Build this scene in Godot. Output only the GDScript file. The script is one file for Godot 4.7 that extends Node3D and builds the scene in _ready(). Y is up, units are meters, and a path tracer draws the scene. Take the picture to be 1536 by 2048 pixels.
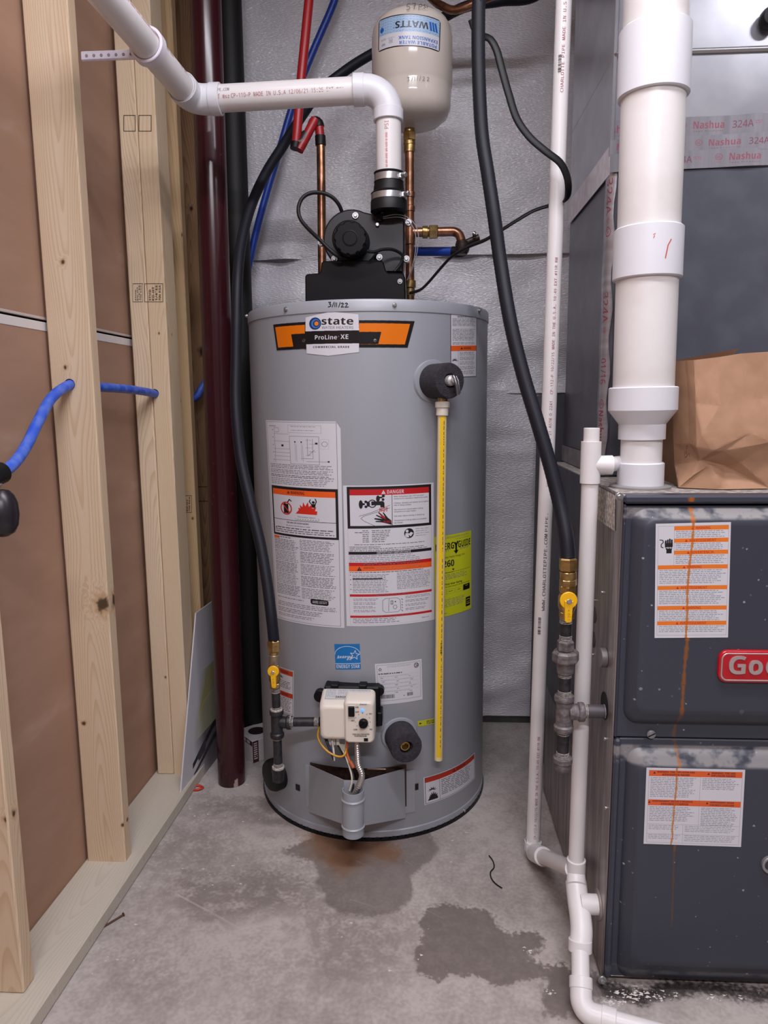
extends Node3D
# A utility corner of a basement: water heater between a stud wall and a furnace.
# Axes: -z runs along the stud wall towards the back wall, y is up, metres.

const F := 1445.0
const EYE := Vector3(0, 1.155, 0)
const TANK := Vector3(-0.16, 0.0, -2.10)
const TR := 0.335
const FZ := -1.31          # furnace front plane
const FX := 0.352          # furnace left side
const FTOP := 0.986
var view := Basis()
var rng := RandomNumberGenerator.new()
var M := {}
var fonts := {}
var glyphs := {}

# ------------------------------------------------------------------ measuring
func aim() -> void:
	var fw := Vector3(82, 221, -F).normalized()
	var dn := Vector3(82, -9476, -F)
	dn = (dn - fw * dn.dot(fw)).normalized()
	var up := -dn
	var rt := fw.cross(up)
	view = Basis(Vector3(rt.x, up.x, -fw.x), Vector3(rt.y, up.y, -fw.y), Vector3(rt.z, up.z, -fw.z))

func ray(px: float, py: float) -> Vector3:
	return view * Vector3(px - 768.0, 1024.0 - py, -F)

func V(px: float, py: float, z: float) -> Vector3:
	var r := ray(px, py)
	return EYE + r * (z / r.z)

func VX(px: float, py: float, x: float) -> Vector3:
	var r := ray(px, py)
	return EYE + r * (x / r.x)

func VY(px: float, py: float, y: float) -> Vector3:
	var r := ray(px, py)
	return EYE + r * ((y - EYE.y) / r.y)

func cyl_hit(px: float, py: float, c: Vector3, rad: float) -> Vector2:
	# where the line of sight meets an upright cylinder: (angle from +z, height)
	var r := ray(px, py)
	var a := r.x * r.x + r.z * r.z
	var b := -2.0 * (r.x * c.x + r.z * c.z)
	var d := b * b - 4.0 * a * (c.x * c.x + c.z * c.z - rad * rad)
	var t := (-b - sqrt(maxf(d, 0.0))) / (2.0 * a)
	var p := EYE + r * t
	return Vector2(atan2(p.x - c.x, p.z - c.z), p.y)

func on_cyl(ay: Vector2, c: Vector3, rad: float) -> Vector3:
	return Vector3(c.x + rad * sin(ay.x), ay.y, c.z + rad * cos(ay.x))

func on_tank(px: float, py: float, off := 0.0) -> Vector3:
	return on_cyl(cyl_hit(px, py, TANK, TR), TANK, TR + off)

# ------------------------------------------------------------------ nodes
func tag(o: Node, label: String, category: String, group := "", kind := "") -> Node:
	if label: o.set_meta("label", label)
	if category: o.set_meta("category", category)
	if group: o.set_meta("group", group)
	if kind: o.set_meta("kind", kind)
	return o

var used := {}
func numbered(called: String) -> String:
	var n: int = used.get(called, 0)
	used[called] = n + 1
	return called if n == 0 else "%s_%03d" % [called, n]

func thing(called: String, label: String, category: String, base: Vector3, group := "") -> Node3D:
	var o := Node3D.new()
	o.name = numbered(called)
	o.position = base
	add_child(o, true)
	tag(o, label, category, group)
	return o

func part(parent: Node3D, called: String, st: SurfaceTool, m: Material, label := "") -> MeshInstance3D:
	st.generate_normals()
	var o := MeshInstance3D.new()
	o.name = called
	o.mesh = st.commit()
	o.material_override = m
	if parent == self:
		o.name = numbered(called)
	elif not parent is MeshInstance3D:
		o.position = -parent.position
	parent.add_child(o, true)
	if label: o.set_meta("label", label)
	return o

# ------------------------------------------------------------------ shapes
func S() -> SurfaceTool:
	var st := SurfaceTool.new()
	st.begin(Mesh.PRIMITIVE_TRIANGLES)
	return st

func vert(st: SurfaceTool, p: Vector3, uv: Vector2) -> void:
	st.set_uv(uv)
	st.add_vertex(p)

func quad(st: SurfaceTool, a: Vector3, b: Vector3, c: Vector3, d: Vector3, ua := Vector2.ZERO, ub := Vector2.ZERO, uc := Vector2.ZERO, ud := Vector2.ZERO) -> void:
	vert(st, a, ua); vert(st, b, ub); vert(st, c, uc)
	vert(st, a, ua); vert(st, c, uc); vert(st, d, ud)

func flat_uv(p: Vector3, out: Vector3) -> Vector2:
	var a := out.abs()
	if a.y >= a.x and a.y >= a.z: return Vector2(p.x, p.z)
	if a.x >= a.z: return Vector2(p.z, -p.y)
	return Vector2(p.x, -p.y)

func face(st: SurfaceTool, pts: Array, out: Vector3) -> void:
	# a flat convex polygon, turned so that it faces out
	var n := Vector3.ZERO
	for i in pts.size():
		n += (pts[i] as Vector3).cross(pts[(i + 1) % pts.size()])
	st.set_smooth_group(-1)
	var q := pts.duplicate()
	if n.dot(out) > 0.0: q.reverse()
	for i in range(1, q.size() - 1):
		for k in [0, i, i + 1]:
			vert(st, q[k], flat_uv(q[k], out))

func tri_soft(st: SurfaceTool, a: Vector3, b: Vector3, c: Vector3, out: Vector3, group: int) -> void:
	# one triangle of a smoothly shaded sheet, turned to face out
	st.set_smooth_group(group)
	var q := [a, b, c] if (b - a).cross(c - a).dot(out) < 0.0 else [a, c, b]
	for p in q: vert(st, p, flat_uv(p, out))

func box(st: SurfaceTool, lo: Vector3, hi: Vector3, b := 0.003, turn := Transform3D()) -> void:
	# a box with chamfered edges between two corners, turned about the origin by turn
	var c := (lo + hi) / 2.0
	var h := ((hi - lo) / 2.0).abs()
	b = minf(b, minf(h.x, minf(h.y, h.z)) * 0.9)
	var at := func(ax: int, s: Vector3) -> Vector3:
		var e := h - Vector3(b, b, b)
		e[ax] = h[ax]
		return turn * (c + e * s)
	for ax in 3:
		var o1 := (ax + 1) % 3
		var o2 := (ax + 2) % 3
		for s in [-1.0, 1.0]:
			var pts := []
			for k in [[-1, -1], [1, -1], [1, 1], [-1, 1]]:
				var sg := Vector3()
				sg[ax] = s; sg[o1] = k[0]; sg[o2] = k[1]
				pts.append(at.call(ax, sg))
			var out := Vector3(); out[ax] = s
			face(st, pts, turn.basis * out)
			for s2 in [-1.0, 1.0]:   # the edge between ax and o1
				var e := []
				for k in [[0, -1.0], [0, 1.0], [1, 1.0], [1, -1.0]]:
					var sg2 := Vector3()
					sg2[ax] = s; sg2[o1] = s2; sg2[o2] = k[1]
					e.append(at.call(ax if k[0] == 0 else o1, sg2))
				var oe := Vector3(); oe[ax] = s; oe[o1] = s2
				face(st, e, turn.basis * oe)
	for x in [-1.0, 1.0]:
		for y in [-1.0, 1.0]:
			for z in [-1.0, 1.0]:
				var sg := Vector3(x, y, z)
				face(st, [at.call(0, sg), at.call(1, sg), at.call(2, sg)], turn.basis * sg)

func side_of(axis: Vector3) -> Vector3:
	var n := Vector3(0, 0, 1) if absf(axis.z) < 0.8 else Vector3(0, 1, 0)
	return (n - axis * n.dot(axis)).normalized()

func turned(st: SurfaceTool, a: Vector3, axis: Vector3, prof: Array, segs := 24, flat := false) -> void:
	# a profile of (distance along the axis, radius) spun about the axis; profile runs with the outside on its right
	axis = axis.normalized()
	var n := side_of(axis)
	var b := axis.cross(n)
	var group := 1
	var last := Vector2.ZERO
	for i in prof.size() - 1:
		var p0: Vector2 = prof[i]
		var p1: Vector2 = prof[i + 1]
		var dir := (p1 - p0).normalized()
		if i > 0 and absf(dir.angle_to(last)) > 0.6: group += 1
		last = dir
		st.set_smooth_group(-1 if flat else group)
		for k in segs:
			var t0 := TAU * k / segs
			var t1 := TAU * (k + 1) / segs
			var d0 := n * cos(t0) + b * sin(t0)
			var d1 := n * cos(t1) + b * sin(t1)
			var q0 := a + axis * p0.x
			var q1 := a + axis * p1.x
			var u0 := float(k) / segs
			var u1 := float(k + 1) / segs
			if p0.y < 1e-6:
				vert(st, q0, Vector2(u0, p0.x)); vert(st, q1 + d0 * p1.y, Vector2(u0, p1.x)); vert(st, q1 + d1 * p1.y, Vector2(u1, p1.x))
			elif p1.y < 1e-6:
				vert(st, q0 + d0 * p0.y, Vector2(u0, p0.x)); vert(st, q1, Vector2(u0, p1.x)); vert(st, q0 + d1 * p0.y, Vector2(u1, p0.x))
			else:
				quad(st, q0 + d0 * p0.y, q1 + d0 * p1.y, q1 + d1 * p1.y, q0 + d1 * p0.y, Vector2(u0, p0.x), Vector2(u0, p1.x), Vector2(u1, p1.x), Vector2(u1, p0.x))

func rod(st: SurfaceTool, a: Vector3, b: Vector3, r: float, segs := 20, bev := 0.0, flat := false) -> void:
	# a solid round (or, with six sides, hexagonal) bar
	var l := a.distance_to(b)
	var e := bev if bev > 0.0 else minf(r, l) * 0.08
	turned(st, a, b - a, [Vector2(0, 0), Vector2(0, r - e), Vector2(e, r), Vector2(l - e, r), Vector2(l, r - e), Vector2(l, 0)], segs, flat)

func ring(st: SurfaceTool, a: Vector3, b: Vector3, r: float, rin: float, segs := 24) -> void:
	# a short tube with a wall
	var l := a.distance_to(b)
	var e := minf(r - rin, l) * 0.2
	turned(st, a, b - a, [Vector2(e, rin), Vector2(0, rin + e), Vector2(0, r - e), Vector2(e, r), Vector2(l - e, r), Vector2(l, r - e), Vector2(l, rin + e), Vector2(l - e, rin), Vector2(e, rin)], segs)

func tube(st: SurfaceTool, pts: Array, r, segs := 14, cap := true, squash := 1.0) -> void:
	# a pipe along a path; r is one radius or one for each point
	var n := Vector3.ZERO
	var dist := 0.0
	var rings := []
	var vs := []
	for i in pts.size():
		var t: Vector3
		if i == 0: t = pts[1] - pts[0]
		elif i == pts.size() - 1: t = pts[i] - pts[i - 1]
		else: t = ((pts[i + 1] - pts[i]) as Vector3).normalized() + ((pts[i] - pts[i - 1]) as Vector3).normalized()
		t = t.normalized()
		n = side_of(t) if i == 0 else (n - t * n.dot(t)).normalized()
		if i > 0: dist += (pts[i] as Vector3).distance_to(pts[i - 1])
		var b := t.cross(n)
		var rr: float = r[i] if r is Array else r
		var one := []
		for k in segs + 1:
			var a := TAU * k / segs
			one.append(pts[i] + (n * cos(a) * squash + b * sin(a)) * rr)
		rings.append(one)
		vs.append(dist)
	st.set_smooth_group(1)
	for i in pts.size() - 1:
		for k in segs:
			var u0 := float(k) / segs
			var u1 := float(k + 1) / segs
			quad(st, rings[i][k], rings[i + 1][k], rings[i + 1][k + 1], rings[i][k + 1], Vector2(u0, vs[i]), Vector2(u0, vs[i + 1]), Vector2(u1, vs[i + 1]), Vector2(u1, vs[i]))
	if cap:
		face(st, rings[0].slice(0, segs), pts[0] - pts[1])
		face(st, rings[-1].slice(0, segs), pts[-1] - pts[-2])

func spline(pts: Array, step := 0.012) -> Array:
	var out := []
	for i in pts.size() - 1:
		var p0: Vector3 = pts[maxi(i - 1, 0)]
		var p1: Vector3 = pts[i]
		var p2: Vector3 = pts[i + 1]
		var p3: Vector3 = pts[mini(i + 2, pts.size() - 1)]
		var n := maxi(int(p1.distance_to(p2) / step), 1)
		for k in n:
			out.append(p1.cubic_interpolate(p2, p0, p3, float(k) / n))
	out.append(pts[-1])
	return out

func bent(pts: Array, r: float, n := 8) -> Array:
	# a path whose corners are rounded to the radius r
	var out := [pts[0]]
	for i in range(1, pts.size() - 1):
		var p: Vector3 = pts[i]
		var d0 := ((pts[i - 1] as Vector3) - p).normalized()
		var d1 := ((pts[i + 1] as Vector3) - p).normalized()
		var half := d0.angle_to(d1) / 2.0
		var cut := r / tan(half)
		var a := p + d0 * cut
		var b := p + d1 * cut
		var c := p + (d0 + d1).normalized() * (r / sin(half))
		for k in n + 1:
			out.append(c + (a - c).slerp(b - c, float(k) / n))
	out.append(pts[-1])
	return out

func prism(st: SurfaceTool, poly: PackedVector2Array, at: Transform3D, depth: float, bev := 0.002, smooth := false) -> void:
	# an outline in the xy plane of at, its front at z = 0 and its back at z = -depth, with a bevelled front rim
	if Geometry2D.is_polygon_clockwise(poly): poly.reverse()
	var inner := poly
	if bev > 0.0:
		var off := Geometry2D.offset_polygon(poly, -bev, Geometry2D.JOIN_MITER)
		if off.size() == 1: inner = off[0]
	var tri := Geometry2D.triangulate_polygon(inner)
	var tri2 := Geometry2D.triangulate_polygon(poly)
	var zf := 0.0
	for i in range(0, tri.size(), 3):
		face(st, [at * Vector3(inner[tri[i]].x, inner[tri[i]].y, zf), at * Vector3(inner[tri[i + 1]].x, inner[tri[i + 1]].y, zf), at * Vector3(inner[tri[i + 2]].x, inner[tri[i + 2]].y, zf)], at.basis.z)
	for i in range(0, tri2.size(), 3):
		face(st, [at * Vector3(poly[tri2[i]].x, poly[tri2[i]].y, -depth), at * Vector3(poly[tri2[i + 1]].x, poly[tri2[i + 1]].y, -depth), at * Vector3(poly[tri2[i + 2]].x, poly[tri2[i + 2]].y, -depth)], -at.basis.z)
	var n := poly.size()
	for i in n:
		var j := (i + 1) % n
		var out := Vector3(poly[j].y - poly[i].y, poly[i].x - poly[j].x, 0)
		face(st, [at * Vector3(poly[i].x, poly[i].y, -bev), at * Vector3(poly[j].x, poly[j].y, -bev), at * Vector3(poly[j].x, poly[j].y, -depth), at * Vector3(poly[i].x, poly[i].y, -depth)], at.basis * out)
		if bev > 0.0 and inner.size() == n:
			# offset_polygon may start at another corner: take the nearest
			var a := inner[0]; var b := inner[0]
			for p in inner:
				if p.distance_squared_to(poly[i]) < a.distance_squared_to(poly[i]): a = p
				if p.distance_squared_to(poly[j]) < b.distance_squared_to(poly[j]): b = p
			face(st, [at * Vector3(a.x, a.y, 0), at * Vector3(b.x, b.y, 0), at * Vector3(poly[j].x, poly[j].y, -bev), at * Vector3(poly[i].x, poly[i].y, -bev)], at.basis * (out.normalized() + Vector3(0, 0, 1)))

func round_rect(w: float, h: float, r: float, n := 6) -> PackedVector2Array:
	var out := PackedVector2Array()
	for c in [[1, 1, 0], [-1, 1, 1], [-1, -1, 2], [1, -1, 3]]:
		for k in n + 1:
			var a: float = PI / 2 * (c[2] + float(k) / n)
			out.append(Vector2(c[0] * (w / 2 - r) + cos(a) * r, c[1] * (h / 2 - r) + sin(a) * r))
	return out

func panel(st: SurfaceTool, at: Transform3D, loops: Array) -> void:
	# nested rounded rectangles [centre, size, corner radius, height] joined ring by ring, the last one filled
	var rings := []
	for l in loops:
		var one := []
		for p in round_rect(l[1].x, l[1].y, l[2], 8):
			one.append(at * Vector3(p.x + l[0].x, p.y + l[0].y, l[3]))
		rings.append(one)
	var n: int = rings[0].size()
	for i in rings.size() - 1:
		st.set_smooth_group(3)
		for k in n:
			var j := (k + 1) % n
			var q := [rings[i][k], rings[i][j], rings[i + 1][j], rings[i + 1][k]]
			quad(st, q[0], q[3], q[2], q[1], flat_uv(q[0], at.basis.z), flat_uv(q[3], at.basis.z), flat_uv(q[2], at.basis.z), flat_uv(q[1], at.basis.z))
	face(st, rings[-1], at.basis.z)

func patch4(st: SurfaceTool, c: Vector3, rad: float, tl: Vector2, tr: Vector2, br: Vector2, bl: Vector2, n := 14, thick := 0.0) -> void:
	# a sticker laid round an upright cylinder; its corners are (angle, height)
	st.set_smooth_group(1)
	for i in n:
		var u0 := float(i) / n
		var u1 := float(i + 1) / n
		var a := on_cyl(bl.lerp(br, u0), c, rad); var b := on_cyl(bl.lerp(br, u1), c, rad)
		var d := on_cyl(tl.lerp(tr, u0), c, rad); var e := on_cyl(tl.lerp(tr, u1), c, rad)
		quad(st, a, d, e, b, Vector2(u0, 1), Vector2(u0, 0), Vector2(u1, 0), Vector2(u1, 1))
		if thick > 0.0:
			var k := (rad - thick) / rad
			var sink := func(p: Vector3) -> Vector3: return Vector3(c.x + (p.x - c.x) * k, p.y, c.z + (p.z - c.z) * k)
			var out := a - Vector3(c.x, a.y, c.z)
			face(st, [d, e, sink.call(e), sink.call(d)], Vector3.UP)
			face(st, [a, b, sink.call(b), sink.call(a)], Vector3.DOWN)
			if i == 0: face(st, [a, d, sink.call(d), sink.call(a)], a - b)
			if i == n - 1: face(st, [b, e, sink.call(e), sink.call(b)], b - a)
			st.set_smooth_group(1)

func sticker(parent: Node3D, called: String, m: Material, label: String, px: Array, c := TANK, rad := TR, off := 0.0006) -> MeshInstance3D:
	# px: the four corners as seen, from the top left clockwise
	var h := []
	for p in px: h.append(cyl_hit(p[0], p[1], c, rad))
	var st := S()
	patch4(st, c, rad + off, h[0], h[1], h[2], h[3])
	return part(parent, called, st, m, label)

func sheet(st: SurfaceTool, tl: Vector3, tr: Vector3, br: Vector3, bl: Vector3) -> void:
	st.set_smooth_group(-1)
	quad(st, bl, tl, tr, br, Vector2(0, 1), Vector2(0, 0), Vector2(1, 0), Vector2(1, 1))

func strip(st: SurfaceTool, a: Vector3, b: Vector3, r: float, facing: Vector3, half: float) -> void:
	# print along a straight pipe: u runs from a to b
	var t := (b - a).normalized()
	facing = (facing - t * facing.dot(t)).normalized()
	var up := facing.cross(t)
	st.set_smooth_group(1)
	var n := 6
	for i in n:
		var a0 := half * (2.0 * i / n - 1.0)
		var a1 := half * (2.0 * (i + 1) / n - 1.0)
		var d0 := (facing * cos(a0) + up * sin(a0)) * (r + 0.0004)
		var d1 := (facing * cos(a1) + up * sin(a1)) * (r + 0.0004)
		var v0 := 1.0 - float(i) / n
		var v1 := 1.0 - float(i + 1) / n
		quad(st, a + d0, a + d1, b + d1, b + d0, Vector2(0, v0), Vector2(0, v1), Vector2(1, v1), Vector2(1, v0))

func to_eye(p: Vector3) -> Vector3:
	return Vector3(EYE.x - p.x, 0, EYE.z - p.z).normalized()

# ------------------------------------------------------------------ materials
func mat(c: Color, rough := 0.6, metal := 0.0, spec := 0.5) -> StandardMaterial3D:
	var m := StandardMaterial3D.new()
	m.albedo_color = c
	m.roughness = rough
	m.metallic = metal
	m.metallic_specular = spec
	return m

func rgb8(r: int, g: int, b: int) -> Color:
	return Color(r / 255.0, g / 255.0, b / 255.0)

func painted(img: Image, rough := 0.5, see_through := false, spec := 0.5) -> StandardMaterial3D:
	var m := mat(Color.WHITE, rough, 0.0, spec)
	m.albedo_texture = ImageTexture.create_from_image(img)
	m.texture_repeat = false
	if see_through: m.transparency = BaseMaterial3D.TRANSPARENCY_ALPHA
	return m

func noise_tex(freq: float, ramp: Array, size := 512, octaves := 4, seed_ := 1, kind := FastNoiseLite.TYPE_SIMPLEX_SMOOTH) -> NoiseTexture2D:
	var n := FastNoiseLite.new()
	n.noise_type = kind
	n.frequency = freq
	n.fractal_octaves = octaves
	n.seed = seed_
	var t := NoiseTexture2D.new()
	t.width = size; t.height = size
	t.seamless = true
	t.noise = n
	if ramp:
		var g := Gradient.new()
		g.offsets = PackedFloat32Array(); g.colors = PackedColorArray()
		for i in ramp.size(): g.add_point(ramp[i][0], ramp[i][1])
		while g.get_point_count() > ramp.size(): g.remove_point(0)
		t.color_ramp = g
	return t

func mottled(c0: Color, c1: Color, scale: float, rough := 0.6, metal := 0.0, seed_ := 1, bump := 0.0) -> StandardMaterial3D:
	# two tones of one material, laid from all sides
	var m := mat(Color.WHITE, rough, metal)
	m.albedo_texture = noise_tex(0.02, [[0.25, c0], [0.75, c1]], 256, 5, seed_)
	m.uv1_triplanar = true
	m.uv1_world_triplanar = true
	m.uv1_scale = Vector3.ONE * scale
	if bump > 0.0:
		m.heightmap_enabled = true
		m.heightmap_texture = noise_tex(0.06, [], 256, 4, seed_ + 3)
		m.heightmap_scale = bump
	return m

# ------------------------------------------------------------------ painting print
func font(bold: bool, mono: bool, serif := false) -> RID:
	var key := "%s%s%s" % [bold, mono, serif]
	if not fonts.has(key):
		var f := SystemFont.new()
		f.font_names = PackedStringArray(["Droid Sans Mono" if mono else "Droid Serif" if serif else "Droid Sans"])
		f.font_weight = 700 if bold else 400
		fonts[key] = f
	return fonts[key].get_rids()[0]

func words(s: String, px: int, c: Color, bold := false, mono := false, gap := 0) -> Image:
	# a line of lettering as a small see-through picture
	var ts := TextServerManager.get_primary_interface()
	var rid := font(bold, mono)
	var size := Vector2i(px, 0)
	var out := Image.create(int(px * (s.length() + 2) * 1.1) + gap * s.length() + 4, px * 2, false, Image.FORMAT_RGBA8)
	out.fill(Color(c, 0))
	var x := float(px) * 0.3
	for i in s.length():
		var g: int = ts.font_get_glyph_index(rid, px, s.unicode_at(i), 0)
		var key := "%s|%d|%d|%s" % [rid, px, g, c.to_html()]
		if not glyphs.has(key):
			ts.font_render_glyph(rid, size, g)
			var r: Rect2 = ts.font_get_glyph_uv_rect(rid, size, g)
			if r.size.x < 1 or r.size.y < 1:
				glyphs[key] = null
			else:
				var sheet_: Image = ts.font_get_texture_image(rid, size, ts.font_get_glyph_texture_idx(rid, size, g))
				var im: Image = sheet_.get_region(Rect2i(r))
				im.convert(Image.FORMAT_RGBA8)
				for yy in im.get_height():
					for xx in im.get_width():
						im.set_pixel(xx, yy, Color(c, im.get_pixel(xx, yy).a * c.a))
				glyphs[key] = im
		var gi = glyphs[key]
		if gi != null:
			var o: Vector2 = ts.font_get_glyph_offset(rid, size, g)
			out.blend_rect(gi, Rect2i(Vector2i.ZERO, gi.get_size()), Vector2i(int(x + o.x), int(px * 1.35 + o.y)))
		x += ts.font_get_glyph_advance(rid, px, g).x + gap
	return out

func text(im: Image, s: String, r: Rect2, c: Color, bold := true, mono := false, gap := 0, quarter := 0) -> void:
	# lettering stretched to fill a box; quarter turns it (1 = reads upwards, 2 = upside down)
	if s.strip_edges() == "": return
	var upright := r.size if quarter % 2 == 0 else Vector2(r.size.y, r.size.x)
	var w := words(s, clampi(int(upright.y * 1.5), 12, 160), c, bold, mono, gap)
	w = w.get_region(w.get_used_rect())
	w.resize(maxi(int(upright.x), 1), maxi(int(upright.y), 1), Image.INTERPOLATE_BILINEAR)
	for k in quarter: w.rotate_90(COUNTERCLOCKWISE)
	im.blend_rect(w, Rect2i(Vector2i.ZERO, w.get_size()), Vector2i(r.position))

func bar(im: Image, x: float, y: float, w: float, h: float, c: Color) -> void:
	im.fill_rect(Rect2i(int(x), int(y), maxi(int(w), 1), maxi(int(h), 1)), c)

func frame(im: Image, x: float, y: float, w: float, h: float, t: float, c: Color) -> void:
	bar(im, x, y, w, t, c); bar(im, x, y + h - t, w, t, c)
	bar(im, x, y, t, h, c); bar(im, x + w - t, y, t, h, c)

func poly(im: Image, pts: Array, c: Color) -> void:
	var y0 := 1e9
	var y1 := -1e9
	for p in pts:
		y0 = minf(y0, p[1]); y1 = maxf(y1, p[1])
	for y in range(maxi(int(y0), 0), mini(int(ceil(y1)) + 1, im.get_height())):
		var xs := []
		for i in pts.size():
			var a = pts[i]
			var b = pts[(i + 1) % pts.size()]
			if (a[1] <= y + 0.5) != (b[1] <= y + 0.5):
				xs.append(a[0] + (y + 0.5 - a[1]) / (b[1] - a[1]) * (b[0] - a[0]))
		xs.sort()
		for i in range(0, xs.size() - 1, 2):
			var l := maxi(int(round(xs[i])), 0)
			var rr := mini(int(round(xs[i + 1])), im.get_width())
			if rr > l: im.fill_rect(Rect2i(l, y, rr - l, 1), c)

func disc(im: Image, x: float, y: float, r: float, c: Color, ry := -1.0) -> void:
	var pts := []
	var n := 28 if r > 6 else 10
	for k in n:
		pts.append([x + cos(TAU * k / n) * r, y + sin(TAU * k / n) * (r if ry < 0 else ry)])
	poly(im, pts, c)

func stroke(im: Image, pts: Array, w: float, c: Color) -> void:
	for i in pts.size() - 1:
		var a := Vector2(pts[i][0], pts[i][1])
		var b := Vector2(pts[i + 1][0], pts[i + 1][1])
		var n := (b - a).normalized().orthogonal() * w / 2
		if a.distance_to(b) > 0.01:
			poly(im, [[a.x + n.x, a.y + n.y], [b.x + n.x, b.y + n.y], [b.x - n.x, b.y - n.y], [a.x - n.x, a.y - n.y]], c)
		if w > 3.0: disc(im, b.x, b.y, w / 2, c)

func circle(im: Image, x: float, y: float, r: float, w: float, c: Color) -> void:
	var pts := []
	for k in 33: pts.append([x + cos(TAU * k / 32) * r, y + sin(TAU * k / 32) * r])
	stroke(im, pts, w, c)

func small_print(im: Image, x: float, y: float, w: float, h: float, pitch: float, c: Color, ragged := 0.15, thick := 0.45) -> void:
	# lines too fine to read: word-long strokes broken into letter-wide marks
	var yy := y
	while yy + pitch * thick <= y + h:
		var end := x + w * (1.0 - ragged * rng.randf())
		var xx := x
		while xx < end - 3:
			var l := minf(rng.randf_range(pitch * 0.6, pitch * 3.2), end - xx)
			bar(im, xx, yy, l, pitch * thick, c)
			var k := xx + rng.randf_range(1.0, 3.0)
			while k < xx + l:
				bar(im, k, yy + (0.0 if rng.randf() < 0.5 else pitch * thick * 0.5), 1, pitch * thick * 0.6, Color(c.lightened(0.75), 1))
				k += rng.randf_range(2.0, 4.5)
			xx += l + pitch * 0.45
		yy += pitch

func alert(im: Image, x: float, y: float, h: float, c: Color, bang: Color) -> void:
	poly(im, [[x, y + h], [x + h * 1.1, y + h], [x + h * 0.55, y]], c)
	bar(im, x + h * 0.5, y + h * 0.35, h * 0.12, h * 0.35, bang)
	bar(im, x + h * 0.5, y + h * 0.78, h * 0.12, h * 0.12, bang)

func blank(w: int, h: int, c: Color) -> Image:
	var im := Image.create(w, h, false, Image.FORMAT_RGBA8)
	im.fill(c)
	return im

func flames(im: Image, x: float, y: float, w: float, h: float, c: Color) -> void:
	# a fire on a sloping heap, tongues leaning right; (x, y) is the lower left
	poly(im, [[x, y], [x + w * 0.16, y - h * 0.30], [x + w * 0.14, y - h * 0.5], [x + w * 0.24, y - h * 0.42], [x + w * 0.22, y - h * 0.72], [x + w * 0.34, y - h * 0.55], [x + w * 0.38, y - h * 0.95], [x + w * 0.48, y - h * 0.62], [x + w * 0.60, y - h * 0.98], [x + w * 0.63, y - h * 0.60], [x + w * 0.78, y - h * 0.80], [x + w * 0.78, y - h * 0.48], [x + w * 0.96, y - h * 0.62], [x + w * 0.90, y - h * 0.30], [x + w, y - h * 0.28], [x + w * 0.98, y]], c)

func burst(im: Image, x: float, y: float, r: float, c: Color) -> void:
	# a scald or flash mark: spikes over an arc
	var pts := []
	for k in 11:
		var a := PI + PI * k / 10.0
		var q := r * (1.0 if k % 2 == 0 else 0.42)
		pts.append([x + cos(a) * q, y + sin(a) * q])
	pts.append([x + r * 0.5, y + r * 0.1]); pts.append([x, y - r * 0.15]); pts.append([x - r * 0.5, y + r * 0.1])
	poly(im, pts, c)

const WHITE := Color(0.80, 0.80, 0.83)
const INK := Color(0.07, 0.06, 0.08)
const GREY := Color(0.36, 0.36, 0.39)
const ORANGE := Color(0.90, 0.36, 0.10)
const RED := Color(0.72, 0.07, 0.11)

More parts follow.
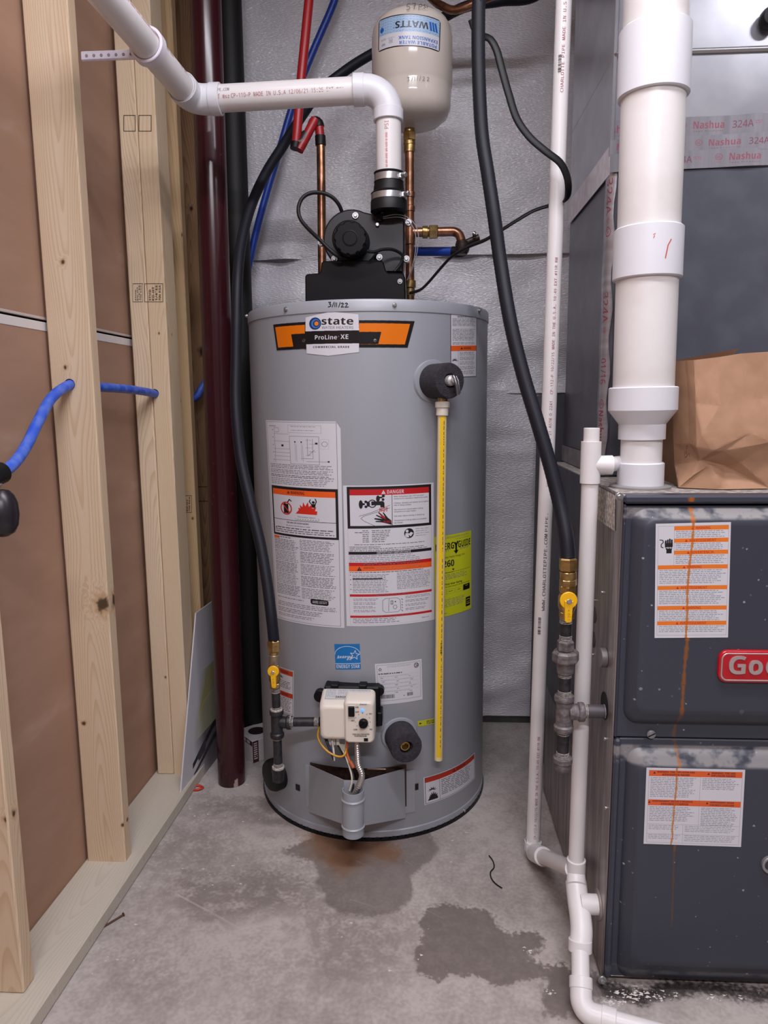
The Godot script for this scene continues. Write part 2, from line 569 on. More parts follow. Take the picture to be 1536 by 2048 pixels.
func label_wiring() -> Image:
	var w := 480.0
	var h := 1330.0
	var im := blank(480, 1330, WHITE)
	frame(im, 8, 8, 452, 1312, 2, GREY)
	# wiring diagram
	bar(im, 30, 34, 60, 3, GREY); frame(im, 180, 26, 200, 50, 2, Color(0.62, 0.62, 0.65))
	small_print(im, 200, 34, 170, 8, 8, GREY); small_print(im, 200, 58, 150, 8, 8, GREY)
	frame(im, 188, 96, 178, 178, 2, GREY)
	for k in 9:
		var y := 60.0 + 24 * k
		if k in [1, 3, 5, 6, 7, 8]: stroke(im, [[70, y], [188, y]], 1.6, Color(0.5, 0.5, 0.54))
		disc(im, 62, y, 3 if k % 2 == 0 else 1.5, INK)
	stroke(im, [[76, 40], [76, 270]], 1.6, GREY)
	stroke(im, [[80, 46], [112, 46], [112, 72], [80, 72]], 2, GREY)
	bar(im, 128, 152, 16, 13, INK)
	for x in [224, 264]:
		bar(im, x - 4, 128, 8, 9, INK)
		stroke(im, [[x, 140], [x, 250]], 1.6, Color(0.55, 0.55, 0.6))
		stroke(im, [[x + 8, 150], [x + 8, 260]], 1.6, Color(0.55, 0.55, 0.6))
	stroke(im, [[300, 108], [300, 220], [340, 180]], 1.6, GREY); stroke(im, [[260, 236], [330, 236], [330, 110]], 1.6, GREY)
	bar(im, 344, 134, 14, 11, INK); circle(im, 396, 142, 15, 2, GREY); frame(im, 374, 112, 44, 62, 1, Color(0.6, 0.6, 0.64))
	stroke(im, [[290, 254], [416, 254]], 1.6, GREY); bar(im, 410, 248, 10, 9, INK)
	for k in 5: small_print(im, 290 + 20 * (k % 2), 118 + 24 * k, 40, 7, 7, Color(0.5, 0.5, 0.55))
	small_print(im, 26, 280, 420, 30, 10, INK.lightened(0.25)); small_print(im, 26, 314, 420, 30, 10, INK.lightened(0.25))
	small_print(im, 26, 348, 420, 18, 10, INK); small_print(im, 26, 372, 420, 46, 11, INK.lightened(0.3))
	# warning box
	bar(im, 24, 424, 434, 326, INK); bar(im, 36, 442, 410, 294, WHITE); bar(im, 36, 442, 410, 38, ORANGE)
	alert(im, 152, 448, 20, INK.lerp(RED, 0.4), ORANGE); text(im, "WARNING", Rect2(178, 450, 92, 19), INK.lerp(RED, 0.4))
	bar(im, 36, 640, 410, 3, INK)
	bar(im, 122, 536, 36, 62, INK); bar(im, 128, 528, 10, 12, INK); stroke(im, [[150, 530], [168, 506], [180, 516]], 7, INK)
	circle(im, 140, 566, 39, 8, RED.lerp(ORANGE, 0.25)); stroke(im, [[114, 538], [168, 594]], 8, RED.lerp(ORANGE, 0.25))
	flames(im, 208, 594, 136, 82, Color(0.80, 0.16, 0.10))
	disc(im, 322, 514, 8, INK); stroke(im, [[306, 496], [298, 510], [312, 528], [332, 528], [340, 508], [334, 492]], 6, INK)
	poly(im, [[310, 524], [336, 524], [332, 548], [314, 548]], INK)
	for k in 9: circle(im, 214 + 16 * k, 626, 9, 2, GREY)
	bar(im, 206, 600, 140, 26, WHITE); text(im, "Flammable Vapors", Rect2(220, 608, 112, 14), GREY, false)
	text(im, "FIRE AND EXPLOSION HAZARD", Rect2(140, 652, 150, 11), INK.lightened(0.2))
	text(im, "Can result in serious injury or death", Rect2(132, 672, 166, 11), INK.lightened(0.1), false)
	alert(im, 44, 690, 12, INK, WHITE)
	small_print(im, 60, 692, 376, 12, 14, INK.lightened(0.1), 0.05); small_print(im, 44, 707, 396, 28, 13, INK.lightened(0.1), 0.08)
	# two columns of small print
	bar(im, 26, 756, 48, 16, ORANGE); small_print(im, 78, 758, 100, 10, 12, INK)
	for k in 5:
		small_print(im, 26, 776 + 76 * k, 190, 70, 10.5, INK.lightened(0.28 if k % 2 else 0.15))
		small_print(im, 226, 764 + 80 * k, 212, 72, 10.5, INK.lightened(0.15 if k % 2 else 0.28))
	poly(im, [[286, 1150], [384, 1152], [392, 1160], [392, 1180], [384, 1188], [290, 1186], [282, 1178], [282, 1158]], INK)
	text(im, "AHRI", Rect2(294, 1160, 36, 18), WHITE); text(im, "CERTIFIED", Rect2(334, 1160, 50, 9), WHITE); small_print(im, 334, 1172, 50, 6, 8, WHITE)
	small_print(im, 30, 1168, 210, 14, 11, INK.lightened(0.1)); small_print(im, 30, 1200, 410, 34, 11, INK.lightened(0.25))
	small_print(im, 30, 1240, 330, 32, 11, INK.lightened(0.2)); small_print(im, 30, 1280, 300, 22, 11, INK.lightened(0.3))
	# the upper right corner is cut off at a slant
	poly(im, [[456, 0], [481, 0], [481, 46], [468, 20]], Color(WHITE, 0))
	return im

func label_danger() -> Image:
	var im := blank(560, 880, WHITE)
	bar(im, 22, 8, 520, 256, INK); bar(im, 38, 24, 488, 224, WHITE); bar(im, 38, 24, 488, 36, RED)
	alert(im, 226, 30, 24, WHITE, RED); text(im, "DANGER", Rect2(260, 31, 104, 22), WHITE)
	bar(im, 288, 60, 3, 188, INK)
	# taps
	disc(im, 104, 116, 12, INK, 26); bar(im, 112, 108, 16, 12, INK); disc(im, 134, 100, 9, INK, 8); disc(im, 134, 130, 9, INK, 8); disc(im, 148, 114, 10, INK, 16)
	circle(im, 172, 112, 22, 6, INK); bar(im, 166, 98, 62, 24, INK); disc(im, 228, 112, 16, INK, 15); bar(im, 220, 112, 24, 24, INK)
	disc(im, 206, 82, 11, INK, 20); bar(im, 210, 70, 22, 10, INK); disc(im, 238, 66, 9, INK); disc(im, 236, 88, 8, INK)
	stroke(im, [[92, 188], [160, 168], [276, 124]], 2, INK); stroke(im, [[276, 140], [120, 188], [102, 202], [124, 220], [188, 250]], 2, INK)
	text(im, "HOT", Rect2(214, 138, 50, 24), RED)
	poly(im, [[184, 200], [230, 206], [192, 186], [196, 180], [238, 200], [204, 168], [210, 164], [246, 196], [232, 168], [238, 166], [262, 200], [284, 218], [286, 246], [256, 236], [226, 228], [188, 224], [190, 218], [224, 218], [182, 208]], INK)
	poly(im, [[206, 168], [246, 196], [250, 210], [230, 200]], RED.darkened(0.1)); text(im, "BURN", Rect2(236, 218, 46, 14), RED)
	var rows := ["Water temperature over 125°F can cause", "severe burns instantly or death from scalds.", "", "Children, disabled and elderly are at highest", "risk of being scalded.", "", "See instruction manual before setting", "temperature at water heater.", "", "Feel water before bathing or showering.", "", "Temperature limiting valves are available,", "see manual."]
	for i in rows.size():
		if rows[i]: text(im, rows[i], Rect2(300, 68 + i * 13.4, rows[i].length() * 5.0, 11), INK.lightened(0.15), false)
	# table of times
	for k in 7:
		small_print(im, 110 - 46 * int(k == 1), 276 + 11.5 * k, 40 + 46 * int(k == 1), 7, 9, INK.lightened(0.1), 0.0); small_print(im, 166, 276 + 11.5 * k, 130 - 8 * k, 7, 9, INK.lightened(0.1))
	disc(im, 392, 304, 31, INK); disc(im, 380, 290, 9, WHITE); poly(im, [[366, 318], [370, 302], [390, 302], [392, 330], [374, 328]], WHITE)
	poly(im, [[388, 310], [404, 296], [420, 304], [402, 326]], WHITE)
	for k in 4: small_print(im, 434, 278 + 14 * k, 96 - 12 * (k % 2), 8, 10, Color(0.5, 0.5, 0.54))
	small_print(im, 60, 362, 440, 8, 10, INK.lightened(0.2), 0.02); text(im, "Install Thermostatic Mixing Valves", Rect2(30, 374, 186, 10), INK.lightened(0.15)); small_print(im, 30, 388, 490, 18, 11, INK.lightened(0.2), 0.06)
	bar(im, 24, 408, 518, 18, INK); text(im, "IMPORTANT/IMPORTANTE", Rect2(192, 410, 210, 14), WHITE)
	small_print(im, 28, 432, 440, 20, 12, Color(0.45, 0.45, 0.5)); small_print(im, 28, 456, 490, 18, 11, Color(0.45, 0.45, 0.5))
	bar(im, 24, 476, 518, 21, RED); small_print(im, 110, 480, 350, 12, 14, RED.darkened(0.45), 0.0, 0.8)
	bar(im, 24, 497, 518, 34, ORANGE); alert(im, 72, 501, 26, INK, ORANGE); text(im, "WARNING:", Rect2(112, 503, 66, 12), ORANGE.darkened(0.4)); small_print(im, 186, 505, 300, 20, 12, ORANGE.darkened(0.3))
	small_print(im, 28, 536, 480, 8, 10, INK)
	for k in 4:
		small_print(im, 44, 552 + 30 * k, 220, 26, 9.5, Color(0.42, 0.42, 0.47)); small_print(im, 312, 548 + 27 * k, 220, 24, 9.5, Color(0.42, 0.42, 0.47))
		small_print(im, 28, 552 + 30 * k, 8, 6, 9, INK)
	bar(im, 44, 575, 180, 8, INK.lightened(0.2))
	bar(im, 24, 676, 518, 15, RED); small_print(im, 180, 679, 210, 8, 9, RED.darkened(0.4), 0.0, 0.8)
	for k in 4:
		small_print(im, 46, 704 + 24 * k, 160 - 8 * k, 18, 9.5, Color(0.45, 0.43, 0.47)); small_print(im, 364, 700 + 26 * k, 168 - 10 * k, 20, 9.5, Color(0.45, 0.43, 0.47))
	# drawing of the gas control
	for q in [[[222, 720], [240, 706], [312, 706], [330, 720], [334, 780], [316, 796], [240, 796], [222, 782], [222, 720]], [[262, 708], [258, 790]]]: stroke(im, q, 2.2, INK.lightened(0.2))
	frame(im, 272, 722, 14, 24, 3, INK); circle(im, 298, 764, 12, 2.4, INK); disc(im, 300, 730, 4, INK)
	for k in 5: stroke(im, [[338 + 3 * (k % 2), 714 + 18 * k], [346, 722 + 18 * k]], 3, INK)
	bar(im, 24, 812, 518, 14, RED); small_print(im, 150, 815, 250, 8, 9, RED.darkened(0.4), 0.0, 0.8)
	small_print(im, 40, 832, 300, 34, 11.5, Color(0.42, 0.42, 0.47)); small_print(im, 470, 850, 60, 6, 9, GREY)
	frame(im, 22, 264, 520, 606, 1, Color(0.6, 0.6, 0.64))
	return im

func label_energy_guide() -> Image:
	var y := Color(0.78, 0.80, 0.13)
	var im := blank(300, 620, y)
	small_print(im, 20, 14, 260, 12, 8, INK.lightened(0.2)); small_print(im, 150, 38, 130, 8, 8, INK.lightened(0.2))
	text(im, "ENERG", Rect2(8, 58, 132, 52), INK); text(im, "GUIDE", Rect2(172, 58, 118, 52), INK)
	bar(im, 149, 84, 14, 50, INK); poly(im, [[136, 126], [176, 126], [156, 154]], INK); stroke(im, [[144, 62], [156, 88], [168, 62]], 12, INK)
	small_print(im, 10, 112, 100, 20, 9, GREY); small_print(im, 190, 112, 90, 20, 9, GREY)
	text(im, "Estimated Yearly Energy Cost", Rect2(30, 160, 200, 20), INK, false)
	text(im, "$260", Rect2(28, 190, 112, 56), INK)
	poly(im, [[122, 262], [142, 262], [132, 278]], INK); bar(im, 10, 284, 122, 4, INK); bar(im, 10, 285, 270, 2, INK)
	small_print(im, 10, 300, 250, 40, 11, INK.lightened(0.25))
	text(im, "First Hour Rating", Rect2(70, 366, 136, 20), INK); text(im, "(How much hot water you get in the first hour of use)", Rect2(8, 388, 270, 14), INK, false)
	for x in [20, 80, 150]: frame(im, x, 416, 62, 34, 1, GREY); small_print(im, x + 14, 430, 34, 8, 9, INK)
	bar(im, 216, 408, 66, 46, INK); text(im, "High", Rect2(236, 414, 26, 12), y, true)
	small_print(im, 10, 490, 240, 60, 11, INK.lightened(0.3)); small_print(im, 20, 596, 70, 8, 10, INK)
	bar(im, 240, 516, 48, 74, INK); stroke(im, [[246, 540], [264, 530], [282, 540]], 4, y); bar(im, 246, 566, 36, 5, y); stroke(im, [[248, 555], [280, 553]], 3, y)
	return im

func star_pts(x: float, y: float, r: float, tilt := 0.0) -> Array:
	var out := []
	for k in 11:
		var a := -PI / 2 + tilt + TAU * k / 10
		out.append([x + cos(a) * (r if k % 2 == 0 else r * 0.42), y + sin(a) * (r if k % 2 == 0 else r * 0.42)])
	return out

func label_energy_star() -> Image:
	var b := Color(0.0, 0.43, 0.70)
	var im := blank(256, 256, b)
	var arc := []
	for k in 25: arc.append([128 + cos(PI + PI * k / 24) * 128, 108 + sin(PI + PI * k / 24) * 86])
	stroke(im, arc, 5, WHITE)
	# the script word, written as one line
	stroke(im, [[18, 142], [30, 140], [42, 124], [36, 116], [28, 126], [32, 142], [48, 136], [56, 122], [56, 142], [66, 124], [72, 126], [72, 142], [82, 136], [92, 122], [84, 120], [82, 138], [98, 136], [106, 120], [106, 140], [116, 122], [122, 126]], 5, WHITE)
	stroke(im, [[138, 122], [128, 124], [126, 138], [138, 136], [142, 120], [136, 156], [122, 160], [124, 148], [146, 136], [152, 122], [152, 136], [162, 134], [168, 118], [162, 156], [148, 158], [156, 144], [172, 132]], 5, WHITE)
	stroke(im, star_pts(202, 112, 48, 0.15), 6, WHITE)
	bar(im, 0, 194, 256, 6, WHITE); text(im, "ENERGY STAR", Rect2(10, 207, 236, 38), WHITE, true)
	return im

func label_rating() -> Image:
	var im := blank(400, 350, WHITE)
	frame(im, 14, 14, 372, 306, 2, GREY)
	stroke(im, star_pts(40, 52, 15), 3, INK); circle(im, 350, 46, 19, 5, INK); text(im, "SA", Rect2(342, 34, 24, 24), INK)
	small_print(im, 100, 26, 220, 16, 8, Color(0.5, 0.5, 0.55)); small_print(im, 24, 84, 200, 12, 13, INK.lightened(0.15), 0.0, 0.8)
	for k in 5:
		small_print(im, 30 + 12 * (k % 2), 112 + 32 * k, 330, 6, 9, Color(0.55, 0.55, 0.6), 0.3); bar(im, 24, 106 + 32 * k, 350, 1, Color(0.62, 0.62, 0.66))
		for q in 3: small_print(im, 40 + 120 * q + 14 * (k % 2), 124 + 32 * k, 30, 9, 10, INK.lightened(0.2), 0.4)
	var x := 40.0
	while x < 154:
		var wdt := rng.randi_range(1, 4)
		bar(im, x, 268, wdt, 32, INK.lightened(0.2)); x += wdt + rng.randi_range(1, 3)
	x = 262
	while x < 316:
		var wdt := rng.randi_range(1, 4)
		bar(im, x, 268, wdt, 28, INK.lightened(0.2)); x += wdt + rng.randi_range(1, 3)
	small_print(im, 226, 286, 24, 8, 9, INK.lightened(0.2))
	return im

func label_relief() -> Image:
	var im := blank(260, 610, WHITE)
	frame(im, 0, 0, 260, 610, 4, INK)
	text(im, "T&P RELIEF VALVE OPENING", Rect2(56, 18, 150, 13), INK)
	small_print(im, 16, 42, 228, 80, 13, INK.lightened(0.2)); small_print(im, 16, 142, 228, 120, 13, INK.lightened(0.2)); small_print(im, 16, 272, 228, 24, 13, INK.lightened(0.2))
	bar(im, 4, 302, 252, 50, ORANGE); alert(im, 84, 316, 22, INK, ORANGE); text(im, "WARNING", Rect2(112, 318, 80, 20), INK.lerp(RED, 0.3))
	bar(im, 64, 352, 2, 256, GREY); bar(im, 4, 352, 252, 2, INK); burst(im, 34, 450, 30, INK)
	for k in 5: small_print(im, 76, 366 + 46 * k, 168, 36, 13, INK.lightened(0.2))
	return im

func label_fire(w: int, h: int, two: bool) -> Image:
	var im := blank(w, h, WHITE)
	frame(im, 8, 8, w - 16, h - 16, 3, INK)
	if two:
		for k in 2:
			var y := 14 + k * (h / 2 - 4)
			bar(im, 11, y, w - 22, 50, Color(0.74, 0.22, 0.07)); text(im, "WARNING", Rect2(w * 0.32, y + 13, w * 0.4, 24), INK.lerp(RED, 0.3))
			small_print(im, 50, y + 120 - 60 * k, w - 70, h / 2 - 150 + 60 * k, 16, INK.lightened(0.2), 0.25)
		burst(im, w * 0.3, 106, 34, INK)
	else:
		bar(im, 11, 11, w - 22, 44, Color(0.68, 0.17, 0.09)); alert(im, w * 0.46, 18, 26, INK, ORANGE); text(im, "WARNING", Rect2(w * 0.54, 20, 90, 22), INK.lerp(RED, 0.4))
		bar(im, 112, 55, 2, h - 64, INK); burst(im, 58, 138, 34, INK); flames(im, 24, h - 30, 74, 80, INK)
		small_print(im, 126, 68, w - 150, h - 100, 17, INK.lightened(0.2), 0.2)
	return im

func badge() -> Image:
	# x 547..829 and y 627..716 of the front of the heater, three to one
	var im := blank(846, 270, Color(0.1, 0.1, 0.1, 0))
	var amber := Color(0.86, 0.44, 0.03)
	poly(im, [[0, 66], [846, 46], [806, 206], [32, 222]], INK)
	poly(im, [[18, 82], [820, 64], [790, 188], [44, 206]], amber)
	poly(im, [[144, 130], [662, 118], [646, 190], [160, 204]], INK)
	bar(im, 236, 70, 308, 150, INK)
	poly(im, [[240, 34], [390, 4], [540, 18], [544, 112], [240, 116]], WHITE)
	poly(im, [[246, 192], [544, 188], [544, 240], [378, 262], [248, 246]], WHITE)
	disc(im, 299, 72, 36, Color(0.09, 0.2, 0.4)); disc(im, 302, 72, 27, Color(0.24, 0.45, 0.72)); disc(im, 306, 72, 19, Color(0.08, 0.16, 0.33)); disc(im, 307, 72, 13, Color(0.85, 0.5, 0.2))
	text(im, "state", Rect2(336, 40, 178, 40), INK.lightened(0.05)); text(im, "WATER HEATERS", Rect2(338, 88, 176, 16), GREY, false)
	text(im, "ProLine", Rect2(298, 138, 128, 27), WHITE); text(im, "®", Rect2(430, 144, 8, 8), WHITE, false); text(im, "XE", Rect2(444, 136, 44, 27), WHITE)
	text(im, "COMMERCIAL GRADE", Rect2(288, 203, 204, 13), INK, true, false, 3)
	return im

func label_expansion() -> Image:
	# printed the other way up: the tank hangs head down
	var im := blank(620, 330, INK)
	var pale := Color(0.60, 0.72, 0.84)
	bar(im, 10, 10, 600, 310, WHITE); bar(im, 10, 150, 600, 170, pale)
	for k in 6:
		var pts := []
		for i in 62: pts.append([10 + i * 10, 160 + 28 * k + (i % 5) * 3.0])
		for i in range(0, 60, 3): stroke(im, pts.slice(i, i + 3), 2.5, Color(0.28, 0.36, 0.5))
	text(im, "WATTS", Rect2(126, 192, 300, 70), Color(0.05, 0.05, 0.14)); text(im, "®", Rect2(432, 196, 14, 14), Color(0.2, 0.25, 0.4), false)
	for k in 3: poly(im, [[28 + 30 * k, 186], [48 + 30 * k, 186], [70 + 26 * k, 276], [50 + 26 * k, 276]], Color(0.05, 0.35, 0.68))
	disc(im, 572, 210, 24, Color(0.1, 0.36, 0.7)); poly(im, [[556, 222], [588, 222], [572, 246]], Color(0.1, 0.36, 0.7)); poly(im, [[552, 196], [592, 196], [572, 176]], Color(0.1, 0.36, 0.7))
	text(im, "POTABLE WATER", Rect2(36, 22, 350, 36), Color(0.05, 0.34, 0.68), true); text(im, "EXPANSION TANK", Rect2(28, 72, 364, 36), Color(0.05, 0.34, 0.68), true)
	small_print(im, 430, 104, 80, 12, 9, GREY); small_print(im, 520, 96, 70, 22, 10, GREY); frame(im, 450, 50, 34, 44, 3, GREY); text(im, "UL", Rect2(456, 60, 22, 20), GREY); text(im, "NSF", Rect2(530, 40, 40, 24), GREY)
	im.rotate_180()
	# round the corners
	for c in [[0, 0, 1, 1], [620, 0, -1, 1], [620, 330, -1, -1], [0, 330, 1, -1]]:
		poly(im, [[c[0], c[1]], [c[0] + c[2] * 26, c[1]], [c[0] + c[2] * 8, c[1] + c[3] * 8], [c[0], c[1] + c[3] * 26]], Color(0, 0, 0, 0))
	return im

func rust(im: Image, pts: Array, w: float, a: float) -> void:
	# a run of rust-brown water down a surface
	for i in pts.size() - 1:
		var p := Vector2(pts[i][0], pts[i][1])
		var q := Vector2(pts[i + 1][0], pts[i + 1][1])
		var n := int(absf(q.y - p.y))
		for k in n:
			var c := p.lerp(q, float(k) / n)
			var half := w * (0.5 + 0.12 * sin(c.y * 0.11) + 0.1 * sin(c.y * 0.37))
			for x in range(int(c.x - half), int(c.x + half) + 1):
				if x < 0 or x >= im.get_width() or c.y < 0 or c.y >= im.get_height(): continue
				var f := a * clampf(1.4 - absf(x - c.x) / half, 0.0, 1.0)
				var o := im.get_pixel(x, int(c.y))
				im.set_pixel(x, int(c.y), Color(o.lerp(Color(0.72, 0.36, 0.08), f), o.a))

func label_furnace_upper() -> Image:
	var o := Color(0.88, 0.46, 0.12)
	var im := blank(450, 700, WHITE)
	frame(im, 14, 16, 424, 668, 1, GREY)
	var bars := [[112, 18, "WARNING"], [112, 92, "AVERTISSEMENT"], [112, 164, "ADVERTENCIA"], [16, 252, "WARNING"], [16, 378, "AVERTISSEMENT"], [16, 502, "WARNING"], [16, 596, "AVERTISSEMENT"]]
	for i in bars.size():
		var b = bars[i]
		bar(im, b[0], b[1], 438 - b[0], 25, o)
		var wd: float = b[2].length() * 12.6
		var mid: float = (b[0] + 438) / 2.0 + 10
		text(im, b[2], Rect2(mid - wd / 2, b[1] + 5, wd, 15), RED.darkened(0.1), false)
		alert(im, mid - wd / 2 - 26, b[1] + 5, 15, RED, o)
		var below: float = bars[i + 1][1] if i < 6 else 672.0
		small_print(im, b[0] + 10, b[1] + 30, 420 - b[0], below - b[1] - 34, 11, Color(0.42, 0.46, 0.5), 0.18)
	bar(im, 112, 16, 1, 236, GREY)
	stroke(im, [[24, 98], [42, 100], [48, 112], [34, 126], [34, 140], [46, 146]], 5, INK)
	for k in 4: stroke(im, [[62 + 12 * k, 122], [62 + 12 * k, 96 + 5 * absi(k - 2)]], 10, INK)
	poly(im, [[56, 118], [104, 118], [104, 140], [98, 160], [98, 180], [66, 180], [66, 160], [58, 146]], INK)
	stroke(im, [[60, 112], [62, 142]], 9, INK); stroke(im, [[58, 148], [76, 144], [74, 150], [90, 144], [90, 150], [104, 144]], 4, WHITE)
	rust(im, [[226, 0], [222, 120], [206, 260], [196, 420], [198, 560], [192, 700]], 15, 0.78)
	return im

func label_furnace_lower() -> Image:
	var o := Color(0.84, 0.36, 0.15)
	var im := blank(640, 500, WHITE)
	frame(im, 18, 16, 606, 472, 1, GREY)
	for k in 2:
		var y := 16.0 + 190 * k
		bar(im, 18, y, 606, 38, o)
		alert(im, 46 - 26 * k, y + 8, 14, INK, o); alert(im, 398, y + 8, 14, INK, o)
		text(im, ["WARNING: FIRE, EXPLOSION AND", "AVERTISSEMENT: RISQUE D'INCENDIE,"][k], Rect2(72 - 26 * k, y + 5, 244 + 26 * k, 12), INK.lerp(RED, 0.3)); text(im, ["ASPHYXIATION HAZARD", "D'EXPLOSION ET D'ASPHYXIE"][k], Rect2(104, y + 21, 180, 12), INK.lerp(RED, 0.3))
		text(im, ["WARNING: FIRE AND", "AVERTISSEMENT: RISQUE"][k], Rect2(424, y + 5, 156, 12), INK.lerp(RED, 0.3)); text(im, ["EXPLOSION HAZARD", "D'INCENDIE ET D'EXPLOSION"][k], Rect2(424, y + 21, 156, 12), INK.lerp(RED, 0.3))
		small_print(im, 30, y + 46, 310, 130 - 30 * k, 11, Color(0.45, 0.45, 0.5), 0.2); small_print(im, 368, y + 46, 240, 80 + 40 * k, 11, Color(0.45, 0.45, 0.5), 0.2)
	bar(im, 354, 54, 1, 310, GREY); bar(im, 18, 366, 606, 1, GREY); bar(im, 254, 366, 1, 122, GREY); bar(im, 18, 430, 606, 1, GREY)
	for k in 2:
		small_print(im, 28, 374 + 62 * k, 210, 36, 11, Color(0.5, 0.5, 0.55)); small_print(im, 266, 374 + 62 * k, 340, 46, 11, Color(0.5, 0.5, 0.55), 0.1)
	rust(im, [[198, 0], [200, 120], [192, 250], [190, 330], [184, 400], [190, 440], [180, 500]], 12, 0.72)
	return im

func tape_print(w: int, seed_: int) -> Image:
	# clear-topped foil tape with red lettering
	var im := blank(w, 96, Color(0.62, 0.62, 0.65))
	var n := FastNoiseLite.new(); n.seed = seed_; n.frequency = 0.02
	for x in w:
		bar(im, x, 0, 1, 96, Color(0.64, 0.64, 0.67) * (1.0 + 0.10 * n.get_noise_1d(x)))
	var red := Color(0.70, 0.44, 0.50)
	var x := 20.0
	while x < w - 10:
		circle(im, x + 18, 40, 16, 3, red); text(im, "UL", Rect2(x + 9, 32, 18, 16), red); small_print(im, x + 4, 66, 30, 10, 8, red)
		text(im, "Nashua", Rect2(x + 66, 22, 150, 40), red); text(im, "Tape Products", Rect2(x + 66, 70, 146, 10), red.darkened(0.1), false, false, 3)
		text(im, "324A", Rect2(x + 254, 28, 96, 36), Color(0.60, 0.36, 0.45), false); small_print(im, x + 358, 34, 40, 20, 9, red)
		x += 440
	return im

func corner_print() -> Image:
	var im := blank(1500, 96, Color(0.60, 0.60, 0.63))
	var n := FastNoiseLite.new(); n.seed = 3; n.frequency = 0.02
	for x in 1500: bar(im, x, 0, 1, 96, Color(0.62, 0.62, 0.65) * (1.0 + 0.12 * n.get_noise_1d(x)))
	var red := Color(0.62, 0.30, 0.38)
	for q in [["324A", 74, 170], ["UL", 300, 46], ["324A", 600, 150], ["01/16", 920, 126], ["UL", 1122, 40], ["Nashua", 1176, 164], ["324A", 1400, 96]]:
		if q[0] == "UL": circle(im, q[1] + 22, 48, 21, 4, red)
		text(im, q[0], Rect2(q[1] + (9 if q[0] == "UL" else 0), 38 if q[0] == "UL" else 26, q[2] - (18 if q[0] == "UL" else 0), 22 if q[0] == "UL" else 46), red, q[0] == "Nashua")
	for x in [256, 770, 1350]: small_print(im, x, 36, 36, 24, 9, red)
	return im

# ------------------------------------------------------------------ computed surfaces
func wood(seed_: int, tone: Color, late: Color, knots: Array) -> StandardMaterial3D:
	# flat-sawn pine; the picture covers 0.10 m by 1.2 m
	var n := FastNoiseLite.new(); n.seed = seed_; n.frequency = 0.006; n.fractal_octaves = 2
	var fine := FastNoiseLite.new(); fine.seed = seed_ + 5; fine.frequency = 0.5; fine.fractal_octaves = 1
	var im := Image.create(160, 960, false, Image.FORMAT_RGB8)
	for y in 960:
		var lean := 34.0 + 30.0 * sin(TAU * y / 960.0 + seed_)
		for x in 160:
			var dx := x - 80.0 + 22.0 * n.get_noise_2d(x * 0.6, y * 0.7)
			var r := sqrt(dx * dx + lean * lean) * 0.16 + 2.2 * n.get_noise_2d(x + 400.0, y * 0.5)
			var k := 0.0
			var halo := 0.0
			for q in knots:
				var d := Vector2(x - q[0], (y - q[1]) * 3.0).length() * (1.0 + 0.45 * n.get_noise_2d(x * 7.0, y * 22.0))
				r += 3.2 * exp(-d * d / (q[2] * q[2] * 3.0))
				k = maxf(k, 1.0 - smoothstep(q[2] * 0.45, q[2] * 0.95, d))
				halo = maxf(halo, 1.0 - smoothstep(q[2] * 0.8, q[2] * 1.9, d))
			var f := r - floorf(r)
			var l := smoothstep(0.45, 0.92, f) * (1.0 - smoothstep(0.94, 1.0, f))
			var c := tone.lerp(late, 0.34 * l + 0.10 * fine.get_noise_2d(x * 1.5, y * 0.05) + 0.16 * n.get_noise_2d(x, y * 0.25 + 900))
			c = c.lerp(late, halo * 0.6).lerp(late.darkened(0.62), k * 0.88)
			im.set_pixel(x, y, c)
	var m := mat(Color.WHITE, 0.62, 0.0, 0.35)
	m.albedo_texture = ImageTexture.create_from_image(im)
	m.uv1_scale = Vector3(10.0, 1.0 / 1.2, 1)
	return m

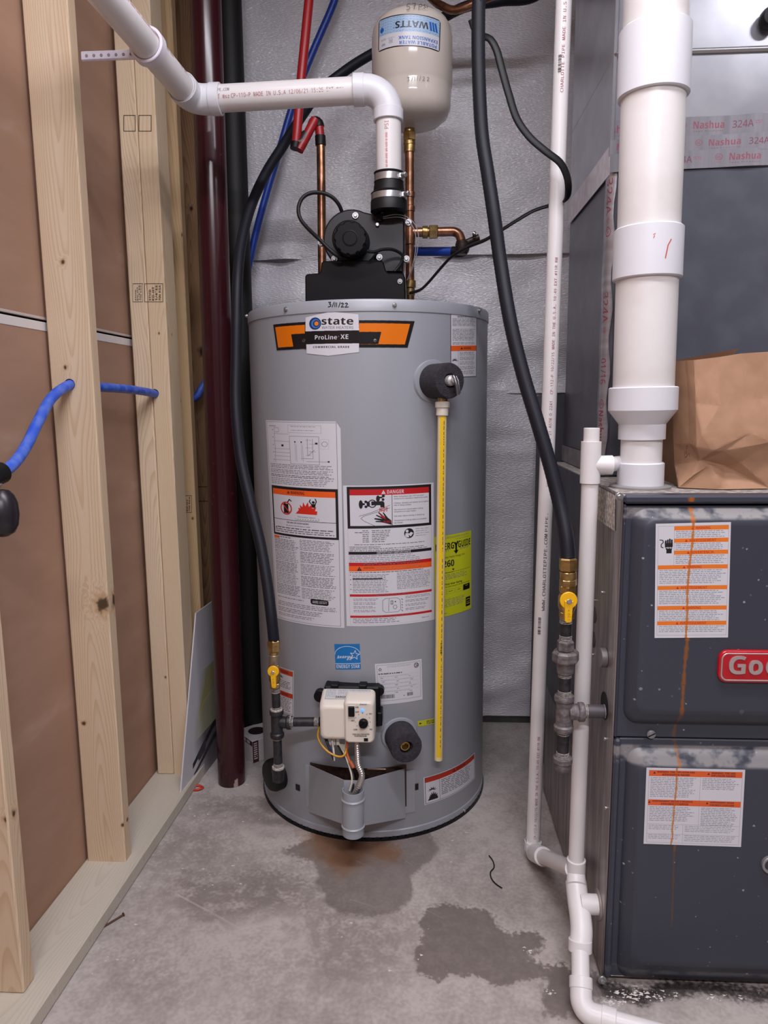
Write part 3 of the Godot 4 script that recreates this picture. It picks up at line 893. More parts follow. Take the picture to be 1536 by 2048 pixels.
func concrete() -> StandardMaterial3D:
	# one picture of the floor from x -1.0 to 1.0 and z -2.6 to -0.6, with its own stains and a shadow painted in under the furnace front
	var n := FastNoiseLite.new(); n.seed = 11; n.frequency = 0.006; n.fractal_octaves = 5
	var g := FastNoiseLite.new(); g.seed = 12; g.frequency = 0.13; g.fractal_octaves = 3
	var w := 1200
	var im := Image.create(w, w, false, Image.FORMAT_RGB8)
	var dry := rgb8(180, 172, 167)
	var dark := rgb8(140, 132, 128)
	var wet := rgb8(112, 103, 99)
	var rusty := rgb8(126, 84, 56)
	# outlines of the stains, one deepened by painted shadow, and how strong and how soft each is
	var seen := [
		[[[600, 1676], [752, 1684], [860, 1662], [893, 1676], [878, 1702], [842, 1732], [806, 1752], [816, 1783], [792, 1814], [730, 1826], [680, 1814], [650, 1784], [642, 1758], [606, 1722], [556, 1716], [592, 1696]], 0.80, 0.006, wet],
		[[[590, 1668], [700, 1690], [800, 1690], [790, 1722], [730, 1716], [690, 1742], [640, 1724], [600, 1704]], 0.75, 0.020, rusty],
		[[[853, 1814], [915, 1808], [977, 1826], [1014, 1867], [1059, 1859], [1079, 1885], [1052, 1901], [1091, 1922], [1133, 1927], [1133, 1969], [1099, 1981], [1091, 1944], [1052, 1952], [1017, 1974], [980, 1969], [952, 1953], [918, 1949], [888, 1937], [866, 1957], [818, 1947], [809, 1914], [831, 1870]], 0.95, 0.004, wet],
		[[[1100, 1920], [1210, 1945], [1200, 1990], [1150, 2048], [1096, 2048], [1098, 1990]], 0.95, 0.006, wet],
		[[[1190, 1952], [1400, 1968], [1580, 1972], [1580, 1994], [1300, 1998], [1200, 1994]], 1.0, 0.010, wet.darkened(0.5)],  # floor stain with the shadow beneath the furnace front painted into its colour
		[[[326, 1764], [432, 1746], [556, 1746], [642, 1770], [618, 1808], [531, 1826], [432, 1851], [357, 1826], [320, 1795]], 0.60, 0.035, wet],
		[[[556, 1820], [680, 1800], [830, 1830], [820, 1960], [700, 1980], [600, 1930]], 0.42, 0.04, wet],
		[[[283, 1672], [432, 1660], [470, 1720], [380, 1750], [270, 1740]], 0.35, 0.04, wet],
		[[[380, 1590], [540, 1600], [560, 1660], [420, 1640]], 0.45, 0.04, wet],
		[[[230, 1920], [420, 1900], [560, 1990], [400, 2040], [200, 2010]], 0.22, 0.06, wet]]
	var spots := []
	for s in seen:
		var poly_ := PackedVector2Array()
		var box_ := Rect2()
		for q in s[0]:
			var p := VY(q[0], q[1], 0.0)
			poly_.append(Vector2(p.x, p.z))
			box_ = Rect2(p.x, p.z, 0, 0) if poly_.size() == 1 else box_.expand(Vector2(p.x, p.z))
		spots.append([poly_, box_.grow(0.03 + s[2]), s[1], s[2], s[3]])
	for y in w:
		var z := -2.6 + 2.0 * y / w
		for x in w:
			var wx := -1.0 + 2.0 * x / w
			var a := n.get_noise_2d(x * 0.8, y * 0.8)
			var b := g.get_noise_2d(x, y)
			var h := g.get_noise_2d(x * 0.25 + 300.0, y * 0.25)
			var c := dry.lerp(dark, clampf(0.25 + 0.55 * a + 0.35 * b + 0.30 * h, 0.0, 1.0))
			var at := Vector2(wx + 0.016 * h + 0.05 * a, z + 0.016 * b + 0.05 * n.get_noise_2d(x * 0.8 + 700.0, y * 0.8))
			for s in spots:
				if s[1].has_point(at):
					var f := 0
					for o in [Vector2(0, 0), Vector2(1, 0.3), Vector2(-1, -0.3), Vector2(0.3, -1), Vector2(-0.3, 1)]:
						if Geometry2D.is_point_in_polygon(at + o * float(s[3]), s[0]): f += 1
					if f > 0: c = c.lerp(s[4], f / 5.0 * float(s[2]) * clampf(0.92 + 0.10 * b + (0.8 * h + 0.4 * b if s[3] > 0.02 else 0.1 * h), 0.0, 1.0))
			im.set_pixel(x, y, c)
	# pale scratches and a long trowel mark
	var r := RandomNumberGenerator.new(); r.seed = 4
	for k in 16:
		var p := Vector2(r.randf_range(300, 700), r.randf_range(500, 1050))
		var d := Vector2.from_angle(r.randf_range(0.3, 0.9)) * r.randf_range(10, 60)
		if k < 4:
			var m0 := VY(356, 1788 + k, 0.0); var m1 := VY(640, 1940 + k * 2, 0.0)
			p = Vector2((m0.x + 1.0) * w / 2, (m0.z + 2.6) * w / 2); d = Vector2((m1.x + 1.0) * w / 2, (m1.z + 2.6) * w / 2) - p
		var len_ := int(d.length()) + 1
		for i in len_:
			var q := p + d * i / len_
			if q.x >= 0 and q.x < w and q.y >= 0 and q.y < w: im.set_pixelv(Vector2i(q), im.get_pixelv(Vector2i(q)).lerp(rgb8(190, 182, 174), 0.45 * (1.0 - float(i) / len_)))
	var m := mat(Color.WHITE, 0.75, 0.0, 0.4)
	m.albedo_texture = ImageTexture.create_from_image(im)
	m.heightmap_enabled = true
	m.heightmap_texture = ImageTexture.create_from_image(bumpy(21, 0.10, 512))
	m.heightmap_scale = 0.05
	m.roughness_texture = m.albedo_texture
	m.roughness_texture_channel = BaseMaterial3D.TEXTURE_CHANNEL_GREEN
	m.roughness = 1.2
	return m

func bumpy(seed_: int, freq: float, size: int) -> Image:
	var n := FastNoiseLite.new(); n.seed = seed_; n.frequency = freq; n.fractal_octaves = 3
	return n.get_image(size, size)

func woven() -> StandardMaterial3D:
	# white vinyl facing with a fine horizontal crinkle
	var m := mat(rgb8(222, 220, 227), 0.30, 0.0, 0.75)
	var a := FastNoiseLite.new(); a.seed = 31; a.frequency = 0.10; a.fractal_octaves = 3
	var base := a.get_image(256, 1024)
	base.resize(512, 512, Image.INTERPOLATE_CUBIC)
	m.heightmap_enabled = true
	m.heightmap_texture = ImageTexture.create_from_image(base)
	m.heightmap_scale = 0.24
	m.uv1_scale = Vector3(2.6, 2.6, 1)
	return m

func speckled(w: int, h: int, base: Color, seed_: int, dots: int) -> Image:
	var im := blank(w, h, base)
	var r := RandomNumberGenerator.new(); r.seed = seed_
	for k in dots:
		disc(im, r.randf_range(0, w), r.randf_range(0, h), r.randf_range(0.6, 2.2) * (1.0 if r.randf() < 0.95 else 2.2), base.lerp(Color(0.8, 0.8, 0.78), r.randf_range(0.15, 0.8)))
	return im

func dust(im: Image, y0: float, y1: float, seed_: int, strength: float) -> void:
	# settled plaster dust on a ledge of a panel
	var n := FastNoiseLite.new(); n.seed = seed_; n.frequency = 0.02; n.fractal_octaves = 4
	for y in range(int(y0), int(y1)):
		var edge := smoothstep(y0, y0 + 5, y) * (1.0 - smoothstep(y1 - 8, y1, y))
		for x in im.get_width():
			var f := clampf((n.get_noise_2d(x, y * 1.6) + 0.50) * 1.8, 0.0, 1.0) * edge * strength
			im.set_pixel(x, y, im.get_pixel(x, y).lerp(Color(0.60, 0.59, 0.58), f))

# ------------------------------------------------------------------ the scene
func path(a: Array) -> Array:
	var out := []
	for p in a: out.append(V(p[0], p[1], p[2]))
	return out

func _ready() -> void:
	rng.seed = 7
	aim()
	camera_and_light()
	materials()
	room()
	stud_wall()
	back_wall()
	furnace()
	return_box()
	air_handler()
	flue()
	water_heater()
	vent_pipe()
	expansion_tank()
	water_lines()
	gas_trains()
	drain_pipes()
	odds_and_ends()

func camera_and_light() -> void:
	var cam := Camera3D.new()
	cam.name = "camera"
	cam.transform = Transform3D(view, EYE)
	cam.fov = rad_to_deg(2.0 * atan(1024.0 / F))
	cam.near = 0.05
	cam.far = 30.0
	add_child(cam)
	cam.current = true
	var env := Environment.new()
	env.background_mode = Environment.BG_COLOR
	env.background_color = Color(0.02, 0.02, 0.024)
	env.tonemap_mode = Environment.TONE_MAPPER_LINEAR
	env.tonemap_exposure = 1.0
	env.sdfgi_enabled = true
	env.ssao_enabled = true
	env.ssil_enabled = true
	var we := WorldEnvironment.new()
	we.name = "world"
	we.environment = env
	add_child(we)
	lamp(Vector3(0.10, 2.66, -0.80), 2.5, "strip light under the ceiling nearest the water heater")
	lamp(Vector3(0.15, 2.66, 1.00), 6.2, "strip light under the ceiling behind the camera")
	lamp(Vector3(1.32, 2.66, -0.42), 0.8, "short ceiling light in front of the furnace", 0.34)

func lamp(at: Vector3, energy: float, label: String, length := 1.2) -> void:
	var half := length / 2.0
	# a strip light under the joists: housing, lit diffuser, and the light it gives
	var t := thing("strip_light", label, "ceiling light", at, "strip lights on the ceiling")
	var st := S(); box(st, at + Vector3(-half - 0.02, 0.02, -0.09), at + Vector3(half + 0.02, 0.08, 0.09), 0.01)
	part(t, "housing", st, mat(rgb8(230, 230, 230), 0.4))
	st = S(); box(st, at + Vector3(-half, -0.012, -0.075), at + Vector3(half, 0.02, 0.075), 0.01)
	var m := mat(Color.WHITE, 0.4)
	m.emission_enabled = true
	m.emission = Color(0.95, 0.97, 1.0)
	m.emission_energy_multiplier = 9.0
	part(t, "diffuser", st, m)
	var l := AreaLight3D.new()
	l.name = "lamp_light"
	l.area_size = Vector2(length, 0.15)
	l.light_color = Color(0.985, 0.968, 1.0)
	l.light_energy = energy
	l.area_range = 12.0
	l.area_attenuation = 2.0
	l.shadow_enabled = true
	l.position = Vector3(0, -0.02, 0)
	l.rotation = Vector3(-PI / 2, 0, 0)
	t.add_child(l)

func materials() -> void:
	M.steel = mat(rgb8(186, 186, 188), 0.32, 0.9)
	M.pvc = mat(rgb8(221, 218, 218), 0.36)
	M.pvc_white = mat(rgb8(216, 217, 223), 0.4)
	M.black = mat(rgb8(13, 13, 17), 0.42, 0.0, 0.3)
	M.rubber = mat(rgb8(13, 13, 16), 0.5, 0.0, 0.4)
	M.foam = mottled(rgb8(40, 38, 44), rgb8(58, 55, 62), 14.0, 0.95, 0.0, 3, 0.15)
	M.copper = mottled(rgb8(170, 124, 98), rgb8(120, 86, 66), 5.0, 0.30, 0.9, 5)
	M.brass = mottled(rgb8(190, 162, 108), rgb8(150, 122, 78), 8.0, 0.32, 0.9, 6)
	M.iron = mottled(rgb8(28, 27, 31), rgb8(52, 50, 54), 12.0, 0.45, 0.2, 7)
	M.malleable = mottled(rgb8(132, 126, 126), rgb8(96, 90, 92), 14.0, 0.55, 0.45, 8, 0.05)
	M.dope = mottled(rgb8(196, 190, 184), rgb8(120, 114, 110), 30.0, 0.8, 0.0, 9)
	M.yellow = mat(rgb8(232, 178, 14), 0.35)
	M.blue = mat(rgb8(28, 62, 156), 0.36)
	M.red = mat(rgb8(158, 28, 34), 0.38)
	M.jacket = mat(rgb8(150, 154, 162), 0.40, 0.0, 0.65)
	M.hose = mat(rgb8(24, 25, 34), 0.5, 0.0, 0.35)
	M.galv = mottled(rgb8(190, 192, 199), rgb8(174, 176, 184), 1.2, 0.28, 0.8, 10)

func room() -> void:
	var st := S()
	var fl := [Vector3(-1.3, 0, -2.6), Vector3(2.0, 0, -2.6), Vector3(2.0, 0, 2.8), Vector3(-1.3, 0, 2.8)]
	st.set_smooth_group(-1)
	var uv := func(p: Vector3) -> Vector2: return Vector2((p.x + 1.0) / 2.0, (p.z + 2.6) / 2.0)
	quad(st, fl[0], fl[1], fl[2], fl[3], uv.call(fl[0]), uv.call(fl[1]), uv.call(fl[2]), uv.call(fl[3]))
	var low := Vector3(0, -0.12, 0)
	quad(st, fl[3] + low, fl[2] + low, fl[1] + low, fl[0] + low)
	for i in 4: face(st, [fl[i], fl[(i + 1) % 4], fl[(i + 1) % 4] + low, fl[i] + low], fl[i] + fl[(i + 1) % 4] - Vector3(0.7, 0, 0.2))
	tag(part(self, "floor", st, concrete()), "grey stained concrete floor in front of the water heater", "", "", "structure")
	st = S(); box(st, Vector3(-1.3, 2.75, -2.7), Vector3(2.0, 2.85, 2.8), 0.0)
	tag(part(self, "ceiling", st, mat(rgb8(150, 138, 124), 0.9)), "plain ceiling above the frame", "", "", "structure")
	st = S(); box(st, Vector3(1.75, 0, -2.6), Vector3(1.9, 2.75, 2.7), 0.0)
	tag(part(self, "wall_right", st, mat(rgb8(136, 130, 126), 0.9)), "plain wall beyond the furnace", "", "", "structure")
	st = S(); box(st, Vector3(-1.3, 0, 2.6), Vector3(1.9, 2.75, 2.75), 0.0)
	tag(part(self, "wall_front", st, mat(rgb8(104, 98, 94), 0.9)), "plain wall behind the camera", "", "", "structure")

func wall_x(z: float) -> float:
	return -0.855 - 0.031 * (z + 1.18)

func stud(parent: Node3D, x0: float, x1: float, z0: float, deep: float, top: float, m: StandardMaterial3D, hole := Vector2.ZERO, hr := 0.0, sideways := false) -> MeshInstance3D:
	# an upright board; z0 is its front; it may have a round hole drilled from front to back
	m.uv1_scale = Vector3(1.0 / 0.11, 1.0 / 2.4, 1)
	m.uv1_offset = Vector3(-x0 / 0.11, 0, 0)
	var st := S()
	var z1 := z0 - deep
	if hr <= 0.0:
		box(st, Vector3(x0, 0.038, z1), Vector3(x1, top, z0), 0.003)
	else:
		var b := 0.003
		var h := hr * 1.8
		var out := [Vector2(x0 + b, z0), Vector2(x1 - b, z0), Vector2(x1, z0 - b), Vector2(x1, z1 + b), Vector2(x1 - b, z1), Vector2(x0 + b, z1), Vector2(x0, z1 + b), Vector2(x0, z0 - b)]
		for i in 8:
			var p: Vector2 = out[i]
			var q: Vector2 = out[(i + 1) % 8]
			var n := Vector3(q.y - p.y, 0, p.x - q.x) * -1.0
			n = n if n.dot(Vector3(p.x + q.x - x0 - x1, 0, p.y + q.y - z0 - z1)) > 0 else -n
			var spans := [[0.038, hole.y - h], [hole.y + h, top]] if i in [0, 4] else [[0.038, top]]
			for s in spans: face(st, [Vector3(p.x, s[0], p.y), Vector3(q.x, s[0], q.y), Vector3(q.x, s[1], q.y), Vector3(p.x, s[1], p.y)], n)
		var seg := 32
		for k in seg:
			var a0 := TAU * k / seg
			var a1 := TAU * (k + 1) / seg
			var edge := func(a: float) -> Vector2:
				var d := Vector2(cos(a), sin(a))
				var tx: float = ((x1 - b - hole.x) if d.x > 0 else (hole.x - x0 - b)) / maxf(absf(d.x), 1e-6)
				var ty: float = h / maxf(absf(d.y), 1e-6)
				return hole + d * minf(tx, ty)
			var e0: Vector2 = edge.call(a0)
			var e1: Vector2 = edge.call(a1)
			var c0 := hole + Vector2(cos(a0), sin(a0)) * hr
			var c1 := hole + Vector2(cos(a1), sin(a1)) * hr
			for s in [[z0, 1.0], [z1, -1.0]]:
				face(st, [Vector3(c0.x, c0.y, s[0]), Vector3(e0.x, e0.y, s[0]), Vector3(e1.x, e1.y, s[0]), Vector3(c1.x, c1.y, s[0])], Vector3(0, 0, s[1]))
				# the corner between two rim points on different sides of the square
				if absf(e0.x - e1.x) > 1e-5 and absf(e0.y - e1.y) > 1e-5:
					var cx := e0.x if absf(absf(e0.y - hole.y) - h) > 1e-5 else e1.x
					var cy := e0.y if absf(absf(e0.y - hole.y) - h) < 1e-5 else e1.y
					face(st, [Vector3(e0.x, e0.y, s[0]), Vector3(cx, cy, s[0]), Vector3(e1.x, e1.y, s[0])], Vector3(0, 0, s[1]))
			face(st, [Vector3(c0.x, c0.y, z0), Vector3(c1.x, c1.y, z0), Vector3(c1.x, c1.y, z1), Vector3(c0.x, c0.y, z1)], Vector3(-cos(a0), -sin(a0), 0))
		face(st, [Vector3(x0, top, z0), Vector3(x1, top, z0), Vector3(x1, top, z1), Vector3(x0, top, z1)], Vector3.UP)
	return part(parent, "stud", st, m)

func stamp_tex(lines: Array, w: int, h: int) -> StandardMaterial3D:
	var ink := Color(0.16, 0.12, 0.10, 0.85)
	var im := blank(h, w, Color(ink, 0))
	frame(im, 3, 3, h - 6, w - 6, 4, ink)
	var y := 12.0
	for l in lines:
		text(im, l, Rect2(14, y, minf(l.length() * 20.0, h - 28), (w - 24) / lines.size() - 8), ink)
		y += (w - 24) / lines.size()
	im.rotate_90(COUNTERCLOCKWISE)
	return painted(im, 0.7, true, 0.2)

func stamp(parent: MeshInstance3D, m: Material, px: Array, z: float) -> void:
	var st := S()
	sheet(st, V(px[0], px[1], z), V(px[2], px[1], z), V(px[2], px[3], z), V(px[0], px[3], z))
	part(parent, "grade_stamp", st, m)

func stud_wall() -> void:
	var w := thing("wall_left", "partition of bare pine studs over brown backed drywall", "", Vector3(-0.85, 0, -1.6))
	w.remove_meta("category")
	tag(w, "", "", "", "structure")
	var pine := rgb8(209, 187, 160)
	var late := rgb8(174, 139, 103)
	# drywall, its brown back towards the room
	var turn := Transform3D(Basis(Vector3.UP, -0.031), Vector3(-0.855, 0, -1.18))
	var brown := mat(Color.WHITE, 0.85, 0.0, 0.25)
	brown.albedo_texture = noise_tex(0.008, [[0.2, rgb8(160, 128, 108)], [0.7, rgb8(168, 136, 116)], [0.86, rgb8(176, 146, 128)]], 512, 5, 9)
	brown.uv1_scale = Vector3(0.5, 1.6, 1)
	var st := S(); box(st, Vector3(-0.0127, 0.012, -1.32), Vector3(0, 1.335, 3.7), 0.002, turn)
	var low := part(w, "drywall_sheet", st, brown, "lower drywall sheet with brown paper back")
	st = S(); box(st, Vector3(-0.002, 1.316, -1.31), Vector3(0.0012, 1.3355, 3.7), 0.0008, turn)
	part(low, "white_edge", st, mat(rgb8(214, 208, 206), 0.8))
	st = S(); box(st, Vector3(-0.0127, 1.341, -1.32), Vector3(0, 2.75, 3.7), 0.002, turn)
	var high := part(w, "drywall_sheet", st, brown, "upper drywall sheet with brown paper back")
	st = S(); box(st, Vector3(-0.002, 1.3405, -1.31), Vector3(0.001, 1.3465, 3.7), 0.0008, turn)
	part(high, "white_edge", st, mat(rgb8(190, 180, 176), 0.8))
	# bottom plate
	st = S(); box(st, Vector3(-0.0, 0.0, -1.25), Vector3(0.134, 0.038, 3.6), 0.004, turn)
	var pm := wood(31, rgb8(192, 185, 172), rgb8(172, 160, 138), [[40, 300, 12], [110, 700, 9]])
	pm.uv1_scale = Vector3(1 / 0.14, 1.0 / 1.6, 1); pm.uv1_offset = Vector3(0.86 / 0.14, 0, 0)
	part(w, "bottom_plate", st, pm, "dusty bottom plate lying on the floor")
	st = S(); box(st, Vector3(0.02, 2.712, -1.25), Vector3(0.125, 2.75, 3.6), 0.004, turn)
	part(w, "top_plate", st, pm)
	var hole1 := V(139, 769, -1.593)
	var s0 := stud(w, -0.853, -0.768, -1.19, 0.038, 2.712, wood(3, pine, late, [[120, 800, 9], [30, 560, 8]]))
	s0.set_meta("label", "nearest stud, cut off by the left edge")
	var s1 := stud(w, -0.834, -0.737, -1.593, 0.038, 2.712, wood(4, pine, late, [[122, 682, 26], [70, 375, 7], [52, 465, 6], [24, 800, 7], [96, 120, 6], [140, 905, 6]]), Vector2(hole1.x, hole1.y), 0.0125)
	s1.set_meta("label", "knotty stud with a blue tube through its drilled hole")
	var xm := V(292, 560, -2.017).x
	var hole2 := V(309, 787, -2.017)
	var s2 := stud(w, -0.815, xm - 0.001, -2.017, 0.089, 2.712, wood(5, rgb8(216, 196, 168), late, [[60, 820, 5]]))
	s2.set_meta("label", "left board of the doubled stud")
	var s3 := stud(w, xm, -0.714, -2.017, 0.089, 2.712, wood(6, rgb8(216, 196, 168), rgb8(196, 156, 108), [[100, 870, 5], [40, 420, 4]]), Vector2(hole2.x, hole2.y), 0.0125)
	s3.set_meta("label", "right board of the doubled stud")
	var x3 := V(383, 850, -2.2).x
	var hole3 := V(354, 802, -2.2)
	var s4 := stud(w, x3 - 0.094, x3, -2.2, 0.038, 2.712, wood(7, rgb8(214, 182, 140), late, [[60, 300, 7], [120, 640, 6]]), Vector2(hole3.x, hole3.y), 0.013)
	s4.set_meta("label", "end stud behind the doubled stud")
	var s5 := stud(w, x3 - 0.10, x3 + 0.10, -2.4, 0.06, 2.712, wood(8, rgb8(150, 116, 86), rgb8(84, 56, 38), [[120, 430, 16], [40, 520, 10], [100, 250, 8]]))
	s5.set_meta("label", "water stained board against the back wall")
	var tex := stamp_tex(["", "STUD", "KD-HT", "1/4\"EE", "700 KGA"], 150, 140)
	var tex2 := stamp_tex(["S-P-F", "STUD", "KD-HT", "700 KGA"], 130, 150)
	stamp(s2, tex, [265, 566, 286, 605], -2.0165)
	stamp(s3, tex, [288, 566, 327, 605], -2.0165)
	stamp(s2, stamp_tex(["", ""], 80, 100), [246, 229, 272, 264], -2.0165)
	stamp(s3, stamp_tex(["", ""], 80, 100), [276, 229, 304, 264], -2.0165)
	stamp(s4, tex2, [362, 990, 384, 1026], -2.1995)
	stamp(s5, stamp_tex(["", ""], 80, 100), [394, 972, 420, 1004], -2.3995)
	# blue tubing through the studs
	var t := thing("blue_water_tube", "blue plastic water tube threaded through the drilled studs of the left wall", "pipe", V(60, 880, -1.40))
	var p := spline(path([[-6, 950, -1.27], [25, 930, -1.31], [52, 893, -1.38], [78, 840, -1.45], [104, 795, -1.52], [139, 770, -1.593], [166, 769, -1.66], [200, 774, -1.73], [252, 778, -1.85], [288, 783, -1.95], [309, 788, -2.017], [322, 795, -2.10], [328, 803, -2.2], [345, 812, -2.26], [388, 797, -2.31], [402, 778, -2.335], [418, 752, -2.345]]), 0.01)
	st = S(); tube(st, p, 0.0112, 14)
	part(t, "tube", st, mottled(rgb8(36, 80, 200), rgb8(96, 122, 200), 5.0, 0.45, 0.0, 12))
	# the valve at the left edge of the picture
	t = thing("shutoff_valve", "black valve with a rounded lever on the end of the blue tube", "valve", V(0, 960, -1.27))
	st = S(); rod(st, V(-22, 956, -1.245), V(5, 944, -1.285), 0.020, 20, 0.004)
	part(t, "collar", st, M.rubber)
	st = S(); rod(st, V(-8, 968, -1.25), V(0, 974, -1.25), 0.007, 6, 0.001, true)
	part(t, "nut", st, M.steel)
	st = S()
	var a := V(4, 978, -1.25)
	turned(st, a, Vector3(-0.02, -1, 0.1), [Vector2(0, 0), Vector2(0.002, 0.012), Vector2(0.010, 0.020), Vector2(0.024, 0.026), Vector2(0.045, 0.0285), Vector2(0.064, 0.027), Vector2(0.078, 0.021), Vector2(0.085, 0.010), Vector2(0.087, 0)], 28)
	part(t, "lever", st, mat(rgb8(30, 26, 32), 0.35))

func back_wall() -> void:
	var st := S(); box(st, Vector3(-1.3, 0, -2.66), Vector3(1.9, 2.75, -2.5), 0.0)
	tag(part(self, "wall_back", st, mottled(rgb8(58, 54, 54), rgb8(74, 70, 68), 1.5, 0.9, 0.0, 14)), "dark foundation wall behind the insulation", "", "", "structure")
	# vinyl faced insulation hung on the wall in overlapping sheets
	var t := thing("insulation_blanket", "white vinyl faced insulation blanket with fine crinkles hung on the back wall", "insulation", Vector3(0, 0.08, -2.47))
	var n := FastNoiseLite.new(); n.seed = 5; n.frequency = 1.6; n.fractal_octaves = 3
	var f := FastNoiseLite.new(); f.seed = 6; f.frequency = 1.0; f.fractal_octaves = 2
	var wm := woven()
	var spans := [[1.625, 2.74, 0.0], [1.18, 1.64, 0.005], [0.028, 1.19, 0.009]]
	for i in 3:
		st = S()
		st.set_smooth_group(1)
		var y0: float = spans[i][0]
		var y1: float = spans[i][1]
		var nx := 150
		var ny := int((y1 - y0) / 0.018)
		var at := func(ix: int, iy: int) -> Vector3:
			var x := lerpf(-0.635, 1.2, float(ix) / nx)
			var y := lerpf(y0, y1, float(iy) / ny)
			var z := -2.475 - float(spans[i][2]) + 0.016 * n.get_noise_2d(x, y * 1.4 + i * 7.0)
			# drawn creases: steep near the hung edges, slanting down to the right
			var edge := 0.7 * exp(-(y1 - y) * 9.0) + 1.0 * exp(-(y - y0) * 7.0)
			z += 0.034 * edge * f.get_noise_2d(x * 3.4 - y * 3.0, y * 5.0 + x * 1.6 + i * 3.0)
			z += 0.010 * f.get_noise_2d(x * 2.0 + 30.0, y * 9.0) * exp(-absf(y - 1.05) * 3.0)
			z = maxf(z, -2.494)
			return Vector3(x, y, z)
		for ix in nx:
			for iy in ny:
				var a: Vector3 = at.call(ix, iy); var b: Vector3 = at.call(ix, iy + 1); var c: Vector3 = at.call(ix + 1, iy + 1); var d: Vector3 = at.call(ix + 1, iy)
				quad(st, a, b, c, d, Vector2(a.x, -a.y), Vector2(b.x, -b.y), Vector2(c.x, -c.y), Vector2(d.x, -d.y))
		part(t, "vinyl_sheet", st, wm)
	# the maroon post, and a black cylinder added for the dark gap behind it
	var foot := VY(463, 1577, 0.0)
	foot.z -= 0.041
	foot = VY(464, 1562, 0.0); foot.y = 0
	var im := blank(96, 1024, rgb8(54, 19, 25))
	var rr := RandomNumberGenerator.new(); rr.seed = 8
	for k in 150:
		disc(im, rr.randf_range(0, 96), rr.randf_range(0, 1024), rr.randf_range(0.4, 0.9), rgb8(84, 50, 54))
	for k in 16:
		var cx := rr.randf_range(0, 96)
		poly(im, [[cx, 0], [cx + rr.randf_range(3, 8), 0], [cx + rr.randf_range(2, 6), rr.randf_range(4, 14)], [cx + 1, rr.randf_range(6, 22)]], rgb8(160, 140, 130) if k % 2 else rgb8(44, 18, 20))
	var m := painted(im, 0.22)
	m.texture_repeat = true
	m.uv1_scale = Vector3(1, 1.0 / 2.75, 1)
	t = thing("steel_post", "maroon painted round steel post standing left of the water heater", "post", foot)
	st = S()
	turned(st, foot, Vector3(0.0085, 1, 0), [Vector2(0, 0), Vector2(0, 0.0415), Vector2(2.74, 0.0415), Vector2(2.74, 0)], 40)
	part(t, "shaft", st, m)
	var q := V(466, 300, -2.33)
	st = S(); rod(st, Vector3(q.x, 0.0, q.z), Vector3(q.x, 2.74, q.z), 0.042, 24)
	tag(part(self, "gap_filler", st, mat(rgb8(10, 9, 11), 0.6)), "black cylinder added to fill the dark gap behind the maroon post", "pipe")

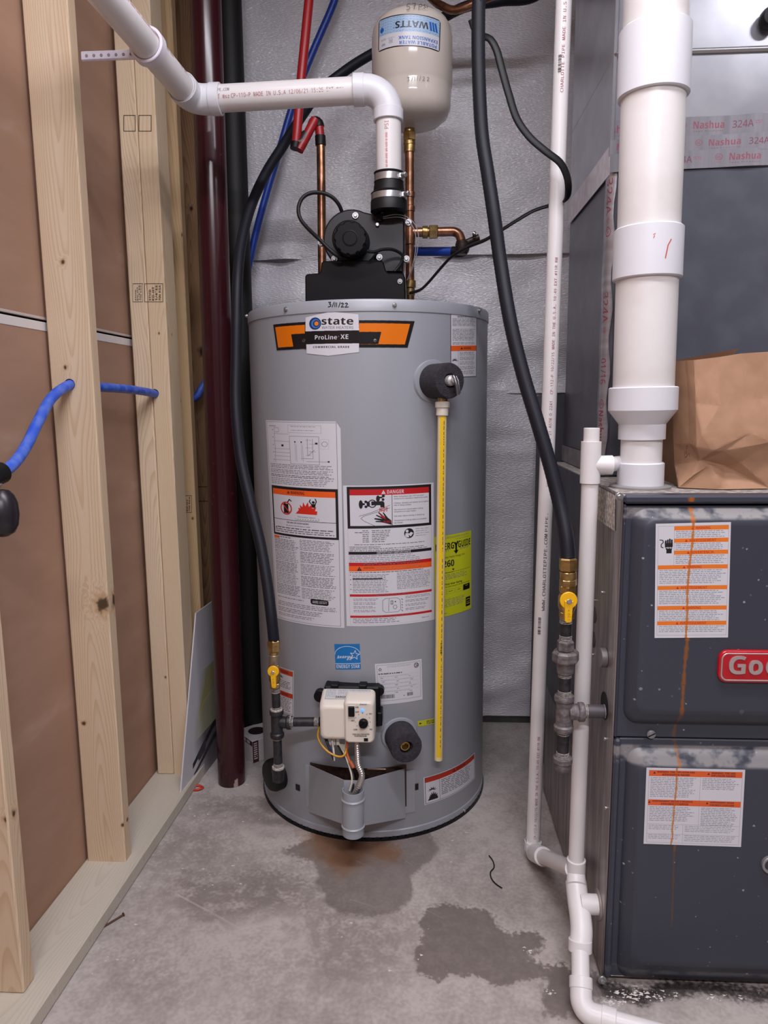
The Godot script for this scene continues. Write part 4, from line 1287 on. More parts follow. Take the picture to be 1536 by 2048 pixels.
func furnace() -> void:
	var x1 := FX + 0.56
	var t := thing("furnace", "dark slate gas furnace cabinet with two embossed doors and a red badge", "furnace", Vector3(0.62, 0.0, -1.66))
	var zb := -2.03
	var side := mottled(rgb8(164, 155, 152), rgb8(124, 116, 115), 2.2, 0.36, 0.75, 15)
	side.uv1_scale = Vector3(9, 0.7, 9)
	# the shell, open at the front
	var st := S()
	box(st, Vector3(FX, 0.014, zb), Vector3(FX + 0.004, FTOP, FZ + 0.003), 0.001)
	box(st, Vector3(x1 - 0.004, 0.014, zb), Vector3(x1, FTOP, FZ), 0.001)
	box(st, Vector3(FX + 0.004, 0.014, zb), Vector3(x1 - 0.004, FTOP - 0.004, zb + 0.004), 0.001)
	box(st, Vector3(FX + 0.004, 0.014, zb + 0.004), Vector3(x1 - 0.004, 0.018, FZ - 0.002), 0.001)
	var shell := part(t, "cabinet", st, side, "bare metal cabinet side")
	st = S(); box(st, Vector3(FX, 0.34, zb - 0.002), Vector3(FX - 0.0015, FTOP, -1.62), 0.0005)
	part(t, "rear_side_panel", st, mottled(rgb8(84, 84, 96), rgb8(72, 70, 82), 2.0, 0.4, 0.3, 16), "dark painted rear side panel")
	st = S(); box(st, Vector3(FX + 0.001, FTOP - 0.004, zb + 0.004), Vector3(x1 - 0.001, FTOP, FZ - 0.001), 0.001)
	part(t, "top_panel", st, mottled(rgb8(120, 114, 110), rgb8(178, 170, 162), 9.0, 0.9, 0.0, 17), "dusty top panel")
	for x in [FX + 0.02, x1 - 0.06]:
		for z in [FZ - 0.06, zb + 0.10]:
			st = S(); box(st, Vector3(x, 0.0, z - 0.06), Vector3(x + 0.04, 0.014, z), 0.001)
			part(t, "foot", st, M.black)
	# everything painted on the front shares one picture: specks, dust on the ledges, a run of rust
	var slate := rgb8(57, 60, 71)
	var im := speckled(560, 1000, slate, 21, 260)
	var pix := func(px: float, py: float) -> Array:
		var p := V(px, py, FZ + 0.015)
		return [(p.x - FX) * 1000.0, (1.0 - p.y) * 1000.0]
	var y0: float = pix.call(1300, 1014)[1]; var y1: float = pix.call(1300, 1042)[1]
	dust(im, y0, y1, 3, 0.85)
	y0 = pix.call(1300, 1494)[1]; y1 = pix.call(1300, 1534)[1]
	dust(im, y0, y1, 5, 0.75)
	y0 = pix.call(1300, 1938)[1]; y1 = pix.call(1300, 1956)[1]
	dust(im, y0, y1, 6, 0.3)
	var run := []
	for q in [[1387, 988], [1384, 1040], [1378, 1140], [1372, 1280], [1366, 1340], [1361, 1430], [1352, 1476], [1356, 1500], [1358, 1540], [1352, 1640], [1346, 1700], [1343, 1790], [1341, 1850]]: run.append(pix.call(q[0], q[1]))
	rust(im, run.slice(0, 4), 9, 0.75); rust(im, run.slice(3, 6), 7, 0.55); rust(im, run.slice(5, 8), 7, 0.3); rust(im, run.slice(7, 9), 6, 0.55); rust(im, run.slice(8, 11), 5, 0.4); rust(im, run.slice(10), 4, 0.22)
	var paint := painted(im, 0.42, false, 0.45)
	paint.uv1_scale = Vector3(1 / 0.56, 1, 1)
	paint.uv1_offset = Vector3(-FX / 0.56, 1.0, 0)
	var P := func(px: float, py: float) -> Vector3: return V(px, py, FZ)
	# frame of the front
	var ya: float = P.call(1300, 1007).y
	st = S(); box(st, Vector3(FX + 0.0045, ya, FZ - 0.03), Vector3(x1, FTOP, FZ + 0.006), 0.004)
	part(t, "top_rail", st, paint)
	var xs: float = P.call(1249, 1200).x
	var ym: float = P.call(1260, 1474).y
	st = S()
	box(st, Vector3(FX + 0.0045, ym, FZ - 0.03), Vector3(xs - 0.004, ya - 0.001, FZ + 0.004), 0.003)
	part(t, "side_rail", st, paint)
	st = S(); box(st, Vector3(FX + 0.0045, 0.018, FZ - 0.03), Vector3(P.call(1236, 1600).x, ym - 0.002, FZ + 0.008), 0.004)
	part(t, "side_rail", st, paint)
	# doors
	var doors := [[1249.0, 1012.0, 1474.0, 1263.0, 1015.0, 1446.0, 1291.0, 1041.0, 1427.0], [1238.0, 1476.0, 1968.0, 1252.0, 1493.0, 1952.0, 1281.0, 1532.0, 1930.0]]
	var made := []
	for d in doors:
		var a: Vector3 = P.call(d[0], d[1]); var b: Vector3 = P.call(d[0], d[2])
		st = S()
		box(st, Vector3(a.x, maxf(b.y, 0.018), FZ - 0.016), Vector3(x1 - (a.x - FX) + 0.0, a.y, FZ), 0.002)
		var o0: Vector3 = P.call(d[3], d[4]); var o1: Vector3 = P.call(d[3], d[5])
		var i0: Vector3 = V(d[6], d[7], FZ + 0.020); var i1: Vector3 = V(d[6], d[8], FZ + 0.020)
		var xr: float = x1 - (o0.x - FX); var xri: float = x1 - (i0.x - FX)
		var mid_o := Vector2((o0.x + xr) / 2, (o0.y + o1.y) / 2); var mid_i := Vector2((i0.x + xri) / 2, (i0.y + i1.y) / 2)
		var so := Vector2(xr - o0.x, o0.y - o1.y); var si := Vector2(xri - i0.x, i0.y - i1.y)
		panel(st, Transform3D(Basis(), Vector3(0, 0, FZ)), [[mid_o, so, 0.030, -0.002], [mid_o, so - Vector2(0.004, 0.004), 0.028, 0.004], [mid_o.lerp(mid_i, 0.5), so.lerp(si, 0.5), 0.026, 0.012], [mid_i, si + Vector2(0.004, 0.004), 0.022, 0.0185], [mid_i, si, 0.020, 0.020], [mid_i, si - Vector2(0.02, 0.02), 0.016, 0.0204]])
		made.append(part(t, "door", st, paint, ["upper door with a warning sheet and a badge", "lower door with a four part warning sheet"][made.size()]))
	var zf := FZ + 0.0212
	st = S(); sheet(st, V(1311.5, 1047.5, zf), V(1462, 1044, zf), V(1456, 1275, zf), V(1309, 1276, zf))
	part(made[0], "warning_sheet", st, painted(label_furnace_upper(), 0.5), "white sheet with orange bars")
	st = S(); sheet(st, V(1293, 1535, zf), V(1490.5, 1539.5, zf), V(1482, 1694, zf), V(1287, 1687.5, zf))
	part(made[1], "warning_sheet", st, painted(label_furnace_lower(), 0.5), "white sheet with two orange rows")
	# badge
	var c := V(1435, 1331, zf)
	var b0 := V(1435, 1299, zf); var b1 := V(1435, 1363, zf)
	var bh := b0.y - b1.y
	var bw := 0.262
	var red := mat(rgb8(178, 18, 32), 0.22)
	st = S()
	panel(st, Transform3D(Basis(), Vector3(c.x + bw / 2, (b0.y + b1.y) / 2, zf)), [[Vector2.ZERO, Vector2(bw, bh), 0.016, -0.001], [Vector2.ZERO, Vector2(bw, bh), 0.016, 0.004], [Vector2.ZERO, Vector2(bw - 0.004, bh - 0.004), 0.014, 0.006], [Vector2.ZERO, Vector2(bw - 0.009, bh - 0.009), 0.012, 0.006]])
	var bp := part(made[0], "badge", st, red, "red badge with silver letters")
	st = S()
	panel(st, Transform3D(Basis(), Vector3(c.x + bw / 2, (b0.y + b1.y) / 2, zf + 0.0062)), [[Vector2.ZERO, Vector2(bw - 0.008, bh - 0.008), 0.012, -0.001], [Vector2.ZERO, Vector2(bw - 0.008, bh - 0.008), 0.012, 0.001], [Vector2.ZERO, Vector2(bw - 0.013, bh - 0.013), 0.010, 0.0008], [Vector2.ZERO, Vector2(bw - 0.013, bh - 0.013), 0.010, 0.0002]])
	var silver := mat(rgb8(190, 178, 176), 0.35, 0.55)
	# the panel helper fills its last ring: lay the red field over the silver one
	part(t, "badge_rim", st, silver)
	st = S()
	panel(st, Transform3D(Basis(), Vector3(c.x + bw / 2, (b0.y + b1.y) / 2, zf + 0.0066)), [[Vector2.ZERO, Vector2(bw - 0.0135, bh - 0.0135), 0.010, -0.0006], [Vector2.ZERO, Vector2(bw - 0.014, bh - 0.014), 0.010, 0.0006]])
	part(t, "badge_field", st, red)
	var tm := TextMesh.new()
	var fnt := SystemFont.new(); fnt.font_names = PackedStringArray(["Droid Sans"]); fnt.font_weight = 700
	tm.font = fnt
	tm.text = "Goodman"
	tm.font_size = 64
	tm.depth = 0.003
	tm.pixel_size = 0.001
	tm.horizontal_alignment = HORIZONTAL_ALIGNMENT_LEFT
	var bb := tm.get_aabb()
	var l := MeshInstance3D.new()
	l.name = "lettering"
	l.mesh = tm
	l.material_override = silver
	var g0 := V(1456, 1348, zf + 0.007); var g1 := V(1456, 1313, zf + 0.007)
	var cap := 0.714 * 64 * 0.001
	var sc := (g1.y - g0.y) / cap
	l.scale = Vector3(sc * 1.07, sc, 1)
	l.position = Vector3(g0.x - bb.position.x * sc * 1.07, (g0.y + g1.y) / 2, zf + 0.0085) - t.position
	var base_y := bb.position.y
	l.position.y = g0.y - (base_y + 0.0) * sc
	t.add_child(l)
	# bolts, a slotted door screw, a round sight glass
	for q in [[1238, 993, 0.0075], [1204, 1958, 0.0085]]:
		var p := V(q[0], q[1], FZ + 0.008)
		st = S(); rod(st, p, p + Vector3(0, 0, 0.004), q[2], 20); rod(st, p + Vector3(0, 0, 0.003), p + Vector3(0, 0, 0.009), q[2] * 0.6, 6, 0.001, true)
		part(t, "bolt", st, M.steel)
	var sp := V(1302, 1468, FZ + 0.001)
	st = S(); turned(st, sp, Vector3(0, 0, 1), [Vector2(0, 0), Vector2(0, 0.0085), Vector2(0.003, 0.008), Vector2(0.0045, 0.005), Vector2(0.005, 0)], 24)
	var scr := part(t, "screw", st, mat(rgb8(150, 148, 150), 0.45, 0.6))
	st = S(); box(st, Vector3(-0.0075, -0.001, 0.0046), Vector3(0.0075, 0.001, 0.0054), 0.0002, Transform3D(Basis(Vector3(0, 0, 1), 0.5), sp))
	part(scr, "slot", st, M.black)
	var wp := V(1541, 1728, zf)
	st = S(); ring(st, wp - Vector3(0, 0, 0.004), wp + Vector3(0, 0, 0.006), 0.0175, 0.0125, 28)
	part(made[1], "sight_glass_ring", st, mat(rgb8(150, 148, 148), 0.4, 0.5))
	# the left side: knockouts, screws, the hole for the gas line, peeled tape
	for q in [[1189, 1230, 0.0], [1187, 1279, 0.0]]:
		var p := VX(q[0], q[1], FX)
		st = S(); rod(st, p + Vector3(-0.0012, 0, 0), p + Vector3(0.001, 0, 0), 0.017, 24)
		part(shell, "knockout", st, mat(rgb8(74, 68, 68), 0.5, 0.5))
	var p := VX(1212, 1315, FX)
	st = S(); rod(st, p + Vector3(-0.012, 0, 0), p, 0.019, 24)
	part(shell, "hole_plug", st, mat(rgb8(120, 116, 114), 0.5, 0.5))
	p = VX(1209, 1413, FX)
	st = S(); turned(st, p + Vector3(-0.001, 0.002, 0), Vector3(1, 0, 0), [Vector2(0, 0), Vector2(0, 0.027), Vector2(0.0005, 0.027)], 28)
	part(shell, "gas_opening", st, mat(rgb8(12, 11, 12), 0.9))
	for q in [[1188, 1201], [1186, 1309], [1211, 1478], [1213, 1616], [1205, 1185]]:
		p = VX(q[0], q[1], FX)
		st = S(); rod(st, p, p + Vector3(-0.003, 0, 0), 0.0042, 10)
		part(shell, "screw", st, M.steel)
	st = S()
	var pts := [VX(1196, 972, FX - 0.001), VX(1231, 991, FX - 0.001), VX(1230, 1062, FX - 0.001), VX(1214, 1052, FX - 0.001), VX(1193, 1036, FX - 0.001)]
	for k in pts.size(): pts[k] = Vector3(FX - 0.0012, minf(pts[k].y, FTOP), clampf(pts[k].z, -1.6, FZ))
	face(st, pts, Vector3(-1, 0, 0))
	part(shell, "peeled_tape", st, mottled(rgb8(206, 200, 194), rgb8(150, 140, 132), 16.0, 0.7, 0.0, 23))

func return_box() -> void:
	# the return air box on the far side of the furnace
	var x := V(1090, 1540, -2.07).x
	var yt := V(1090, 788, -2.07).y
	var t := thing("return_box", "dark metal return air box behind the furnace", "duct", Vector3(0.6, 0, -2.22))
	var st := S(); box(st, Vector3(x, 0.05, -2.40), Vector3(0.86, yt, -2.075), 0.004)
	part(t, "casing", st, mat(rgb8(62, 62, 70), 0.5, 0.2))
	for q in [[x + 0.002, -2.12], [0.80, -2.12], [x + 0.002, -2.38], [0.80, -2.38]]:
		st = S(); box(st, Vector3(q[0], 0.0, q[1]), Vector3(q[0] + 0.05, 0.05, q[1] + 0.04), 0.003)
		part(t, "foot_block", st, mat(rgb8(190, 188, 190), 0.7))

func air_handler() -> void:
	# the coil cabinet on the furnace and the duct over it
	var x0 := 0.385
	var z0 := -1.62
	var zb := -2.06
	var x1 := 0.95
	var t := thing("coil_cabinet", "dark grey coil cabinet standing on the furnace behind the thick white pipe", "cabinet", Vector3(0.66, FTOP, -1.84))
	var yt := V(1300, 340, z0).y
	var slate := mottled(rgb8(84, 88, 98), rgb8(76, 79, 90), 2.0, 0.42, 0.1, 24)
	var st := S(); box(st, Vector3(x0 + 0.004, FTOP + 0.001, zb), Vector3(x1, yt, z0 - 0.003), 0.002)
	part(t, "casing", st, mottled(rgb8(104, 104, 112), rgb8(92, 91, 100), 1.6, 0.36, 0.3, 25), "brushed casing")
	var xa := V(1226, 700, z0).x
	st = S(); box(st, Vector3(xa, FTOP + 0.004, z0 - 0.004), Vector3(x1, yt, z0 + 0.002), 0.002)
	part(t, "front_panel", st, slate, "dark front panel")
	st = S()
	var n := 24
	var y_lo := V(1207, 950, z0).y
	st.set_smooth_group(1)
	for k in n:
		var ya := lerpf(yt + 0.02, y_lo, float(k) / n); var yb := lerpf(yt + 0.02, y_lo, float(k + 1) / n)
		var wa := 0.003 * sin(k * 1.3); var wb := 0.003 * sin((k + 1) * 1.3)
		var va := float(k) / n; var vb := float(k + 1) / n
		for s in 2:
			var l0 := Vector3(x0 - 0.0005, ya, z0 - 0.035 + wa) if s else Vector3(x0 - 0.001, ya, z0 + 0.001)
			var r0 := Vector3(x0 - 0.001, ya, z0 + 0.001) if s else Vector3(xa - 0.008 + wa, ya, z0 + 0.003)
			var l1 := Vector3(x0 - 0.0005, yb, z0 - 0.035 + wb) if s else Vector3(x0 - 0.001, yb, z0 + 0.001)
			var r1 := Vector3(x0 - 0.001, yb, z0 + 0.001) if s else Vector3(xa - 0.008 + wb, yb, z0 + 0.003)
			var ua := 0.0 if s else 0.5; var ub := 0.5 if s else 1.0
			quad(st, l1, l0, r0, r1, Vector2(ua, vb), Vector2(ua, va), Vector2(ub, va), Vector2(ub, vb))
	var ti := corner_print(); ti.rotate_90(CLOCKWISE)
	var tm := painted(ti, 0.3, false); tm.metallic = 0.55
	part(t, "corner_tape", st, tm, "printed foil tape down the corner")
	# the duct
	t = thing("supply_duct", "shiny galvanised sheet metal duct above the coil cabinet", "duct", Vector3(0.66, yt, -1.84))
	st = S()
	var yr := V(1400, 104, z0).y
	box(st, Vector3(x0, yt - 0.002, zb + 0.01), Vector3(x1, yr, z0), 0.003)
	box(st, Vector3(x0, yr - 0.001, zb + 0.01), Vector3(x1, 2.74, z0 - 0.010), 0.003)
	var gm: Material = M.galv
	var body := part(t, "duct_body", st, gm)
	st = S(); box(st, Vector3(x0 - 0.001, yr - 0.004, z0 - 0.012), Vector3(x1, yr + 0.006, z0 + 0.008), 0.004)
	part(t, "standing_seam", st, M.steel)
	st = S(); box(st, Vector3(x0 - 0.002, yt + 0.03, z0 - 0.010), Vector3(x0 + 0.006, 2.74, z0 + 0.003), 0.001)
	part(t, "corner_bead", st, M.galv)
	st = S(); turned(st, V(1537, 40, z0 + 0.0), Vector3(0, 0, 1), [Vector2(0, 0), Vector2(0, 0.020), Vector2(0.012, 0.020), Vector2(0.018, 0.016), Vector2(0.02, 0)], 24)
	part(t, "round_grommet", st, M.rubber)
	# three bands of foil tape across the front, one along the side
	var bands := [[238, 276, 0.003], [276, 310, 0.0045], [306, 342, 0.006]]
	for i in 3:
		var b = bands[i]
		var y0 := V(1400, b[0], z0).y; var y1 := V(1400, b[1], z0).y
		st = S(); st.set_smooth_group(1)
		var m := 40
		for k in m:
			var xa2 := lerpf(x0 - 0.002, x1, float(k) / m); var xb2 := lerpf(x0 - 0.002, x1, float(k + 1) / m)
			for r in 4:
				var zz := func(x: float, v: float) -> float: return z0 + float(b[2]) + 0.0022 * sin(x * 40 + v * 5 + i) * sin(v * 9.0 + x * 13.0)
				var ta := lerpf(y0, y1, r / 4.0); var tb := lerpf(y0, y1, (r + 1) / 4.0)
				var tilt := 0.012 * (float(k) / m)
				quad(st, Vector3(xa2, tb + tilt, zz.call(xa2, tb)), Vector3(xa2, ta + tilt, zz.call(xa2, ta)), Vector3(xb2, ta + tilt, zz.call(xb2, ta)), Vector3(xb2, tb + tilt, zz.call(xb2, tb)), Vector2(float(k) / m, (r + 1) / 4.0), Vector2(float(k) / m, r / 4.0), Vector2(float(k + 1) / m, r / 4.0), Vector2(float(k + 1) / m, (r + 1) / 4.0))
		var pm := painted(tape_print(1340, 5 + i), 0.24, false); pm.metallic = 0.45; pm.roughness = 0.22
		pm.texture_repeat = true; pm.uv1_offset = Vector3(0.27 * i + 0.1, 0, 0)
		part(t, "foil_tape", st, pm, "printed foil tape band")
	st = S(); box(st, Vector3(x0 - 0.0015, V(1215, 345, z0).y - 0.005, zb), Vector3(x0 - 0.0005, V(1215, 290, z0).y, z0), 0.0004)
	part(t, "foil_tape", st, mottled(rgb8(206, 202, 208), rgb8(222, 218, 224), 5.0, 0.4, 0.15, 28))
	var seam := mottled(rgb8(150, 146, 150), rgb8(128, 124, 130), 4.0, 0.5, 0.1, 29)
	st = S(); box(st, Vector3(x0 - 0.0012, FTOP + 0.002, zb), Vector3(x0 - 0.0002, FTOP + 0.045, z0 - 0.04), 0.0003)
	part(t, "seam_tape", st, seam, "pale tape along the bottom seam")

func flue() -> void:
	# the thick white pipe on the furnace
	var z := -1.425
	var foot := V(1280, 972, z); foot.y = FTOP
	var t := thing("flue_pipe", "thick white plastic pipe with couplings rising from the furnace top", "pipe", foot)
	var top_x := V(1313, 0, z).x
	var ax := Vector3((top_x - foot.x) / 1.0, V(1313, 0, z).y - FTOP, 0)
	ax = ax / ax.y
	var at := func(py: float) -> Vector3: return foot + ax * (V(1290, py, z).y - FTOP)
	var px := 0.00093
	var st := S()
	turned(st, foot, Vector3.UP, [Vector2(0, 0), Vector2(0, 0.057), Vector2(0.004, 0.057), Vector2(0.006, 0.05), Vector2(0.006, 0)], 36)
	part(t, "base_flange", st, mat(rgb8(150, 148, 146), 0.5, 0.3), "grey base flange")
	var small := 0.0385
	var big := 0.0560
	st = S()
	var a: Vector3 = at.call(972); var b: Vector3 = at.call(800)
	rod(st, a, b, small, 40, 0.001)
	part(t, "pipe_section", st, M.pvc)
	st = S()
	a = at.call(971); b = at.call(924)
	turned(st, a, ax, [Vector2(0, 0), Vector2(0, 0.0435), Vector2((b - a).y - 0.002, 0.0435), Vector2((b - a).y, 0.041), Vector2((b - a).y, 0)], 40)
	part(t, "lower_coupling", st, M.pvc_white)
	st = S()
	var y1: Vector3 = at.call(878); var y2: Vector3 = at.call(848); var y3: Vector3 = at.call(820); var y4: Vector3 = at.call(774)
	turned(st, y1, ax, [Vector2(0, 0.030), Vector2(0, 0.0435), Vector2(y2.y - y1.y, 0.0435), Vector2(y3.y - y1.y, 0.0635), Vector2(y4.y - y1.y - 0.002, 0.0635), Vector2(y4.y - y1.y, 0.061), Vector2(y4.y - y1.y, 0.0)], 48)
	part(t, "reducer", st, M.pvc_white, "flared white reducer")
	st = S(); rod(st, at.call(780), foot + ax * (2.74 - FTOP), big, 48, 0.001)
	var pm := mat(Color.WHITE, 0.34)
	var pi := blank(256, 1024, rgb8(228, 223, 214))
	var rr := RandomNumberGenerator.new(); rr.seed = 3
	for k in 14: stroke(pi, [[rr.randf_range(0, 256), rr.randf_range(0, 1024)], [rr.randf_range(0, 256), rr.randf_range(0, 1024)]].slice(0, 1) + [], 1, GREY)
	pm.albedo_texture = noise_tex(0.006, [[0.2, rgb8(212, 208, 206)], [0.5, rgb8(220, 217, 216)], [0.8, rgb8(222, 219, 218)]], 256, 4, 33)
	pm.uv1_triplanar = true; pm.uv1_scale = Vector3.ONE * 3.0
	part(t, "pipe_section", st, pm)
	for q in [[560, 458], [197, 60]]:
		st = S()
		a = at.call(q[0]); b = at.call(q[1])
		turned(st, a, ax, [Vector2(0.0, 0.050), Vector2(0, 0.060), Vector2(0.002, 0.0622), Vector2(b.y - a.y - 0.002, 0.0622), Vector2(b.y - a.y, 0.060), Vector2(b.y - a.y, 0.0)], 48)
		part(t, "coupling", st, M.pvc_white)
	# two strokes of red crayon
	var im := blank(128, 160, Color(0.8, 0.3, 0.2, 0))
	var c := Color(0.80, 0.26, 0.18, 0.9)
	stroke(im, [[100, 30], [84, 60], [74, 120]], 5, c); stroke(im, [[14, 10], [24, 4]], 3, c); stroke(im, [[20, 14], [16, 26]], 3, c)
	var face_p := V(1330, 505, z)
	st = S()
	var cc: Vector3 = at.call(505)
	patch4(st, Vector3(cc.x, 0, cc.z), 0.0628, Vector2(-0.25, V(1300, 480, z).y), Vector2(0.55, V(1300, 480, z).y), Vector2(0.55, V(1300, 545, z).y), Vector2(-0.25, V(1300, 545, z).y))
	part(t, "crayon_mark", st, painted(im, 0.8, true, 0.1))
	# paper bag on the furnace
	var bag := thing("paper_bag", "crumpled brown paper bag standing on the furnace right of the thick white pipe", "bag", V(1440, 972, -1.44))
	var n := FastNoiseLite.new(); n.seed = 17; n.frequency = 9.0; n.fractal_octaves = 2
	var k := {"a": [1343, 723, -1.455], "b": [1371, 721, -1.418], "c": [1389, 720, -1.385], "d": [1438, 714, -1.382], "e": [1482, 707, -1.384], "f": [1542, 703, -1.386],
		"A": [1345, 800, -1.455], "B": [1376, 800, -1.415], "C": [1391, 806, -1.383], "D": [1440, 812, -1.372], "E": [1490, 800, -1.376], "F": [1543, 796, -1.384],
		"g": [1347, 888, -1.455], "h": [1379, 886, -1.408], "i": [1393, 895, -1.374], "j": [1425, 902, -1.366], "l": [1449, 901, -1.371], "m": [1543, 884, -1.366],
		"u": [1404, 868, -1.366], "v": [1500, 866, -1.366],
		"n": [1400, 921, -1.392], "o": [1450, 934, -1.404], "p": [1420, 930, -1.386], "q": [1543, 930, -1.380], "s": [1480, 925, -1.386],
		"r": [1352, 969, -1.455], "t": [1357, 969, -1.405], "w": [1444, 974, -1.376], "x": [1540, 974, -1.386], "y": [1386, 950, -1.392], "z": [1349, 930, -1.455]}
	var P := {}
	for q in k:
		var p := V(k[q][0], k[q][1], k[q][2])
		p.y = maxf(p.y, FTOP + 0.002)
		if q in ["r", "t", "w", "x"]: p.y = FTOP + 0.002
		P[q] = p
	var tris := "abB aBA bcC bCB cdD cDC deE dED efF eFE CDu DEv DvI uDv EFm Emv Ciu CBh Chi ABh Agh iuj ujv jvl vlm hin ghn ijn njl nlo lms lso smq npo gnz npy nyz opw ptw pyt ytz zrt owx oxs sxq"
	st = S()
	var soft := func(p: Vector3) -> Vector3: return p + Vector3(0, 0.0, 0.0035 * n.get_noise_3dv(p))
	for w in tris.replace("DvI ", "").split(" "):
		var c0: Vector3 = P[w[0]]; var c1: Vector3 = P[w[1]]; var c2: Vector3 = P[w[2]]
		var m := 8
		for i in m:
			for j in m - i:
				var grid := func(ii: int, jj: int) -> Vector3: return soft.call(c0 + (c1 - c0) * (float(ii) / m) + (c2 - c0) * (float(jj) / m))
				var toward := Vector3(-0.5, 0.1, 1)
				tri_soft(st, grid.call(i, j), grid.call(i + 1, j), grid.call(i, j + 1), toward, 5)
				if j < m - i - 1: tri_soft(st, grid.call(i + 1, j), grid.call(i + 1, j + 1), grid.call(i, j + 1), toward, 5)
	# the far side, the right side and the rolled back rim
	var back := Vector3(0, 0, -0.10)
	for e in [["f", "F"], ["F", "m"], ["m", "q"], ["q", "x"]]: face(st, [P[e[0]], P[e[1]], P[e[1]] + back * 1.7, P[e[0]] + back * 1.7], Vector3(1, 0, 0))
	for e in [["a", "A"], ["A", "g"], ["g", "z"], ["z", "r"]]: face(st, [P[e[0]], P[e[1]], P[e[1]] + back, P[e[0]] + back], Vector3(-1, 0, 0))
	var bl: Vector3 = P["a"] + back; var br: Vector3 = P["f"] + back * 1.7
	face(st, [bl, br, Vector3(br.x, FTOP + 0.002, br.z), Vector3(bl.x, FTOP + 0.002, bl.z)], Vector3(0, 0, -1))
	var rim := V(1478, 697, -1.545)
	face(st, [bl, br, rim], Vector3(0, 0, 1))
	var paper := mottled(rgb8(172, 134, 106), rgb8(164, 126, 98), 5.0, 0.75, 0.0, 35)
	part(bag, "paper", st, paper)
	# the folded gusset edge on the left of its front, with a small printed mark
	st = S()
	var im2 := blank(80, 120, Color(0.3, 0.2, 0.15, 0))
	var cb := Color(0.34, 0.22, 0.17, 0.8)
	stroke(im2, [[50, 6], [38, 14], [34, 34], [44, 30], [50, 6]], 4, cb); stroke(im2, [[10, 60], [34, 52], [40, 92], [14, 100], [10, 60]], 4, cb); stroke(im2, [[16, 70], [34, 64]], 4, cb); stroke(im2, [[20, 96], [62, 70], [66, 100]], 4, cb)
	sheet(st, V(1366, 890, -1.4235), V(1380, 889, -1.402), V(1382, 918, -1.398), V(1368, 921, -1.42))
	part(bag, "printed_mark", st, painted(im2, 0.8, true, 0.1))

